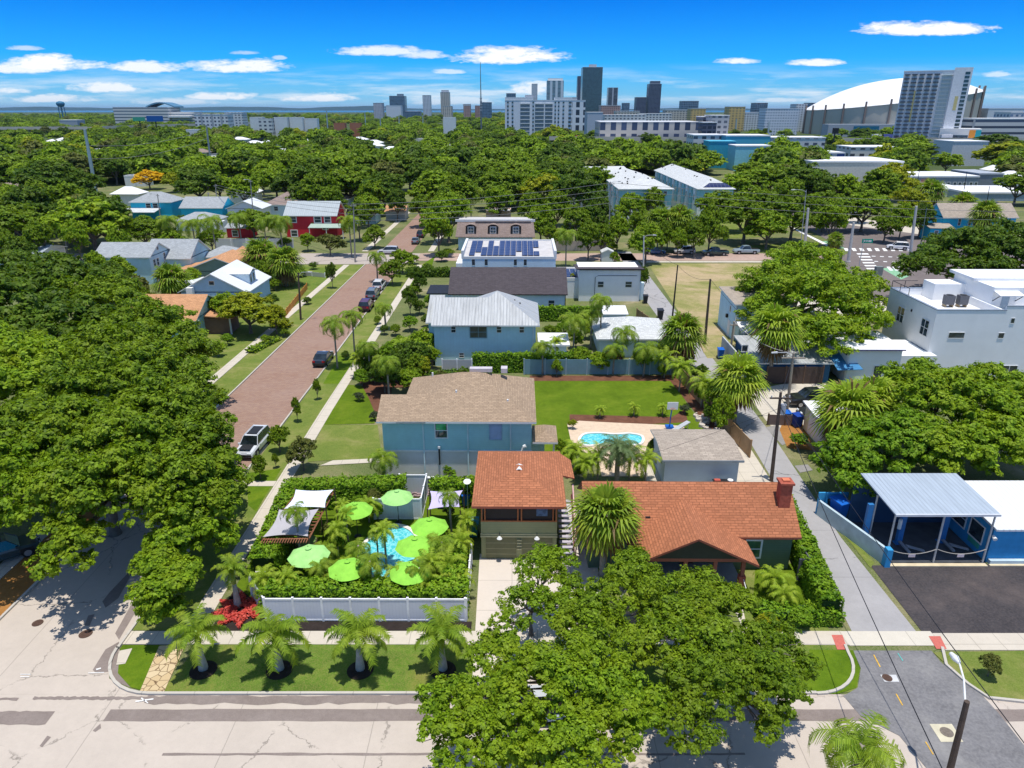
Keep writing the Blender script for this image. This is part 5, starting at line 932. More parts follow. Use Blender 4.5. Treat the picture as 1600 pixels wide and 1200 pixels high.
hero('oak_tree','oak at the back of the left mass beside the peach-roofed house',(-50,86),[(220,520,7.5,5.2,3.1),(150,480,8,5.4,3.3),(270,545,7,3.8,2.6),(185,560,8,4.6,3),(262,590,7,3.6,2.4)],.95,.9,160,.19,OAK,5,4,.45,group=LG)
hero('oak_tree','dark green oak behind the left mass, nearer the frame edge',(-72,92),[(70,520,8.5,5.6,3.4),(100,450,9,5.6,3.4),(10,480,9,5.5,3.4),(30,440,9,5.0,3.4)],1.0,.9,100,.27,OAKD,6,4,.45,group=LG)
hero('oak_tree','oak over the left pavement with orange mulch below',(-41,45),[(30,760,7,3.6,2.6),(100,770,7,2.8,2.2),(-40,740,7,3.6,2.6)],.75,.9,175,.15,OAK2,7,3.6,.38,group=LG)
hero('street_tree','small dense bright tree at the side road corner left of the tall palm',(-22.6,38.4),[(258,922,3.4,1.55,1.3),(238,890,3.7,1.2,1.1),(280,905,3.4,1.2,1.1),(262,862,4.0,1.4,1.1),(252,945,2.6,1.1,.9)],.5,1.1,210,.115,OAK2,8,1.5,.12)
hero('street_tree','medium tree between the white car and the hedge corner at the pavement',(-23,47.5),[(312,800,4.6,2.1,1.7),(340,765,4.6,1.7,1.5),(285,838,4.4,1.7,1.4),(335,838,3.2,1.3,1.1)],.6,1,200,.13,OAK2,9,2,.16)
hero('street_tree','slim tree with sparse crown between the side road and the left oak mass',(-26,52),[(342,722,4.5,1.3,1.2),(335,690,5,1.3,1.2)],.55,.9,110,.17,OAK,10,2.2,.13)
# ---- oaks in front of the bungalow
FG='leafy oaks in front of the red-roofed bungalow'
hero('oak_tree','largest front oak with pale curved limb showing, before the porch gable',(5.6,34.0),[(985,935,5.4,1.9,1.4),(1065,955,5.4,1.9,1.3),(925,985,5.2,1.8,1.4),(1130,950,5.0,1.5,1.1),(1030,1010,5.6,1.7,1.2),(1105,1010,5.4,1.6,1.2),(985,890,4.4,1.2,.9),(1085,915,4.6,1.2,.9),(900,930,4.4,1.0,.8)],.52,.78,250,.095,OAK,11,2.6,.3,group=FG,fill=.3,bark=BARKG)
hero('oak_tree','front oak leaning over the road at the bottom centre of the view',(3.4,28.5),[(865,1095,5.8,2.3,1.7),(780,1120,5.4,1.9,1.4),(705,1100,5.0,1.4,1.2),(925,1060,6,1.8,1.4),(850,1175,5.4,2.0,1.5),(740,1165,5,1.7,1.3),(975,1125,5.6,1.8,1.4),(685,1140,4.6,1.1,.9),(810,1050,5.4,1.3,1.0),(930,1180,5,1.5,1.1)],.5,.78,250,.09,OAK2,12,2.6,.3,group=FG)
hero('oak_tree','front oak at the right of the group, above the round-cornered lawn',(10.6,31.5),[(1150,1045,5.2,1.8,1.3),(1205,1010,5,1.4,1.2),(1100,1080,5.6,1.6,1.3),(1190,1080,4.6,1.4,1.1),(1060,1125,5,1.4,1.1),(1230,1080,4.0,.8,.7),(1205,1130,3.6,.8,.6),(1235,1040,4.2,.9,.7)],.5,.78,240,.09,OAK,13,2.6,.26,group=FG)
hero('oak_tree','small airy tree over the pale driveway in front of the garage',(1.2,36),[(845,895,4.2,1.5,1.2),(820,950,4.2,1.5,1.1),(790,985,4.0,1.2,.9),(870,880,4.0,1.0,.8),(770,1030,3.4,1.1,.9),(890,950,4.2,1.4,1.1)],.42,.6,165,.085,OAK2,14,2.0,.14,group=FG,fill=.2)
# ---- large trees on the right
hero('camphor_tree','big rounded glossy tree between the vacant lot and the white modern house',(41,101),[(1270,470,7,6.2,4.2),(1210,450,6.5,4.4,3.2),(1330,460,6.5,4.4,3.2),(1260,420,8,5.2,3.2),(1340,510,5,3.4,2.6),(1200,490,5,3.2,2.4),(1290,530,4.5,3.6,2.6)],1.0,1.0,175,.18,OAK2,15,2.6,.5)
hero('oak_tree','dense tree covering the blue low wall behind the service canopy',(30,53),[(1370,700,3.6,2.8,2.2),(1320,720,3.4,2.1,1.8),(1420,690,4.0,2.8,2.2),(1330,760,2.6,1.4,1.3)],.6,1.05,190,.14,HEDG,16,1.8,.22)
hero('oak_tree','broad tree before the white modern house, above the metal canopy roof',(40,57),[(1480,640,5.5,4.2,3.0),(1430,610,5.5,3.2,2.4),(1540,630,5.5,4.0,2.8),(1590,650,5,3.6,2.6),(1480,710,4,3.0,2.2),(1560,700,4,3.4,2.4),(1620,700,4,3.4,2.4),(1430,690,4,2.4,2)],.75,1.0,190,.155,OAK2,17,2.6,.4)
hero('oak_tree','dark glossy tree at the right edge beyond the white modern house',(84,118),[(1500,400,7,6.0,4.0),(1570,390,8,6.4,4.4),(1450,420,6,4.0,3.0),(1620,410,7,6,4.2),(1530,430,5,5,3.2)],1.1,.95,110,.27,OAKD,18,3,.5)

# ---- reusable trees
def proto(seed,blob,dens,npb,leaf,fill=.3):
    rg=random.Random(seed); lob=[(0,0,4.6,2.9,2.6)]
    for k in range(5):
        a=k*1.257+rg.uniform(-.4,.4); d=rg.uniform(1.6,2.9); lob.append((math.cos(a)*d,math.sin(a)*d,rg.uniform(3.0,5.2),rg.uniform(1.5,2.4),rg.uniform(1.3,2.1)))
    V,_=crown_V(lob,blob,dens,npb,leaf,seed,fill); t=trunk(MB(),1.9,lob,.28,rg,n=6)
    return V,t,lob
MEDP={}; TRP={}
def tree_meshes():
    for i in range(4):
        V,t,_=proto(100+i,.62,1,55,.24); MEDP[i]=V; o=t.build('trunk',BARK); TRP[i]=o.data; bpy.data.objects.remove(o)
    for i in range(3):
        V,t,_=proto(200+i,.8,1.15,66,.27); MEDP[10+i]=V; TRP[10+i]=TRP[i]
tree_meshes(); _CM={}
def tree(px_,py_,rpx,h=9.0,mat=OAK,det=0,label='',group=None,name='oak_tree',seed=None,world=None,cat='tree',ground=False):
    "tree whose crown centre is seen at px,py with crown radius rpx"
    rg=random.Random(int(px_*7+py_*13)); zc=h*.55
    c=G(px_,py_,zc) if not ground else G(px_,py_,0)
    if world: c=Vector((*world,0))
    Rm=rpx*mpp(py_,zc) if not world else rpx
    v=rg.randrange(4) if det==0 else 10+rg.randrange(3); key=(v,mat.name)
    if key not in _CM: _CM[key]=meshquads('crown',MEDP[v],mat)
    r=empty(name,(c.x,c.y,0),rg.uniform(0,6.28),label,cat,group); r.scale=(Rm/4.6,Rm/4.6,h/7.0)
    o=bpy.data.objects.new('crown',_CM[key]); COL.objects.link(o); o.parent=r
    o=bpy.data.objects.new('trunk',TRP[v]); COL.objects.link(o); o.parent=r
    return r
# ---- palms
PALM=leafmat('palm_fronds',(.1,.19,.01),(.34,.48,.04),(.45,.48,.05)); PALMY=leafmat('palm_yellowgreen',(.18,.3,.014),(.45,.58,.05),(.52,.52,.06)); PALMD=leafmat('palm_brown',(.12,.08,.03),(.3,.2,.09),(.26,.14,.05)); PALMG=leafmat('palm_silver',(.1,.17,.06),(.22,.3,.12),(.25,.3,.14)); SHAFT=M('palm_crownshaft',(.2,.3,.06),.5,.15,3)
def feather(seed,n,L,droop,nl=26,lw=.035,up=.5,ll=.5):
    "feather palm head: n arching fronds of length L"
    rng=np.random.default_rng(seed); F=[]
    for i in range(n):
        az=2.399*i+rng.uniform(-.3,.3); e0=up*(1.35-1.5*i/n)+rng.uniform(-.12,.12); l=L*rng.uniform(.8,1.1)
        p=np.zeros(3); e=e0; pts=[p.copy()]; k=nl
        for j in range(k):
            e-=droop/k*(1+j/k); p=p+np.array([math.cos(az)*math.cos(e),math.sin(az)*math.cos(e),math.sin(e)])*l/k; pts.append(p.copy())
        pts=np.array(pts); side=np.array([-math.sin(az),math.cos(az),0])
        for j in range(k):
            a,b=pts[j],pts[j+1]; w_=.028; F+= [a-side*w_,a+side*w_,b+side*w_,b-side*w_]
            if j<2: continue
            fr=(b-a)/np.linalg.norm(b-a); t=j/k; ln=ll*l*.5*math.sin(min(1,.25+t*1.0)*math.pi*.86)**.7*rng.uniform(.85,1.1)
            for s in (-1,1):
                for h_ in (0,.5):
                    q=a+(b-a)*h_; d=side*s*.82+fr*.45+np.array([0,0,rng.uniform(-.5,.12)]); d/=np.linalg.norm(d); up_=fr*lw*1.6
                    m_=q+d*ln*.55; e_=q+d*ln+np.array([0,0,-ln*.22]); F+=[q-up_,q+up_,m_+up_,m_-up_]; F+=[m_-up_,m_+up_,e_+up_*.3,e_-up_*.3]
    return np.array(F)
def fan(seed,n,Rr,skirt=14):
    "fan palm head: leaves as split fans round a ball; lower ones dead"
    rng=np.random.default_rng(seed); F=[];mi=[]
    for i in range(n+skirt):
        dead=i>=n; az=2.399*i+rng.uniform(-.3,.3); el=(1.25-1.75*(i/n)+rng.uniform(-.15,.15)) if not dead else rng.uniform(-1.35,-.7)
        d=np.array([math.cos(az)*math.cos(el),math.sin(az)*math.cos(el),math.sin(el)]); l=Rr*(.45 if not dead else .35)*rng.uniform(.8,1.15); c=d*l+np.array([0,0,0 if not dead else -.15])
        side=np.array([-math.sin(az),math.cos(az),0]); upv=np.cross(d,side)*-1; w_=.02; F+=[side*w_*-1,side*w_,c+side*w_,c-side*w_]; mi.append(1 if dead else 0)
        ns=15; fl=Rr*(.62 if not dead else .55)*rng.uniform(.8,1.1)
        for k in range(ns):
            a=-1.9+3.8*k/(ns-1); dd=d*math.cos(a)*1.0+side*math.sin(a)*.9; dd=dd/np.linalg.norm(dd); ln=fl*(.72+.28*math.cos(a)); wv=np.cross(dd,upv); wv/=np.linalg.norm(wv)+1e-9; ww=.05*Rr/1.5
            m_=c+dd*ln*.6+upv*.03*(k%2); e_=c+dd*ln+np.array([0,0,-ln*rng.uniform(.18,.5)]); F+=[c-wv*ww*.2,c+wv*ww*.2,m_+wv*ww,m_-wv*ww]; F+=[m_-wv*ww,m_+wv*ww,e_+wv*ww*.15,e_-wv*ww*.15]; mi+=[1 if dead or rng.random()<.06 else 0]*2
    return np.array(F),np.array(mi)
_PM={}
def palm_proto(kind,i):
    k=(kind,i)
    if k in _PM: return _PM[k]
    if kind=='royal': V=feather(300+i,15,2.5,1.15,28,.016,1.0,.5); me=meshquads('crown',V,PALM)
    elif kind=='queen': V=feather(320+i,17,2.9,1.9,28,.013,.95,.5); me=meshquads('crown',V,PALM)
    elif kind=='date': V=feather(340+i,34,2.1,1.3,20,.012,.95,.4); me=meshquads('crown',V,PALMG)
    elif kind=='areca': V=feather(360+i,20,2.4,1.5,22,.014,1.25,.42); me=meshquads('crown',V,PALMY)
    elif kind=='fan': V,mi=fan(380+i,52,2.0,26); me=meshquads('crown',V,[PALMY,PALMD],mi)
    elif kind=='fang': V,mi=fan(390+i,60,2.0,18); me=meshquads('crown',V,[PALM,PALMD],mi)
    _PM[k]=me; return me
def palm(kind,X,Y,h,s=1.0,label='',group=None,tr=.14,cat='palm tree',name='palm_tree',shaft=False,seed=0,z0=0):
    rg=random.Random(int(X*31+Y*17+seed)); r=empty(name,(X,Y,z0),rg.uniform(0,6.28),label,cat,group)
    o=bpy.data.objects.new('crown',palm_proto(kind,rg.randrange(2))); COL.objects.link(o); o.parent=r; o.location=(0,0,h); o.scale=(s,s,s)
    if h>.5:
        b=MB(); lx=rg.uniform(-.04,.04)*h
        if shaft: b.tube([(0,0,-.05),(0,0,.3),(0,0,h*.35),(0,0,h*.6)],[tr*1.7,tr*1.6,tr*1.1,tr*.85],10); b.build('trunk',BARKG,r,smooth=True); MB().tube([(0,0,h*.6),(0,0,h*.75),(0,0,h+.1)],[tr*.9,tr,tr*.5],10).build('crownshaft',SHAFT,r,smooth=True)
        else: b.tube([(-lx,0,-.05),(-lx*.7,0,.4),(-lx*.3,0,h*.5),(0,0,h+.15)],[tr*1.5,tr*1.1,tr,tr*.9],10); b.build('trunk',PBARK,r,smooth=True)
    return r
def palm_px(kind,px_,py_,h,s=1.0,label='',at='head',**k):
    c=G(px_,py_,h) if at=='head' else G(px_,py_,0); return palm(kind,c.x,c.y,h,s,label,**k)
VG='young royal palms in round mulch beds along the front verge'
for i,(bx,by) in enumerate(((318,1046),(437,1046),(563,1046),(692,1046))):
    c=G(bx,by); palm('royal',c.x,c.y,2.75,[.85,.98,.95,.98][i],['royal palm at the left end of the verge row beside the flagstone path','second verge palm from the left, in front of the red starburst planting','third verge palm from the left, before the middle of the white fence','verge palm at the right end of the row beside the driveway'][i],group=VG,tr=.17,shaft=True)
    q=disc('mulch_bed',bx,by+2,.78,.07,MULCH,'round dark mulch bed under '+['the leftmost','the second','the third','the rightmost'][i]+' verge palm','mulch bed'); q['group']='mulch beds of the verge palms'
palm('royal',*tuple(G(372,948))[:2],3.1,.62,'palm growing out of the red starburst planting',tr=.15,shaft=True)
c=G(1335,1190,0); palm('queen',14.9,22.6,5.6,1.0,'drooping queen palm whose head rises from the bottom right edge',tr=.15)
for a in ((946,805,5.0,1.35,'fang','big shaggy fan palm between the two red roofs'),):
    palm_px(a[4],a[0],a[1],a[2],a[3],a[5],tr=.22)
palm_px('fan',1155,590,5.2,1.6,'large yellowing fan palm beside the alley fence',tr=.22); palm_px('fan',1212,512,7.0,1.8,'shaggy golden fan palm in front of the big rounded tree',tr=.25); palm_px('fan',1325,640,5.0,1.75,'double-headed fan palm over the cream shed',tr=.25,seed=4); palm_px('fan',1360,625,5.0,1.5,'fan palm head behind the double-headed palm beside the cream shed',tr=.2)
palm_px('fang',1066,520,5,1.6,'fan palm left of the black alley pole',tr=.2); palm_px('fang',268,438,4.5,1.8,'fan palm between the powder blue house and the white-roofed house',tr=.2); palm_px('fang',408,398,5,2.0,'left one of two dark green fan palms by the street corner',tr=.22); palm_px('fang',444,410,4.5,2.0,'right one of two dark green fan palms by the street corner',tr=.22)
palm_px('date',966,700,3.6,1.15,'silvery date palm between the pool and the grey shed',tr=.22)
# coconut and queen palms near the street
for a in ((521,505,6.0,1.0,'leaning coconut palm beside the black parked car'),(550,492,6.0,.95,'coconut palm just right of the one by the black car'),(604,565,4.5,.9,'coconut palm over the dense shrubbery left of the blue house'),(575,540,4.6,.8,'short palm between the coconut palms and the blue house'),(898,500,5,1.1,'queen palm right of the blue house'),(940,468,7,.9,'tall dark palm in front of the white box house'),(925,490,5,.9,'lower dark palm left of the white box house front'),(848,540,3.8,.8,'small palm at the right corner of the blue house'),(975,520,4.6,1.0,'queen palm in front of the pale grey rear roof'),(1010,545,3.6,1.0,'bushy palm behind the blue-grey fence'),(960,545,3.4,.8,'small palm behind the middle of the blue-grey fence')):
    palm_px('queen',*a[:5],tr=.11)
for i,a in enumerate(((588,400,5,1.0),(372,340,7,1.5),(330,345,8,1.6),(300,350,7,1.6),(436,345,7,1.7),(412,345,7,1.5),(885,365,7,1.4),(545,345,8,1.5),(262,345,7,1.6),(1305,375,4,1.1),(1540,335,7,2.2),(1455,300,8,2.4),(1505,322,6,2.3),(1060,345,7,2.2),(1030,345,7,2.0),(1045,350,6,2.0),(600,480,3.5,.8),(735,300,8,2))):
    palm_px('fang' if i in (10,11,12,13,14,15,9) else 'queen',*a,['thin palm in the yard left of the corner trees','palm above the white fence, left of the red barn','tall palm over the low white garage','palm left of the two utility poles','palm standing right by the red barn wall','palm between the red shed and the barn','lone palm beside the brown mansard house','palm right of the red barn porch','palm below the azure hipped house','short palm beside the avenue crossing','big fan palm over the azure house right end','dark fan palm before the mural warehouse','fan palm left of the azure house','fan palm right of the townhouse hedge','fan palm left in front of the townhouses','middle fan palm in front of the townhouses','small palm near the maroon car','palm among oaks at the far street'][i],tr=.14)
# palms and shrubs of the pool garden
for i,a in enumerate(((462,800,4.2,.55,'queen','slim palm beside the shade pergola'),(600,830,3.0,.6,'areca','feathery palm clump left of the pool'),(560,855,2.6,.5,'queen','small palm between the pergola and pool'),(578,880,3.0,.6,'queen','palm arching over the pool near end'),(702,775,4.0,.5,'queen','palm growing through the lilac sail'),(690,850,2.4,.7,'queen','palm right of the pool by the lime umbrellas'),(672,880,2.2,.7,'areca','yellow-green palm at the right hedge corner'),(700,885,1.9,.7,'areca','palm clump against the white side fence'),(540,885,2.0,.5,'areca','low palm behind the front hedge'),(448,905,2.0,.6,'areca','palm at the left front hedge corner'),(640,905,1.8,.55,'areca','low palm between lime umbrellas and front hedge'),(598,715,3.0,.75,'queen','banana-like palm above the white gate'),(535,790,2.2,.45,'areca','bushy palm right of the pergola'),(660,822,1.6,.35,'areca','palm touching the middle lime umbrella'),(720,848,2.4,.6,'areca','palm by the garage corner'))):
    palm_px(a[4],*a[:4],a[5],tr=.08)
for i,a in enumerate(((900,705,2.2,.8),(935,715,2.4,.8),(985,715,2.4,.9),(1010,720,2.2,.8),(915,725,2.0,.7),(1065,575,3.0,1.0),(1100,600,2.8,1.0),(1125,605,2.6,.9),(1210,905,1.3,.7),(1225,930,1.2,.6),(700,520,1.5,.5),(628,540,2.6,.9),(660,545,2.6,.8),(560,560,2.5,.8),(870,535,2.4,.8),(1040,560,2.6,.9))):
    palm_px('areca',*a,['areca palm left of the silvery date palm','second areca beside the date palm','areca right of the date palm','areca against the grey shed wall','low areca in front of the kidney pool','areca behind the alley fence','leafy palm at the alley fence bend','palm at the foot of the big fan palm','pale cabbage-like palm in the right garden','low palm right of the porch steps','small palm before the dark-roofed house','areca left of the blue house wall','areca beside the blue house awning','areca near the coconut palms','areca by the blue house corner','areca beside the alley fan palm'][i],group='arecas of the gardens',tr=.08)
for i,(a,b_) in enumerate(((938,640),(991,637),(1036,637))): palm_px('areca',a,b_,1.0,.42,['left','middle','right'][i]+' one of three small palms at the edge of the big lawn',group='small palms along the lawn',tr=.06,name='young_palm')
# ---- hedges
def hedge(label,pts,wd,h,mat=HEDG,leaf=.12,dens=130,z0=0,name='hedge',cat='hedge',rag=.25,kind=None):
    "clipped hedge along a line of world points"
    rng=np.random.default_rng(int(abs(pts[0][0]*100+pts[0][1]*10))); Ps=[];Ns=[]; o0=Vector((pts[0][0],pts[0][1],0)); core=MB()
    for i in range(len(pts)-1):
        a=np.array([*pts[i],0.]); b=np.array([*pts[i+1],0.]); L=np.linalg.norm(b-a); d=(b-a)/L; n_=np.array([-d[1],d[0],0]); area=L*(wd+2*h)+2*wd*h; k=int(area*dens)
        t=rng.random(k)*(L+wd)-wd/2; u=rng.uniform(-1,1,k); q=rng.random(k); top=q<wd/(wd+2*h)*1.15; sgn=np.where(rng.random(k)<.5,-1,1)
        bump=rag*(np.sin(t*2.1+i)+np.sin(t*4.7+1.3)+np.sin(t*9+2))*.28
        off=np.where(top,u*wd/2,sgn*wd/2*(1+.2*rng.normal(size=k)*rag)); z=np.where(top,h+bump+rng.normal(size=k)*rag*.3,rng.random(k)*h)
        P=a+d*t[:,None]+n_*off[:,None]; P[:,2]=z0+z; N=n_*np.where(top,0,sgn)[:,None]*1.0+rng.normal(size=(k,3))*.45; N[:,2]+=np.where(top,1,.45); Ps.append(P);Ns.append(N)
        A=a-np.array(o0); c0=(A-d*wd*.3); c1=A+d*(L+wd*.3); w2=n_*wd*.42; core.prism([tuple((c0-w2)[:2]),tuple((c1-w2)[:2]),tuple((c1+w2)[:2]),tuple((c0+w2)[:2])],z0,z0+h*.9-.02*i)
    P=np.concatenate(Ps)-np.array([*o0]); N=np.concatenate(Ns); V=leafmesh('',P,N,leaf*rng.uniform(.6,1.3,len(P)),rng,None)
    r=empty(name,(o0.x,o0.y,0),0,label,cat); o=bpy.data.objects.new('foliage',meshquads('foliage',V,mat)); COL.objects.link(o); o.parent=r; core.build('twigs',M('hedge_core',(.02,.05,.008),.95),r); return r
hedge('long clipped hedge behind the white front fence of the pool garden',[(-15.7,38.5),(-3.6,38.4)],1.5,2.1)
hedge('deep hedge along the pavement on the left of the pool garden',[(-17.4,42.2),(-18.0,50.5)],1.7,2.2); hedge('hedge across the back of the pool garden below the garden path',[(-18.2,51.5),(-9.6,52.2)],1.5,2.3); hedge('short hedge between the white gate and the red-roofed garage',[(-6.2,52.2),(-2.9,52.2)],1.3,2.2)
hedge('inner hedge on the right of the pool garden beside the side fence',[(-3.9,39.5),(-3.9,43.5)],1.4,2.2)
hedge('tall narrow hedge along the alley beside the red-roofed bungalow',[(22.0,50.5),(21.3,44),(20.5,37.8)],1.4,1.8); hedge('low rounded hedge at the alley corner of the bungalow garden',[(16.4,37.4),(20.6,37.4)],1.2,1.0)
hedge('dark clipped hedge before the blue house',[(-4.5,84.1),(7.5,84.6)],1.0,2.4,leaf=.16,dens=60); hedge('flat-topped hedge right of the dark-roofed house',[(3.5,107.5),(12.5,107.5)],1.2,2.2,leaf=.2,dens=40)
hedge('small hedge by the far side of the solar house',[(-20,139),(-12.5,139)],2,1.6,leaf=.24,dens=30,mat=OAKD); hedge('low hedge beyond the solar annex',[(10,136),(22,137)],2,1.4,leaf=.24,dens=30,mat=OAK2); hedge('low ornamental strip in front of the left pavement',[(-36.1,104),(-34.2,104)],1.4,.6,leaf=.2,dens=30,mat=YELG); hedge('green strip shrubs on the left verge by the brown pole',[(-35.4,92),(-33.9,97)],1.4,.5,leaf=.2,dens=30,mat=OAK2)
hedge('lush row of plants at the edge of the mulch by the lawn',[(-9.8,80),(-4,81.5)],1.4,1.4,leaf=.16,dens=50,mat=OAKD,name='shrub_row',cat='shrubs') 
# red starburst planting of five-pointed bromeliads
c=G(376,955); r=empty('starburst_bed',(c.x,c.y,.05),.3,'red starburst-shaped ground planting on dark mulch by the corner','flower bed')
q=MB(); 
for k in range(8):
    a=k*math.pi/4; d=Vector((math.cos(a),math.sin(a),0)); n_=Vector((-d.y,d.x,0)); q.poly([d*.25-n_*.05,d*.85-n_*.34,d*1.6,d*.85+n_*.34,d*.25+n_*.05]) 
rng=np.random.default_rng(9); P=[]
for k in range(8):
    a=k*math.pi/4; d=np.array([math.cos(a),math.sin(a),0]); n_=np.array([-d[1],d[0],0])
    for _ in range(240):
        t=rng.random(); w_=.36*(1-abs(t-.45)/.58); P.append(d*(.3+1.55*t)+n_*rng.uniform(-w_,w_)*1.15+np.array([0,0,rng.uniform(.05,.25)]))
P=np.array(P); N=rng.normal(size=P.shape)*.5; N[:,2]+=1; V=leafmesh('',P,N,.09*rng.uniform(.7,1.3,len(P)),rng,None); o=bpy.data.objects.new('red_leaves',meshquads('red_leaves',V,REDL)); COL.objects.link(o); o.parent=r
# ---- shrubs and small trees, pixel placed: (px,py,r,h,mat,label)
SM=[(435,686,18,2.6,OAK,'small round tree beside the white parked car'),(405,730,13,2.2,OAK,'small sapling on the verge below the white car'),(472,710,24,3.0,DRYM,'brownish magnolia at the pavement and garden path corner'),(463,640,8,2.6,OAK,'thin sapling on the verge right of the brick street'),(495,608,7,2.4,OAK,'slender sapling nearest the black car side verge'),(430,720,6,1.4,OAK,'tiny shrub right of the small sapling'),
(612,425,20,4.5,OAK,'round street tree right of the parked white suv'),(628,408,17,4.5,OAK2,'street tree behind the round one near the junction'),(652,440,14,5,OAKD,'dark cone-shaped tree along the right pavement'),(640,470,13,4.5,OAKD,'second dark conical tree along the right pavement'),(515,382,21,4.5,DRYM,'olive coloured spreading tree at the street corner'),(480,378,14,4,OAK2,'small green tree left of the olive corner tree'),(518,430,9,4.5,OAKD,'thin dark topiary tree by the left pavement'),(645,405,10,2,OAK,'low bush at the junction corner'),(388,490,50,5.5,YELG,'large yellow-green spreading tree beside the peach-roofed house'),(355,485,30,5,OAK2,'bright green tree left part beside the peach roof'),(430,500,22,4,YELG,'yellow-green bush right of the large spreading tree'),(430,445,10,2,OAK2,'shrub in the yard by the orange fence'),(445,380,12,2.5,OAK,'bush against the red barn front'),
(640,560,34,4,OAKD,'dark dense shrub mass left of the blue house'),(600,590,28,3.4,OAKD,'dark shrub by the mulch border'),(660,540,30,4,OAK2,'bright shrub beside the blue house wall'),(575,565,24,3.6,OAK,'green shrub behind the leaning palm'),(640,595,20,2.6,OAK2,'light shrub at the mulch border corner'),(690,595,12,2.4,DRYM,'wiry small tree by the white picket wall'),(660,575,16,3,YELG,'yellow-green shrub near the blue house corner'),
(905,560,20,2.8,OAK2,'round bright shrub left of the fence middle'),(935,566,20,2.6,OAK2,'second round bright shrub at the fence'),(960,560,16,2.4,MARO,'maroon ti-plant clump behind the fence'),(1005,565,18,3,OAK,'dark shrub behind the fence right part'),(870,575,10,2,OAK2,'small bush before the blue-grey fence'),(1035,580,9,1.6,OAK2,'small bush at the fence right end'),(1115,625,18,4.5,OAK2,'upright bushy tree inside the alley fence'),(1130,650,20,4.2,OAK2,'leafy tree overhanging the alley'),(1005,440,10,5,OAKD,'dark narrow tree at the white box house corner'),(893,445,11,3.6,YELG,'yellowish bush between the dark and white houses'),(955,385,11,2.5,OAK2,'bush near the small white shed'),(960,405,8,3,OAK2,'bush beside the alley end shed'),
(1548,1040,17,1.5,DRYM,'dark weedy bush on the rough corner verge'),(1200,975,20,1.3,YELG,'yellow-green shrub under the front oak right side'),(1250,965,22,1.2,HEDG,'rounded shrub before the alley hedge'),(1260,900,14,1.4,HEDG,'small shrub inside the alley hedge'),(560,620,8,1,SILV,'small silvery plant at the mulch edge'),(585,650,8,1,SILV,'silvery weed by the mulch beside the teal house'),(895,663,7,1,YELG,'yellow-green tuft at the pool deck'),(1070,640,9,1,SILV,'pale agave on the mulch by the fence'),(700,735,12,1.4,HEDG,'tuft of shrubs behind the lilac sail'),(585,780,14,1.8,DRYM,'brownish shrub behind the left lime umbrellas'),(560,790,12,1.8,HEDG,'shrub between the lime umbrellas'),
(1310,640,12,2,DRYM,'brush beside the fan palm'),(1250,690,16,1.6,HEDG,'creeper mound beside the cream shed'),(1500,560,14,3,DRYM,'palm-like shrub before the white house front'),(1585,640,20,3,SILV,'bare twiggy shrub in front of the white house window'),(85,590,14,2,DRYM,'twiggy shrub in the canopy gap')]
for a in SM: tree(*a[:5],label=a[5],name='shrub' if a[3]<3 else 'small_tree',cat='shrub' if a[3]<3 else 'tree')
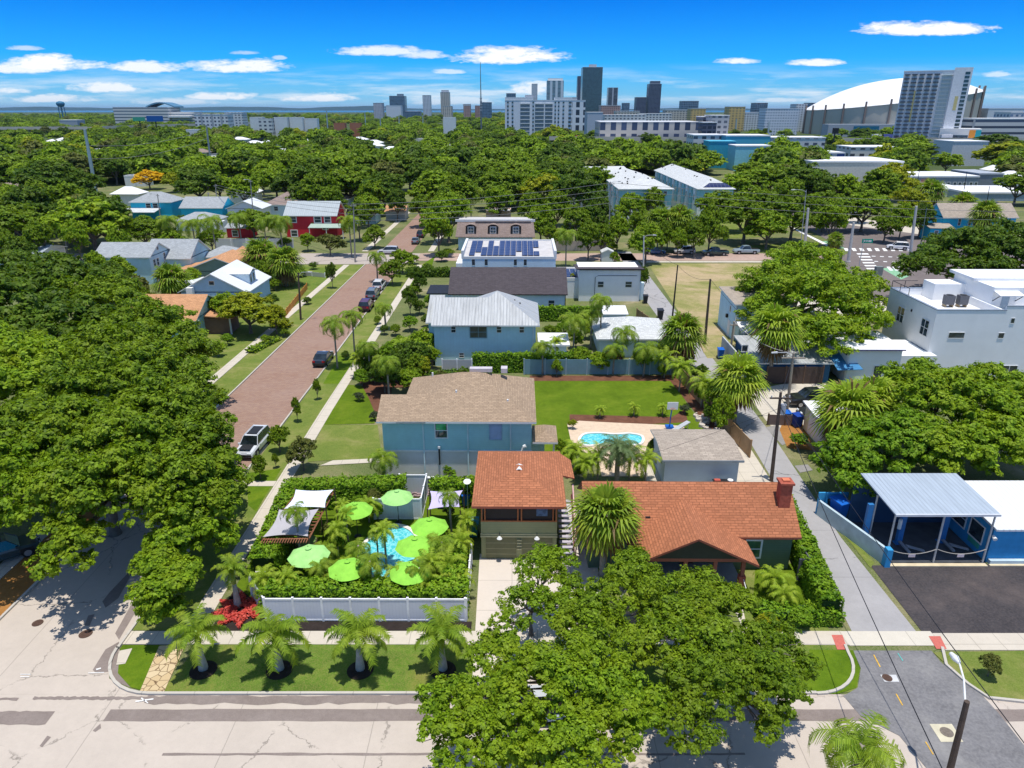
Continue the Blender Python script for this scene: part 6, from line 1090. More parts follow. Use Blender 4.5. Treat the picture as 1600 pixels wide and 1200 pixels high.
# ---- named mid-distance trees
MT=[(160,345,48,12,OAKD,'big dark weeping tree below the yellow flame tree'),(232,281,24,7,FLAME,'yellow flowering tree in the left middle distance'),(272,285,20,7,YELG,'yellow-green tree beside the flowering one'),(75,285,55,14,OAKD,'very dark big tree above the tan roof at left'),(130,300,34,12,OAKD,'dark tree between the tan roof and flame tree'),(60,335,34,7,YELG,'yellow-tinged palm-like clump at the left edge'),(310,290,40,12,OAKD,'dark dense tree behind the azure houses'),(495,285,48,14,OAKD,'very dark oak above the red barn house'),(560,290,44,12,OAK,'oak right of the dark one above the barn'),(600,300,42,12,OAKD,'dark green oak over the street end'),(640,270,40,13,OAKD,'dark oak on the ridge of the far street'),(700,340,38,11,OAK2,'bright oak overhanging the brick street left of the mansard house'),(685,365,26,9,OAK2,'lower bright oak beside the mansard house'),(715,310,38,12,OAK,'olive oak behind the mansard house left'),(780,320,30,10,OAK2,'oak behind the mansard dormers'),(850,300,36,11,YELG,'yellow-green round tree behind the mansard house'),(845,350,26,9,OAK2,'tree right of the mansard house'),(905,310,42,14,OAKD,'tall loose tree beside the left townhouse row'),(900,350,26,9,OAK,'tree behind the grey wall beside the lone palm'),(935,345,26,10,OAKD,'tree just left of the tall utility pole'),(875,250,38,15,OAKD,'tall dark tree above the yellow-green one'),(920,375,22,8,OAK,'tree over the grey wall left of the pole'),(985,330,24,9,OAK2,'tree in front of the left townhouses'),(1020,320,20,9,OAK,'tree between the townhouse rows'),(1010,380,30,8,OAK2,'tree behind the blue parked car'),(1125,330,40,10,OAK,'spreading oak right of the townhouses'),(1165,345,48,10,OAK,'wide oak behind the parked pickup trucks'),(1200,360,34,8,OAK2,'low spreading oak right of the pickup trucks'),(1240,340,44,11,OAK,'oak left of the signal poles'),(1290,330,44,10,OAK,'oak behind the avenue'),(1350,330,40,10,OAK2,'lighter oak beyond the junction'),(1395,285,38,12,YELG,'bright yellow-green tree before the mural warehouse'),(1420,320,26,9,YELG,'smaller yellow-green tree under the bright one'),(1250,290,48,13,OAKD,'dark oak beyond the avenue'),(1190,290,48,12,OAK,'big oak over the right townhouses back'),(1570,245,46,14,YELG,'yellow-green round tree at the right edge'),(1560,225,34,13,OAKD,'dark tree behind the yellow-green one at the right edge'),(1590,295,34,10,OAK,'tree at the right edge before the blue-grey warehouse'),(1440,345,22,8,OAKD,'tree left of the azure house'),(1385,355,24,7,OAK,'low tree at the junction behind the white pole'),
(30,400,26,6,OAKD,'dark tree left of the pale metal roof'),(95,425,36,7,OAKD,'dark tree above the left oak mass'),(60,450,34,7,OAK,'tree on the left edge above the oak mass'),(185,430,30,6,OAK2,'tree in front of the powder blue house'),(215,455,24,5,DRYM,'greyish flowering tree by the powder blue house'),(20,350,36,7,DRYM,'olive tree at the left edge'),(225,365,30,7,OAK,'tree above the grey gables'),(270,375,22,5,OAK2,'tree behind the second grey gable'),(395,350,30,7,OAK,'tree behind the white fence'),(330,375,20,5,OAK2,'bush above the white fence left part'),(575,330,26,8,OAK2,'tree left of the terracotta shed'),(585,370,20,5,OAK,'tree by the far pavement'),(660,330,24,8,OAK,'tree arching over the far street right side'),(500,330,0.1,1,OAK,'')]
for a in MT:
    if a[2]>1: tree(*a[:5],label=a[5])
# ---- the wooded middle distance: individual oaks in front, one mass behind
rg=random.Random(77)
avoid=[(s[0],s[1]+7,20) for s in spots]+[(440,330,60),(490,345,70),(990,300,55),(1100,310,60),(1500,290,80),(1480,350,60),(1150,240,50),(1245,235,30),(1330,262,60),(760,345,60),(235,320,40),(310,320,45),(380,320,40),(250,395,60),(25,290,30),(640,330,22),(630,350,22),(600,330,30),(1570,300,50),(1410,395,80),(1470,300,50),(1500,262,90),(1440,296,60)]
def blocked(x,y):
    if any((x-a)**2+((y-b_)*1.6)**2<c_*c_*.8 for a,b_,c_ in avoid): return True
    return False
where=[(0,'at the left edge'),(130,'left of the steel pole'),(260,'behind the azure houses'),(400,'above the red barn'),(560,'above the far brick street'),(700,'behind the mansard house'),(860,'above the pale townhouses'),(1020,'behind the townhouse rows'),(1180,'beyond the avenue'),(1320,'before the warehouses'),(1470,'at the right edge')]
cnt=0; placed=[]
def clearing(x,y): return math.sin(x*.021+1.3)*math.sin(y*.017+.4)+.55*math.sin(x*.047+y*.031)>.93
tries=0
while cnt<235 and tries<9000:
    tries+=1; y=205+150*rg.random()**1.25; x=rg.uniform(-60,1660)
    if y>300 and (x>520 and x<700 or 700<x<960 or x>1220): continue
    if y>262 and 940<x<1180: continue
    if y>318 and x>380 or y>288 and 170<x<440: continue
    c=G(x,y,6)
    if blocked(x,y) or clearing(c.x,c.y) or any((c.x-p[0])**2+(c.y-p[1])**2<(p[2]*.95)**2 for p in placed): continue
    Rm=rg.uniform(5.5,9.5); placed.append((c.x,c.y,Rm)); wl=[w_ for a,w_ in where if x>=a or a==0][-1]
    m=rg.choices([OAK,OAKD,OAK2,YELG,DRYM],[6,5,3,.25,1])[0]; kind_={'oak_leaves':'mid-green','oak_leaves_dark':'dark green','oak_leaves_bright':'bright green','leaves_yellowgreen':'yellow-green','leaves_olive':'olive'}[m.name]
    tree(x,y,Rm,rg.uniform(8,13),m,1,'%s broad-crowned oak in the wooded middle distance %s'%(kind_,wl),group='%s oaks in the wood %s'%(kind_,wl),world=(c.x,c.y)); cnt+=1
def woodland():
    rng=np.random.default_rng(5); Vs=[]; mi=[]
    base=[]
    for i in range(3):
        V,_=crown_V([(0,0,4.2,3.4,2.8),(2.4,.5,3.6,2.3,1.9),(-2.2,1,3.8,2.4,2),(0,-2.3,3.5,2.3,1.8)],1.25,1.15,33,.55,600+i); base.append(V)
    n=0; rgs=random.Random(8)
    for _ in range(26000):
        Yv=330+ (2900-330)*rgs.random()**1.9; half=Yv*.80; Xv=rgs.uniform(-half,half)
        vx=800+Xv/ (Yv*CP+(CAMH-6)*SP)*FPX; vy=600+FPX*((CAMH-6)*CP-Yv*SP)/(Yv*CP+(CAMH-6)*SP)
        if clearing(Xv,Yv) and rgs.random()<.8: continue
        if blocked(vx,vy) or Yv<560 and vy>255 and 930<vx<1200: continue
        if 420<Yv<690 and Xv>45 and rgs.random()<(.97 if Yv>560 else .72): continue
        if 650<Yv<900 and Xv<-380 and rgs.random()<.85: continue
        if 690<Yv<1500 and 250<Xv and rgs.random()<.75: continue
        if Yv>700 and 60<Xv<900 and rgs.random()<.93: continue
        if 820<Yv<1000 and Xv<-250 and rgs.random()<.5: continue
        if n>4600: break
        s=rgs.uniform(.9,1.7)*(1+Yv/3000); a=rgs.uniform(0,6.28); ca,sa=math.cos(a),math.sin(a); hz=s*rgs.uniform(.65,1.15)*(.95 if Yv<700 else .75)
        V=base[rgs.randrange(3)]; 
        if Yv>900: V=V.reshape(-1,4,3)[::2].reshape(-1,3)
        Q=np.stack([V[:,0]*ca*s-V[:,1]*sa*s+Xv,V[:,0]*sa*s+V[:,1]*ca*s+Yv,V[:,2]*hz],1); Vs.append(Q); mi.append(np.full(len(V)//4,rgs.choices([0,1,2,3,4],[5,4,4,.7,.8])[0])); n+=1
    V=np.concatenate(Vs); o=bpy.data.objects.new('far_woodland',meshquads('far_woodland',V,[OAK,OAKD,OAK2,YELG,DRYM],np.concatenate(mi))); COL.objects.link(o); tag(o,'distant wood of oak crowns filling the plain up to the city','woodland',kind='stuff'); print('woodland',n,len(V)//4)
woodland()
# small houses standing in the clearings of the wood
rg=random.Random(99); hp=[]; tries=0
while len(hp)<46 and tries<6000:
    tries+=1; Yv=rg.uniform(240,760); Xv=rg.uniform(-.74,.62)*Yv
    if not clearing(Xv,Yv) or any((Xv-a)**2+(Yv-b_)**2<26**2 for a,b_ in hp): continue
    vx=800+Xv*FPX/(Yv*CP+CAMH*SP); vy=600+FPX*(CAMH*CP-Yv*SP)/(Yv*CP+CAMH*SP)
    if blocked(vx,vy) or vy>290 or (vx>1100 and vy>215) or 930<vx<1190: continue
    hp.append((Xv,Yv)); k=rg.choice('wwwwttbg'); wl=[w_ for a,w_ in where if vx>=a or a==0][-1]
    wm,rm,nm={'w':(S_WHITE,SH_LG,'white'),'t':(STUC_G,SH_BROWN,'tan-roofed'),'b':(S_BLUE2,SH_GREY,'pale blue'),'g':(S_SAGE,RW,'green-walled')}[k]; Wd=rg.uniform(10,16)
    h=Bld('wood_house','small %s house in a clearing of the wood %s'%(nm,wl),'house',Xv-Wd/2,Yv,rg.uniform(-.1,.1),group='%s houses in the wood %s'%(nm,wl)); h.wall(0,Wd,0,Wd*.75,0,3.3,wm)
    if rg.random()<.5: h.hip(0,Wd,0,Wd*.75,3.4,5.6,rm,.5)
    else: h.gable(0,Wd,0,Wd*.75,3.4,6,rm,rg.choice('xy'),.5,.4,wallm=wm)
    h.win(1.5,1,1.3,1.3,'S',0); h.win(Wd-3,1,1.3,1.3,'S',0); h.part('door',MB().box(Wd/2-.5,Wd/2+.5,-.06,0,0,2.2,BLACK))
VG2=[(285,345,14,3),(318,352,12,3),(250,352,14,3),(225,345,12,3),(360,342,10,2.6),(385,338,9,2.6),(345,322,8,2.6),(200,330,12,3),(640,505,14,2.2),(655,480,12,2.2),(670,500,12,2),(618,515,10,1.6),(648,455,12,2.2),(672,470,11,2),(690,400,12,2.2),(668,420,11,2),(700,395,10,1.8),(625,545,20,3.2),(605,555,16,3),(585,580,18,2.8),(620,575,22,3.2),(650,575,20,3.2),(675,560,14,2.6),(565,590,14,2),(540,555,7,1.2),(600,515,8,1.4),(590,500,7,1.2),(340,545,12,2),(355,530,10,1.6),(320,560,10,1.6),(425,470,12,2.2),(445,520,8,1.2),(415,530,9,1.2),(470,425,10,1.8),(490,415,8,1.4),(480,470,8,1.2),(860,520,12,2.2),(900,530,14,2.6),(880,515,12,2.4),(985,535,14,2.6),(1020,530,14,3),(1040,545,14,3),(915,515,12,2.6),(1075,560,14,2.6),(1095,585,12,2.4),(1110,650,12,2),(1095,615,12,2.2),(875,700,10,1.8),(890,720,12,2),(1020,700,10,1.8),(905,735,10,1.6)]
for i,(x,y,r_,h_) in enumerate(VG2):
    tree(x,y,r_,h_,[OAKD,OAK,OAK2,HEDG,OAKD][i%5],1 if y<480 else 0,'leafy garden shrub in the yards',group='leafy garden shrubs in the yards',name='shrub',cat='shrub')
gs=sorted([o for o in COL.objects if o.get('group')=='leafy garden shrubs in the yards'],key=lambda o:o.location.y)
PL=lambda X,Y:'left of the brick street' if X<-33 else ('beside the right pavement' if X<-16 else ('between the teal and blue houses' if X<-6 else ('behind the slate fence' if Y>76 else 'by the date palm and pool deck')))
kk={}
for o in gs:
    p=PL(o.location.x,o.location.y); kk[p]=kk.get(p,0)+1; ORD_=['nearest','second nearest','third nearest','fourth nearest','fifth nearest','sixth nearest','seventh nearest','eighth nearest','ninth nearest','tenth nearest','eleventh nearest','twelfth nearest','thirteenth nearest','fourteenth nearest','fifteenth nearest','sixteenth nearest','seventeenth nearest','eighteenth nearest']; o['label']='%s leafy garden shrub %s'%(ORD_[min(kk[p]-1,17)],p)
# further trees that close the gaps between the houses
XT=[(830,330,24),(870,330,26),(860,372,16),(965,365,20),(940,375,18),(1000,355,20),(1035,372,18),(975,300,18),(930,290,28),(890,285,26),(820,285,26),(790,290,22),(740,285,28),(700,285,26),(665,300,26),(1060,378,16),(1085,372,20),(1110,360,26),(1145,300,30),(1190,325,34),(1230,310,32),(1170,275,30),(1225,275,32),(1090,245,26),(1050,240,24),(1010,240,24),(960,240,26),(1275,300,30),(1320,300,28),(1300,350,26),(1370,300,24),(1345,320,20),(1410,345,20),(1400,250,26),(1350,245,22),(1290,265,18),(1240,255,24),(1200,255,24),(1460,240,28),(1480,255,24),(1540,215,20),(1380,225,24),(1360,215,20),(1455,215,26),(1430,225,22),(560,345,22),(520,320,24),(580,310,26),(620,320,18),(430,285,30),(380,300,26),(410,285,18),(185,385,20),(120,375,24),(60,380,24),(10,390,22),(185,352,22),(100,350,26),(20,320,30),(60,310,26),(410,430,14),(300,440,14),(180,440,24),(150,420,20),(230,480,20),(380,440,10),(490,350,12),(520,345,14)]
rg=random.Random(31); side_=lambda x:'left' if x<533 else ('centre' if x<1066 else 'right')
for i,(x,y,r_) in enumerate(XT):
    m=rg.choices([OAK,OAKD,OAK2],[5,3,4])[0]; kd={'oak_leaves':'mid-green','oak_leaves_dark':'dark green','oak_leaves_bright':'bright green'}[m.name]
    wl=[w_ for a,w_ in where if x>=a or a==0][-1]
    tree(x,y,r_,min(7+r_*.12,2.1*r_*mpp(y,4)+1.5),m,0 if y>340 else 1,'%s rounded tree closing the gap between houses %s'%(kd,wl),group='%s filler trees %s'%(kd,wl))

# ordinal labels inside the wood groups, nearest first
ORD=['nearest','second nearest','third nearest','fourth nearest','fifth nearest','sixth nearest','seventh nearest','eighth nearest','ninth nearest','tenth nearest','eleventh nearest','twelfth nearest','thirteenth nearest','fourteenth nearest','fifteenth nearest','sixteenth nearest','seventeenth nearest','eighteenth nearest','nineteenth nearest','twentieth nearest','twenty-first nearest','twenty-second nearest','twenty-third nearest']
gr={}
for o in list(COL.objects):
    g=o.get('group')
    if g and (' oaks in the wood ' in g or ' filler trees ' in g or ' houses in the wood ' in g): gr.setdefault(g,[]).append(o)
for g,os_ in gr.items():
    os_.sort(key=lambda o:o.location.y)
    if len(os_)==1: continue
    for k,o in enumerate(os_): o['label']='%s of the %s'%(ORD[min(k,len(ORD)-1)],g.replace('filler trees','small trees between houses'))
# ================= POOLS AND GARDEN THINGS
def poolwater():
    m,t=newmat('pool_water'); o=t.n('TexCoord').outputs['Object']; vo=t.n('TexVoronoi',{'Vector':t.n('VectorMath',{0:o,1:t.n('CombineXYZ',{0:t.noise(o,2,3),1:t.noise(o,2.3,3),2:0}).outputs[0]},operation='ADD').outputs[0],'Scale':2.6},feature='DISTANCE_TO_EDGE')
    c=t.mixc(t.mr(vo.outputs[0],0,.16,.75,0),(.06,.47,.53),(.35,.75,.76)); fin(t,c,.08,t.noise(o,5,2),.08,.02,.5); return m
POOLM=poolwater(); COPE=M('coping_white',(.72,.68,.62),.8)
def smooth_closed(P,n=6):
    out=[];L=len(P)
    for i in range(L):
        p0,p1,p2,p3=[Vector(P[(i+k-1)%L]) for k in range(4)]
        for j in range(n):
            t=j/n; out.append(.5*((2*p1)+(-p0+p2)*t+(2*p0-5*p1+4*p2-p3)*t*t+(-p0+3*p1-3*p2+p3)*t**3))
    return out
def pool(label,pts,wd=.35,z=.12,shelf=None):
    P=smooth_closed([tuple(G(*p)) for p in pts]); c=sum(P,Vector())/len(P); P=[p-c for p in P]; 
    if sum(P[i].x*P[(i+1)%len(P)].y-P[(i+1)%len(P)].x*P[i].y for i in range(len(P)))<0: P.reverse()
    r=empty('swimming_pool',(c.x,c.y,0),0,label,'swimming pool'); I=[]
    for i,p in enumerate(P): d=(P[(i+1)%len(P)]-P[i-1]).normalized(); I.append(p+Vector((-d.y,d.x,0))*wd)
    b=MB(); n=len(P)
    for i in range(n):
        j=(i+1)%n; b.poly([(P[i].x,P[i].y,z+.06),(P[j].x,P[j].y,z+.06),(I[j].x,I[j].y,z+.06),(I[i].x,I[i].y,z+.06)]); b.poly([(P[i].x,P[i].y,0),(P[j].x,P[j].y,0),(P[j].x,P[j].y,z+.06),(P[i].x,P[i].y,z+.06)]); b.poly([(I[j].x,I[j].y,0),(I[i].x,I[i].y,0),(I[i].x,I[i].y,z+.06),(I[j].x,I[j].y,z+.06)])
    b.build('coping',COPE,r); MB().poly([(p.x,p.y,z-.04) for p in I]).build('water',POOLM,r); return r
pool('curved pool with wide white coping among the lime umbrellas',[(562,858),(575,842),(598,825),(622,821),(645,829),(660,850),(662,875),(650,900),(625,914),(595,914),(572,900),(560,878)],.32)
sheet('pool_deck',[(886,662),(905,658),(960,661),(1010,663),(1068,666),(1072,676),(1030,672),(1010,700),(1000,745),(940,745),(935,718),(908,705),(892,690)],.05,M('deck_tan',(.6,.46,.33),.9,.12,2))
pool('kidney-shaped turquoise pool on a tan deck behind the date palm',[(903,688),(912,679),(935,677),(960,679),(985,678),(1005,683),(1004,695),(980,699),(945,697),(920,699),(907,696)],.28)
sheet('pool_deck',[(845,560),(895,560),(900,578),(850,580)],.05,DRIVEC); pool('small teal plunge pool by the blue-grey fence',[(880,562),(894,562),(896,574),(882,574)],.15)
LIME=M('umbrella_lime',(.26,.58,.06),.85,.16,1.4); LIME2=M('umbrella_lime_pale',(.34,.64,.2),.85,.16,1.4)
_um={}
def umbrella(px_,py_,R_,label,z=2.45,rz=0,m=LIME,tilt=0):
    c=G(px_,py_,z+.2); r=empty('garden_umbrella',(c.x,c.y,0),rz,label,'umbrella','lime umbrellas round the pool'); n=8; b=MB()
    rings=[(0,.42),(.33,.3),(.68,.13),(1,-.1)]
    for k in range(n):
        for s in range(4):
            def P(q,u): 
                a=2*math.pi*(k+u)/n; f=1-.07*math.sin(math.pi*u)*(q[0]**2); sg=.05*math.sin(math.pi*u)*q[0]; return (R_*q[0]*f*math.cos(a),R_*q[0]*f*math.sin(a),z+q[1]*1.15-sg)
            u0,u1=s/4,(s+1)/4
            for a_,b_ in zip(rings[:-1],rings[1:]):
                q=[P(a_,u0),P(b_,u0),P(b_,u1),P(a_,u1)]; b.poly(q if a_[0] else q[0:3])
    o=b.build('canopy',m,r); MB().tube([(0,0,z+.5),(0,0,z+.62)],[R_*.16,.02],8,m).build('vent_cap',None,o)
    rb=MB()
    for k in range(n): a=2*math.pi*k/n; rb.tube([(0,0,z+.4),(R_*.97*math.cos(a),R_*.97*math.sin(a),z-.14)],.012,4)
    rb.build('ribs',BLACK,r); MB().tube([(0,0,0),(0,0,z+.68)],.025,8).build('pole',BLACK,r); MB().tube([(0,0,.03),(0,0,.1),(0,0,.14)],[.28,.26,.08],14).build('base',BLACK,r); return r
for i,a in enumerate(((620,772,1.3,'lime umbrella in front of the pale gate at the back of the pool garden'),(555,792,1.35,'lime umbrella left of the gate beside the pergola'),(671,817,1.42,'lime umbrella just beyond the right rim of the pool'),(648,847,1.42,'lime umbrella shading the right side of the pool'),(543,883,1.35,'lime umbrella nearest the front left of the pool'),(482,862,1.45,'pale lime umbrella at the foot of the grey shade sail'),(640,888,1.4,'lime umbrella at the front right, half under palms'))):
    umbrella(*a,rz=i*.37,m=LIME2 if i in (0,5) else LIME)
def sail(name,label,corners,z,m,sag=.25,cat='shade sail'):
    C=[G(x,y,zz) for (x,y),zz in zip(corners,z)]; c=sum(C,Vector())/4; c.z=0; C=[p-c for p in C]; r=empty(name,(c.x,c.y,0),0,label,cat); n=12; b=MB(); P={}
    for i in range(n+1):
        for j in range(n+1):
            u,v=i/n,j/n; cu=math.sin(math.pi*u)*.07; cv=math.sin(math.pi*v)*.07; uu=u+(0.5-u)*2*cv*1.0; vv=v+(0.5-v)*2*cu
            p=C[0]*(1-uu)*(1-vv)+C[1]*uu*(1-vv)+C[2]*uu*vv+C[3]*(1-uu)*vv; p=p.copy(); p.z-=sag*math.sin(math.pi*u)*math.sin(math.pi*v); P[i,j]=p
    for i in range(n):
        for j in range(n): b.poly([P[i,j],P[i+1,j],P[i+1,j+1],P[i,j+1]])
    b.build('canvas',m,r,smooth=True,fixn=True)
    for p in C: MB().tube([(p.x*1.06,p.y*1.06,0),(p.x*1.04,p.y*1.04,p.z+.1)],.05,8).build('post',WOODD,r)
    return r
SAILW=M('sail_white',(.7,.74,.85),.8,.04); SAILG=M('sail_grey',(.42,.4,.42),.85,.04); SAILL=M('sail_lilac',(.52,.46,.68),.8,.06)
sail('shade_sail','white shade sail over the far half of the pergola',[(444,795),(508,793),(521,765),(462,765)],(2.75,2.75,2.9,2.9),SAILW,.2)
sail('shade_sail','taut grey shade sail over the near half of the pergola',[(411,839),(481,838),(498,795),(436,796)],(2.6,2.6,2.75,2.75),SAILG,.15)
sail('shade_sail','lilac shade sail beside the red-roofed garage',[(669,796),(718,792),(723,766),(672,767)],(2.2,2.2,2.4,2.4),SAILL,.1)
a,b_,c_,d_=[G(x,y,2.45) for x,y in ((411,842),(481,841),(520,768),(462,768))]; r=empty('pergola',(a.x,a.y,0),0,'reddish timber pergola frame under the white and grey sails','pergola'); RT=M('pergola_rust',(.25,.1,.05),.8,.25,4)
for k in range(16):
    t=k/15; p=a.lerp(d_,t)-Vector((a.x,a.y,0)); q=b_.lerp(c_,t)-Vector((a.x,a.y,0)); p.z=q.z=2.42; MB().tube([p,q],.05,4).build('rafter',RT,r)
for p,q in ((a,d_),(b_,c_)): MB().tube([Vector((p.x-a.x,p.y-a.y,2.32)),Vector((q.x-a.x,q.y-a.y,2.32))],.07,4).build('beam',RT,r)
for k in range(18):
    t=k/17; p=a.lerp(b_,t)-Vector((a.x,a.y,0)); MB().box(p.x-.03,p.x+.03,p.y-.5,p.y+.1,2.36,2.44).build('rafter_tail',RT,r)
q=G(470,872,0); r=empty('round_hot_tub',(q.x+.1,q.y+1.2,0),0,'round green-rimmed tub under the grey shade sail','tub'); MB().tube([(0,0,0),(0,0,.7)],.85,20).build('shell',WOODD,r); MB().tube([(0,0,.7),(0,0,.78)],.8,20).build('cover',M('tub_green',(.12,.2,.05),.7),r)
for i,a in enumerate(((575,790,1.6,.6,'areca'),(525,830,2.0,.6,'areca'),(505,860,1.8,.55,'queen'),(575,875,1.6,.5,'areca'),(620,895,1.8,.6,'areca'),(665,915,1.6,.6,'areca'),(715,905,1.6,.7,'areca'),(695,865,1.8,.7,'queen'),(655,890,2.6,.6,'queen'),(588,832,2.4,.4,'queen'),(515,895,1.6,.5,'areca'),(500,885,2.2,.5,'queen'),(730,815,1.8,.55,'areca'),(410,905,1.8,.7,'areca'),(540,805,2.4,.5,'areca'))):
    palm_px(*((a[4],)+a[:4]),['young areca beside the pergola right post','feathery clump before the left umbrellas','small palm under the front left umbrella','low areca at the left pool rim','areca overhanging the front pool rim','areca in the front right garden corner','bright areca by the side fence','palm leaning to the front right umbrella','slender palm over the front right umbrella','slender palm mirrored in the pool','areca sprouting from the front hedge','thin palm left of the front umbrella','areca by the blue bin','palm clump at the slanted fence corner','areca behind the left umbrella'][i],group='small palms filling the pool garden',tr=.06,seed=i)
for i,a in enumerate(((590,800,12,1.5,HEDG),(525,850,13,1.4,HEDG),(510,830,10,1.3,DRYM),(690,835,12,1.5,HEDG),(715,870,14,1.7,HEDG),(680,905,12,1.6,YELG),(600,915,12,1.4,YELG),(465,900,14,1.7,HEDG),(560,905,11,1.4,HEDG),(730,770,10,1.6,YELG),(700,800,9,1.2,DRYM))):
    tree(*a[:5],label=['shrub between the left umbrella and the gate','shrub before the pergola foot','dry shrub at the pergola corner','shrub under the right umbrella','shrub massed by the side fence','yellowish shrub in the front right corner','yellowish shrub at the front pool rim','shrub at the left front umbrella foot','shrub beside the front umbrella pole','yellow shrub by the garage corner','dry shrub below the lilac sail'][i],name='shrub',cat='shrub',group='shrubs filling the pool garden')
c=G(410,935); r=empty('curved_screen',(c.x,c.y,0),R(-35),'curved grey and white screen behind the red starburst planting','screen'); q=MB(); n=12
for k in range(n):
    a0,a1=R(10+140*k/n),R(10+140*(k+1)/n); q.slab([(1.25*math.cos(a0),.9*math.sin(a0),1.5),(1.25*math.cos(a1),.9*math.sin(a1),1.5),(1.05*math.cos(a1),.7*math.sin(a1),1.5),(1.05*math.cos(a0),.7*math.sin(a0),1.5)][::-1],.1,M('screen_rim',(.6,.57,.52))); q.poly([(1.2*math.cos(a0),.85*math.sin(a0),0),(1.2*math.cos(a1),.85*math.sin(a1),0),(1.2*math.cos(a1),.85*math.sin(a1),1.42),(1.2*math.cos(a0),.85*math.sin(a0),1.42)],M('screen_grey',(.32,.33,.37),.6))
q.build('screen_panel',None,r)
# ---- fences
VINYL=siding('vinyl_white',(.63,.64,.7),.22,True,.82,.05); VT=M('vinyl_trim',(.78,.78,.8),.5)
def fence(label,pts,h,panel,post,step=2.4,pr=.07,name='fence',rail=None,th=.05,cap=True,z0=0):
    o=Vector((pts[0][0],pts[0][1],z0)); r=empty(name,tuple(o),0,label,'fence')
    for i in range(len(pts)-1):
        a=Vector((*pts[i],0))-Vector((o.x,o.y,0)); b_=Vector((*pts[i+1],0))-Vector((o.x,o.y,0)); d=(b_-a); L=d.length; d/=L; n_=Vector((-d.y,d.x,0))*th/2; k=max(1,round(L/step))
        for j in range(k):
            p=a+d*(L*j/k+pr); q=a+d*(L*(j+1)/k-pr); MB().prism([tuple(p-n_)[:2],tuple(q-n_)[:2],tuple(q+n_)[:2],tuple(p+n_)[:2]],.06,h).build('panel',panel,r)
            if rail:
                b=MB(); m_=n_*1.8
                for z in (.06,h-.08): b.prism([tuple(p-m_)[:2],tuple(q-m_)[:2],tuple(q+m_)[:2],tuple(p+m_)[:2]],z,z+.11)
                b.build('rail',rail,r)
        for j in range(k+(1 if i==len(pts)-2 else 0)):
            p=a+d*(L*j/k); MB().box(p.x-pr,p.x+pr,p.y-pr,p.y+pr,0,h+(.12 if cap else 0)).build('post',post,r)
    return r
fence('white vinyl fence along the front of the pool garden with a slanted left corner',[(-17.6,39.7),(-15.9,37.4),(-3.0,37.35)],1.75,VINYL,VT,1.95,rail=VT)
fence('white vinyl fence between the pool garden and the driveway',[(-2.95,37.5),(-2.95,43.6)],1.6,VINYL,VT,2.0,rail=VT)
fence('white vinyl gate fence at the back of the pool garden behind the lime umbrella',[(-11.1,49.6),(-7.3,49.6),(-7.3,53.6),(-9.6,53.6)],1.9,VINYL,VT,1.9,rail=VT)
fence('tall slate blue fence along the far side of the big lawn',[(1.5,83.2),(19.8,83.2)],2.0,siding('fence_slate',(.17,.29,.34),.18,True,.8,.12),M('fence_slate_post',(.3,.4,.45),.7),2.5)
fence('weathered timber fence following the alley edge of the big lawn',[(20.3,83),(21.3,72),(22.6,60.5)],1.8,siding('fence_timber',(.36,.22,.11),.16,True,.6,.25),WOOD,2.4); fence('short timber fence by the alley beside the blue cottage shed',[(19.6,108),(21.9,97)],1.8,siding('fence_timber',(0,0,0)),WOOD,2.4)
fence('white stub wall with picket top left of the blue house hedge',[(-8.7,83.4),(-5.0,83.4)],1.9,siding('picket_pale',(.5,.5,.5),.2,False,.8),VT,2.0); p,q=G(445,497),G(480,452); fence('bright orange slatted fence along the left pavement',[(p.x,p.y),(q.x,q.y)],1.1,siding('fence_orange',(.62,.27,.05),.15,False,.6,.2),M('fence_orange_post',(.5,.22,.05)),2.2)
p,q=G(338,388),G(459,388); fence('long white fence in front of the red barn',[(p.x,p.y),(q.x,q.y)],2.3,siding('fence_white_far',(.6,.61,.63),.3,True,.85),VT,3.5); p,q=G(866,392),G(958,392); fence('greyish block wall behind the lone palm near the mansard house',[(p.x,p.y),(q.x,q.y)],2.3,M('blockwall',(.4,.35,.31),.9,.12,.5),M('blockwall_post',(.42,.38,.34)),6,name='wall_fence')
p,q=G(1196,600),G(1283,600); fence('dark brown fence closing the concrete yard',[(p.x,p.y),(q.x,q.y)],2.2,siding('fence_darkbrown',(.08,.055,.045),.15,True,.6,.2),WOODD,2.4); p,q=G(1199,664),G(1252,666); fence('low brown slatted gate beside the blue bins',[(p.x,p.y),(q.x,q.y)],1.2,siding('gate_brown',(.17,.13,.12),.3,False,.5,.2),WOODD,1.6)
p,q=G(468,430),G(508,434); fence('low pale garden fence in the corner yard',[(p.x,p.y),(q.x,q.y)],.9,siding('fence_pale',(.5,.5,.47),.3,True),VT,2.5); p,q=G(1030,668),G(1068,664)
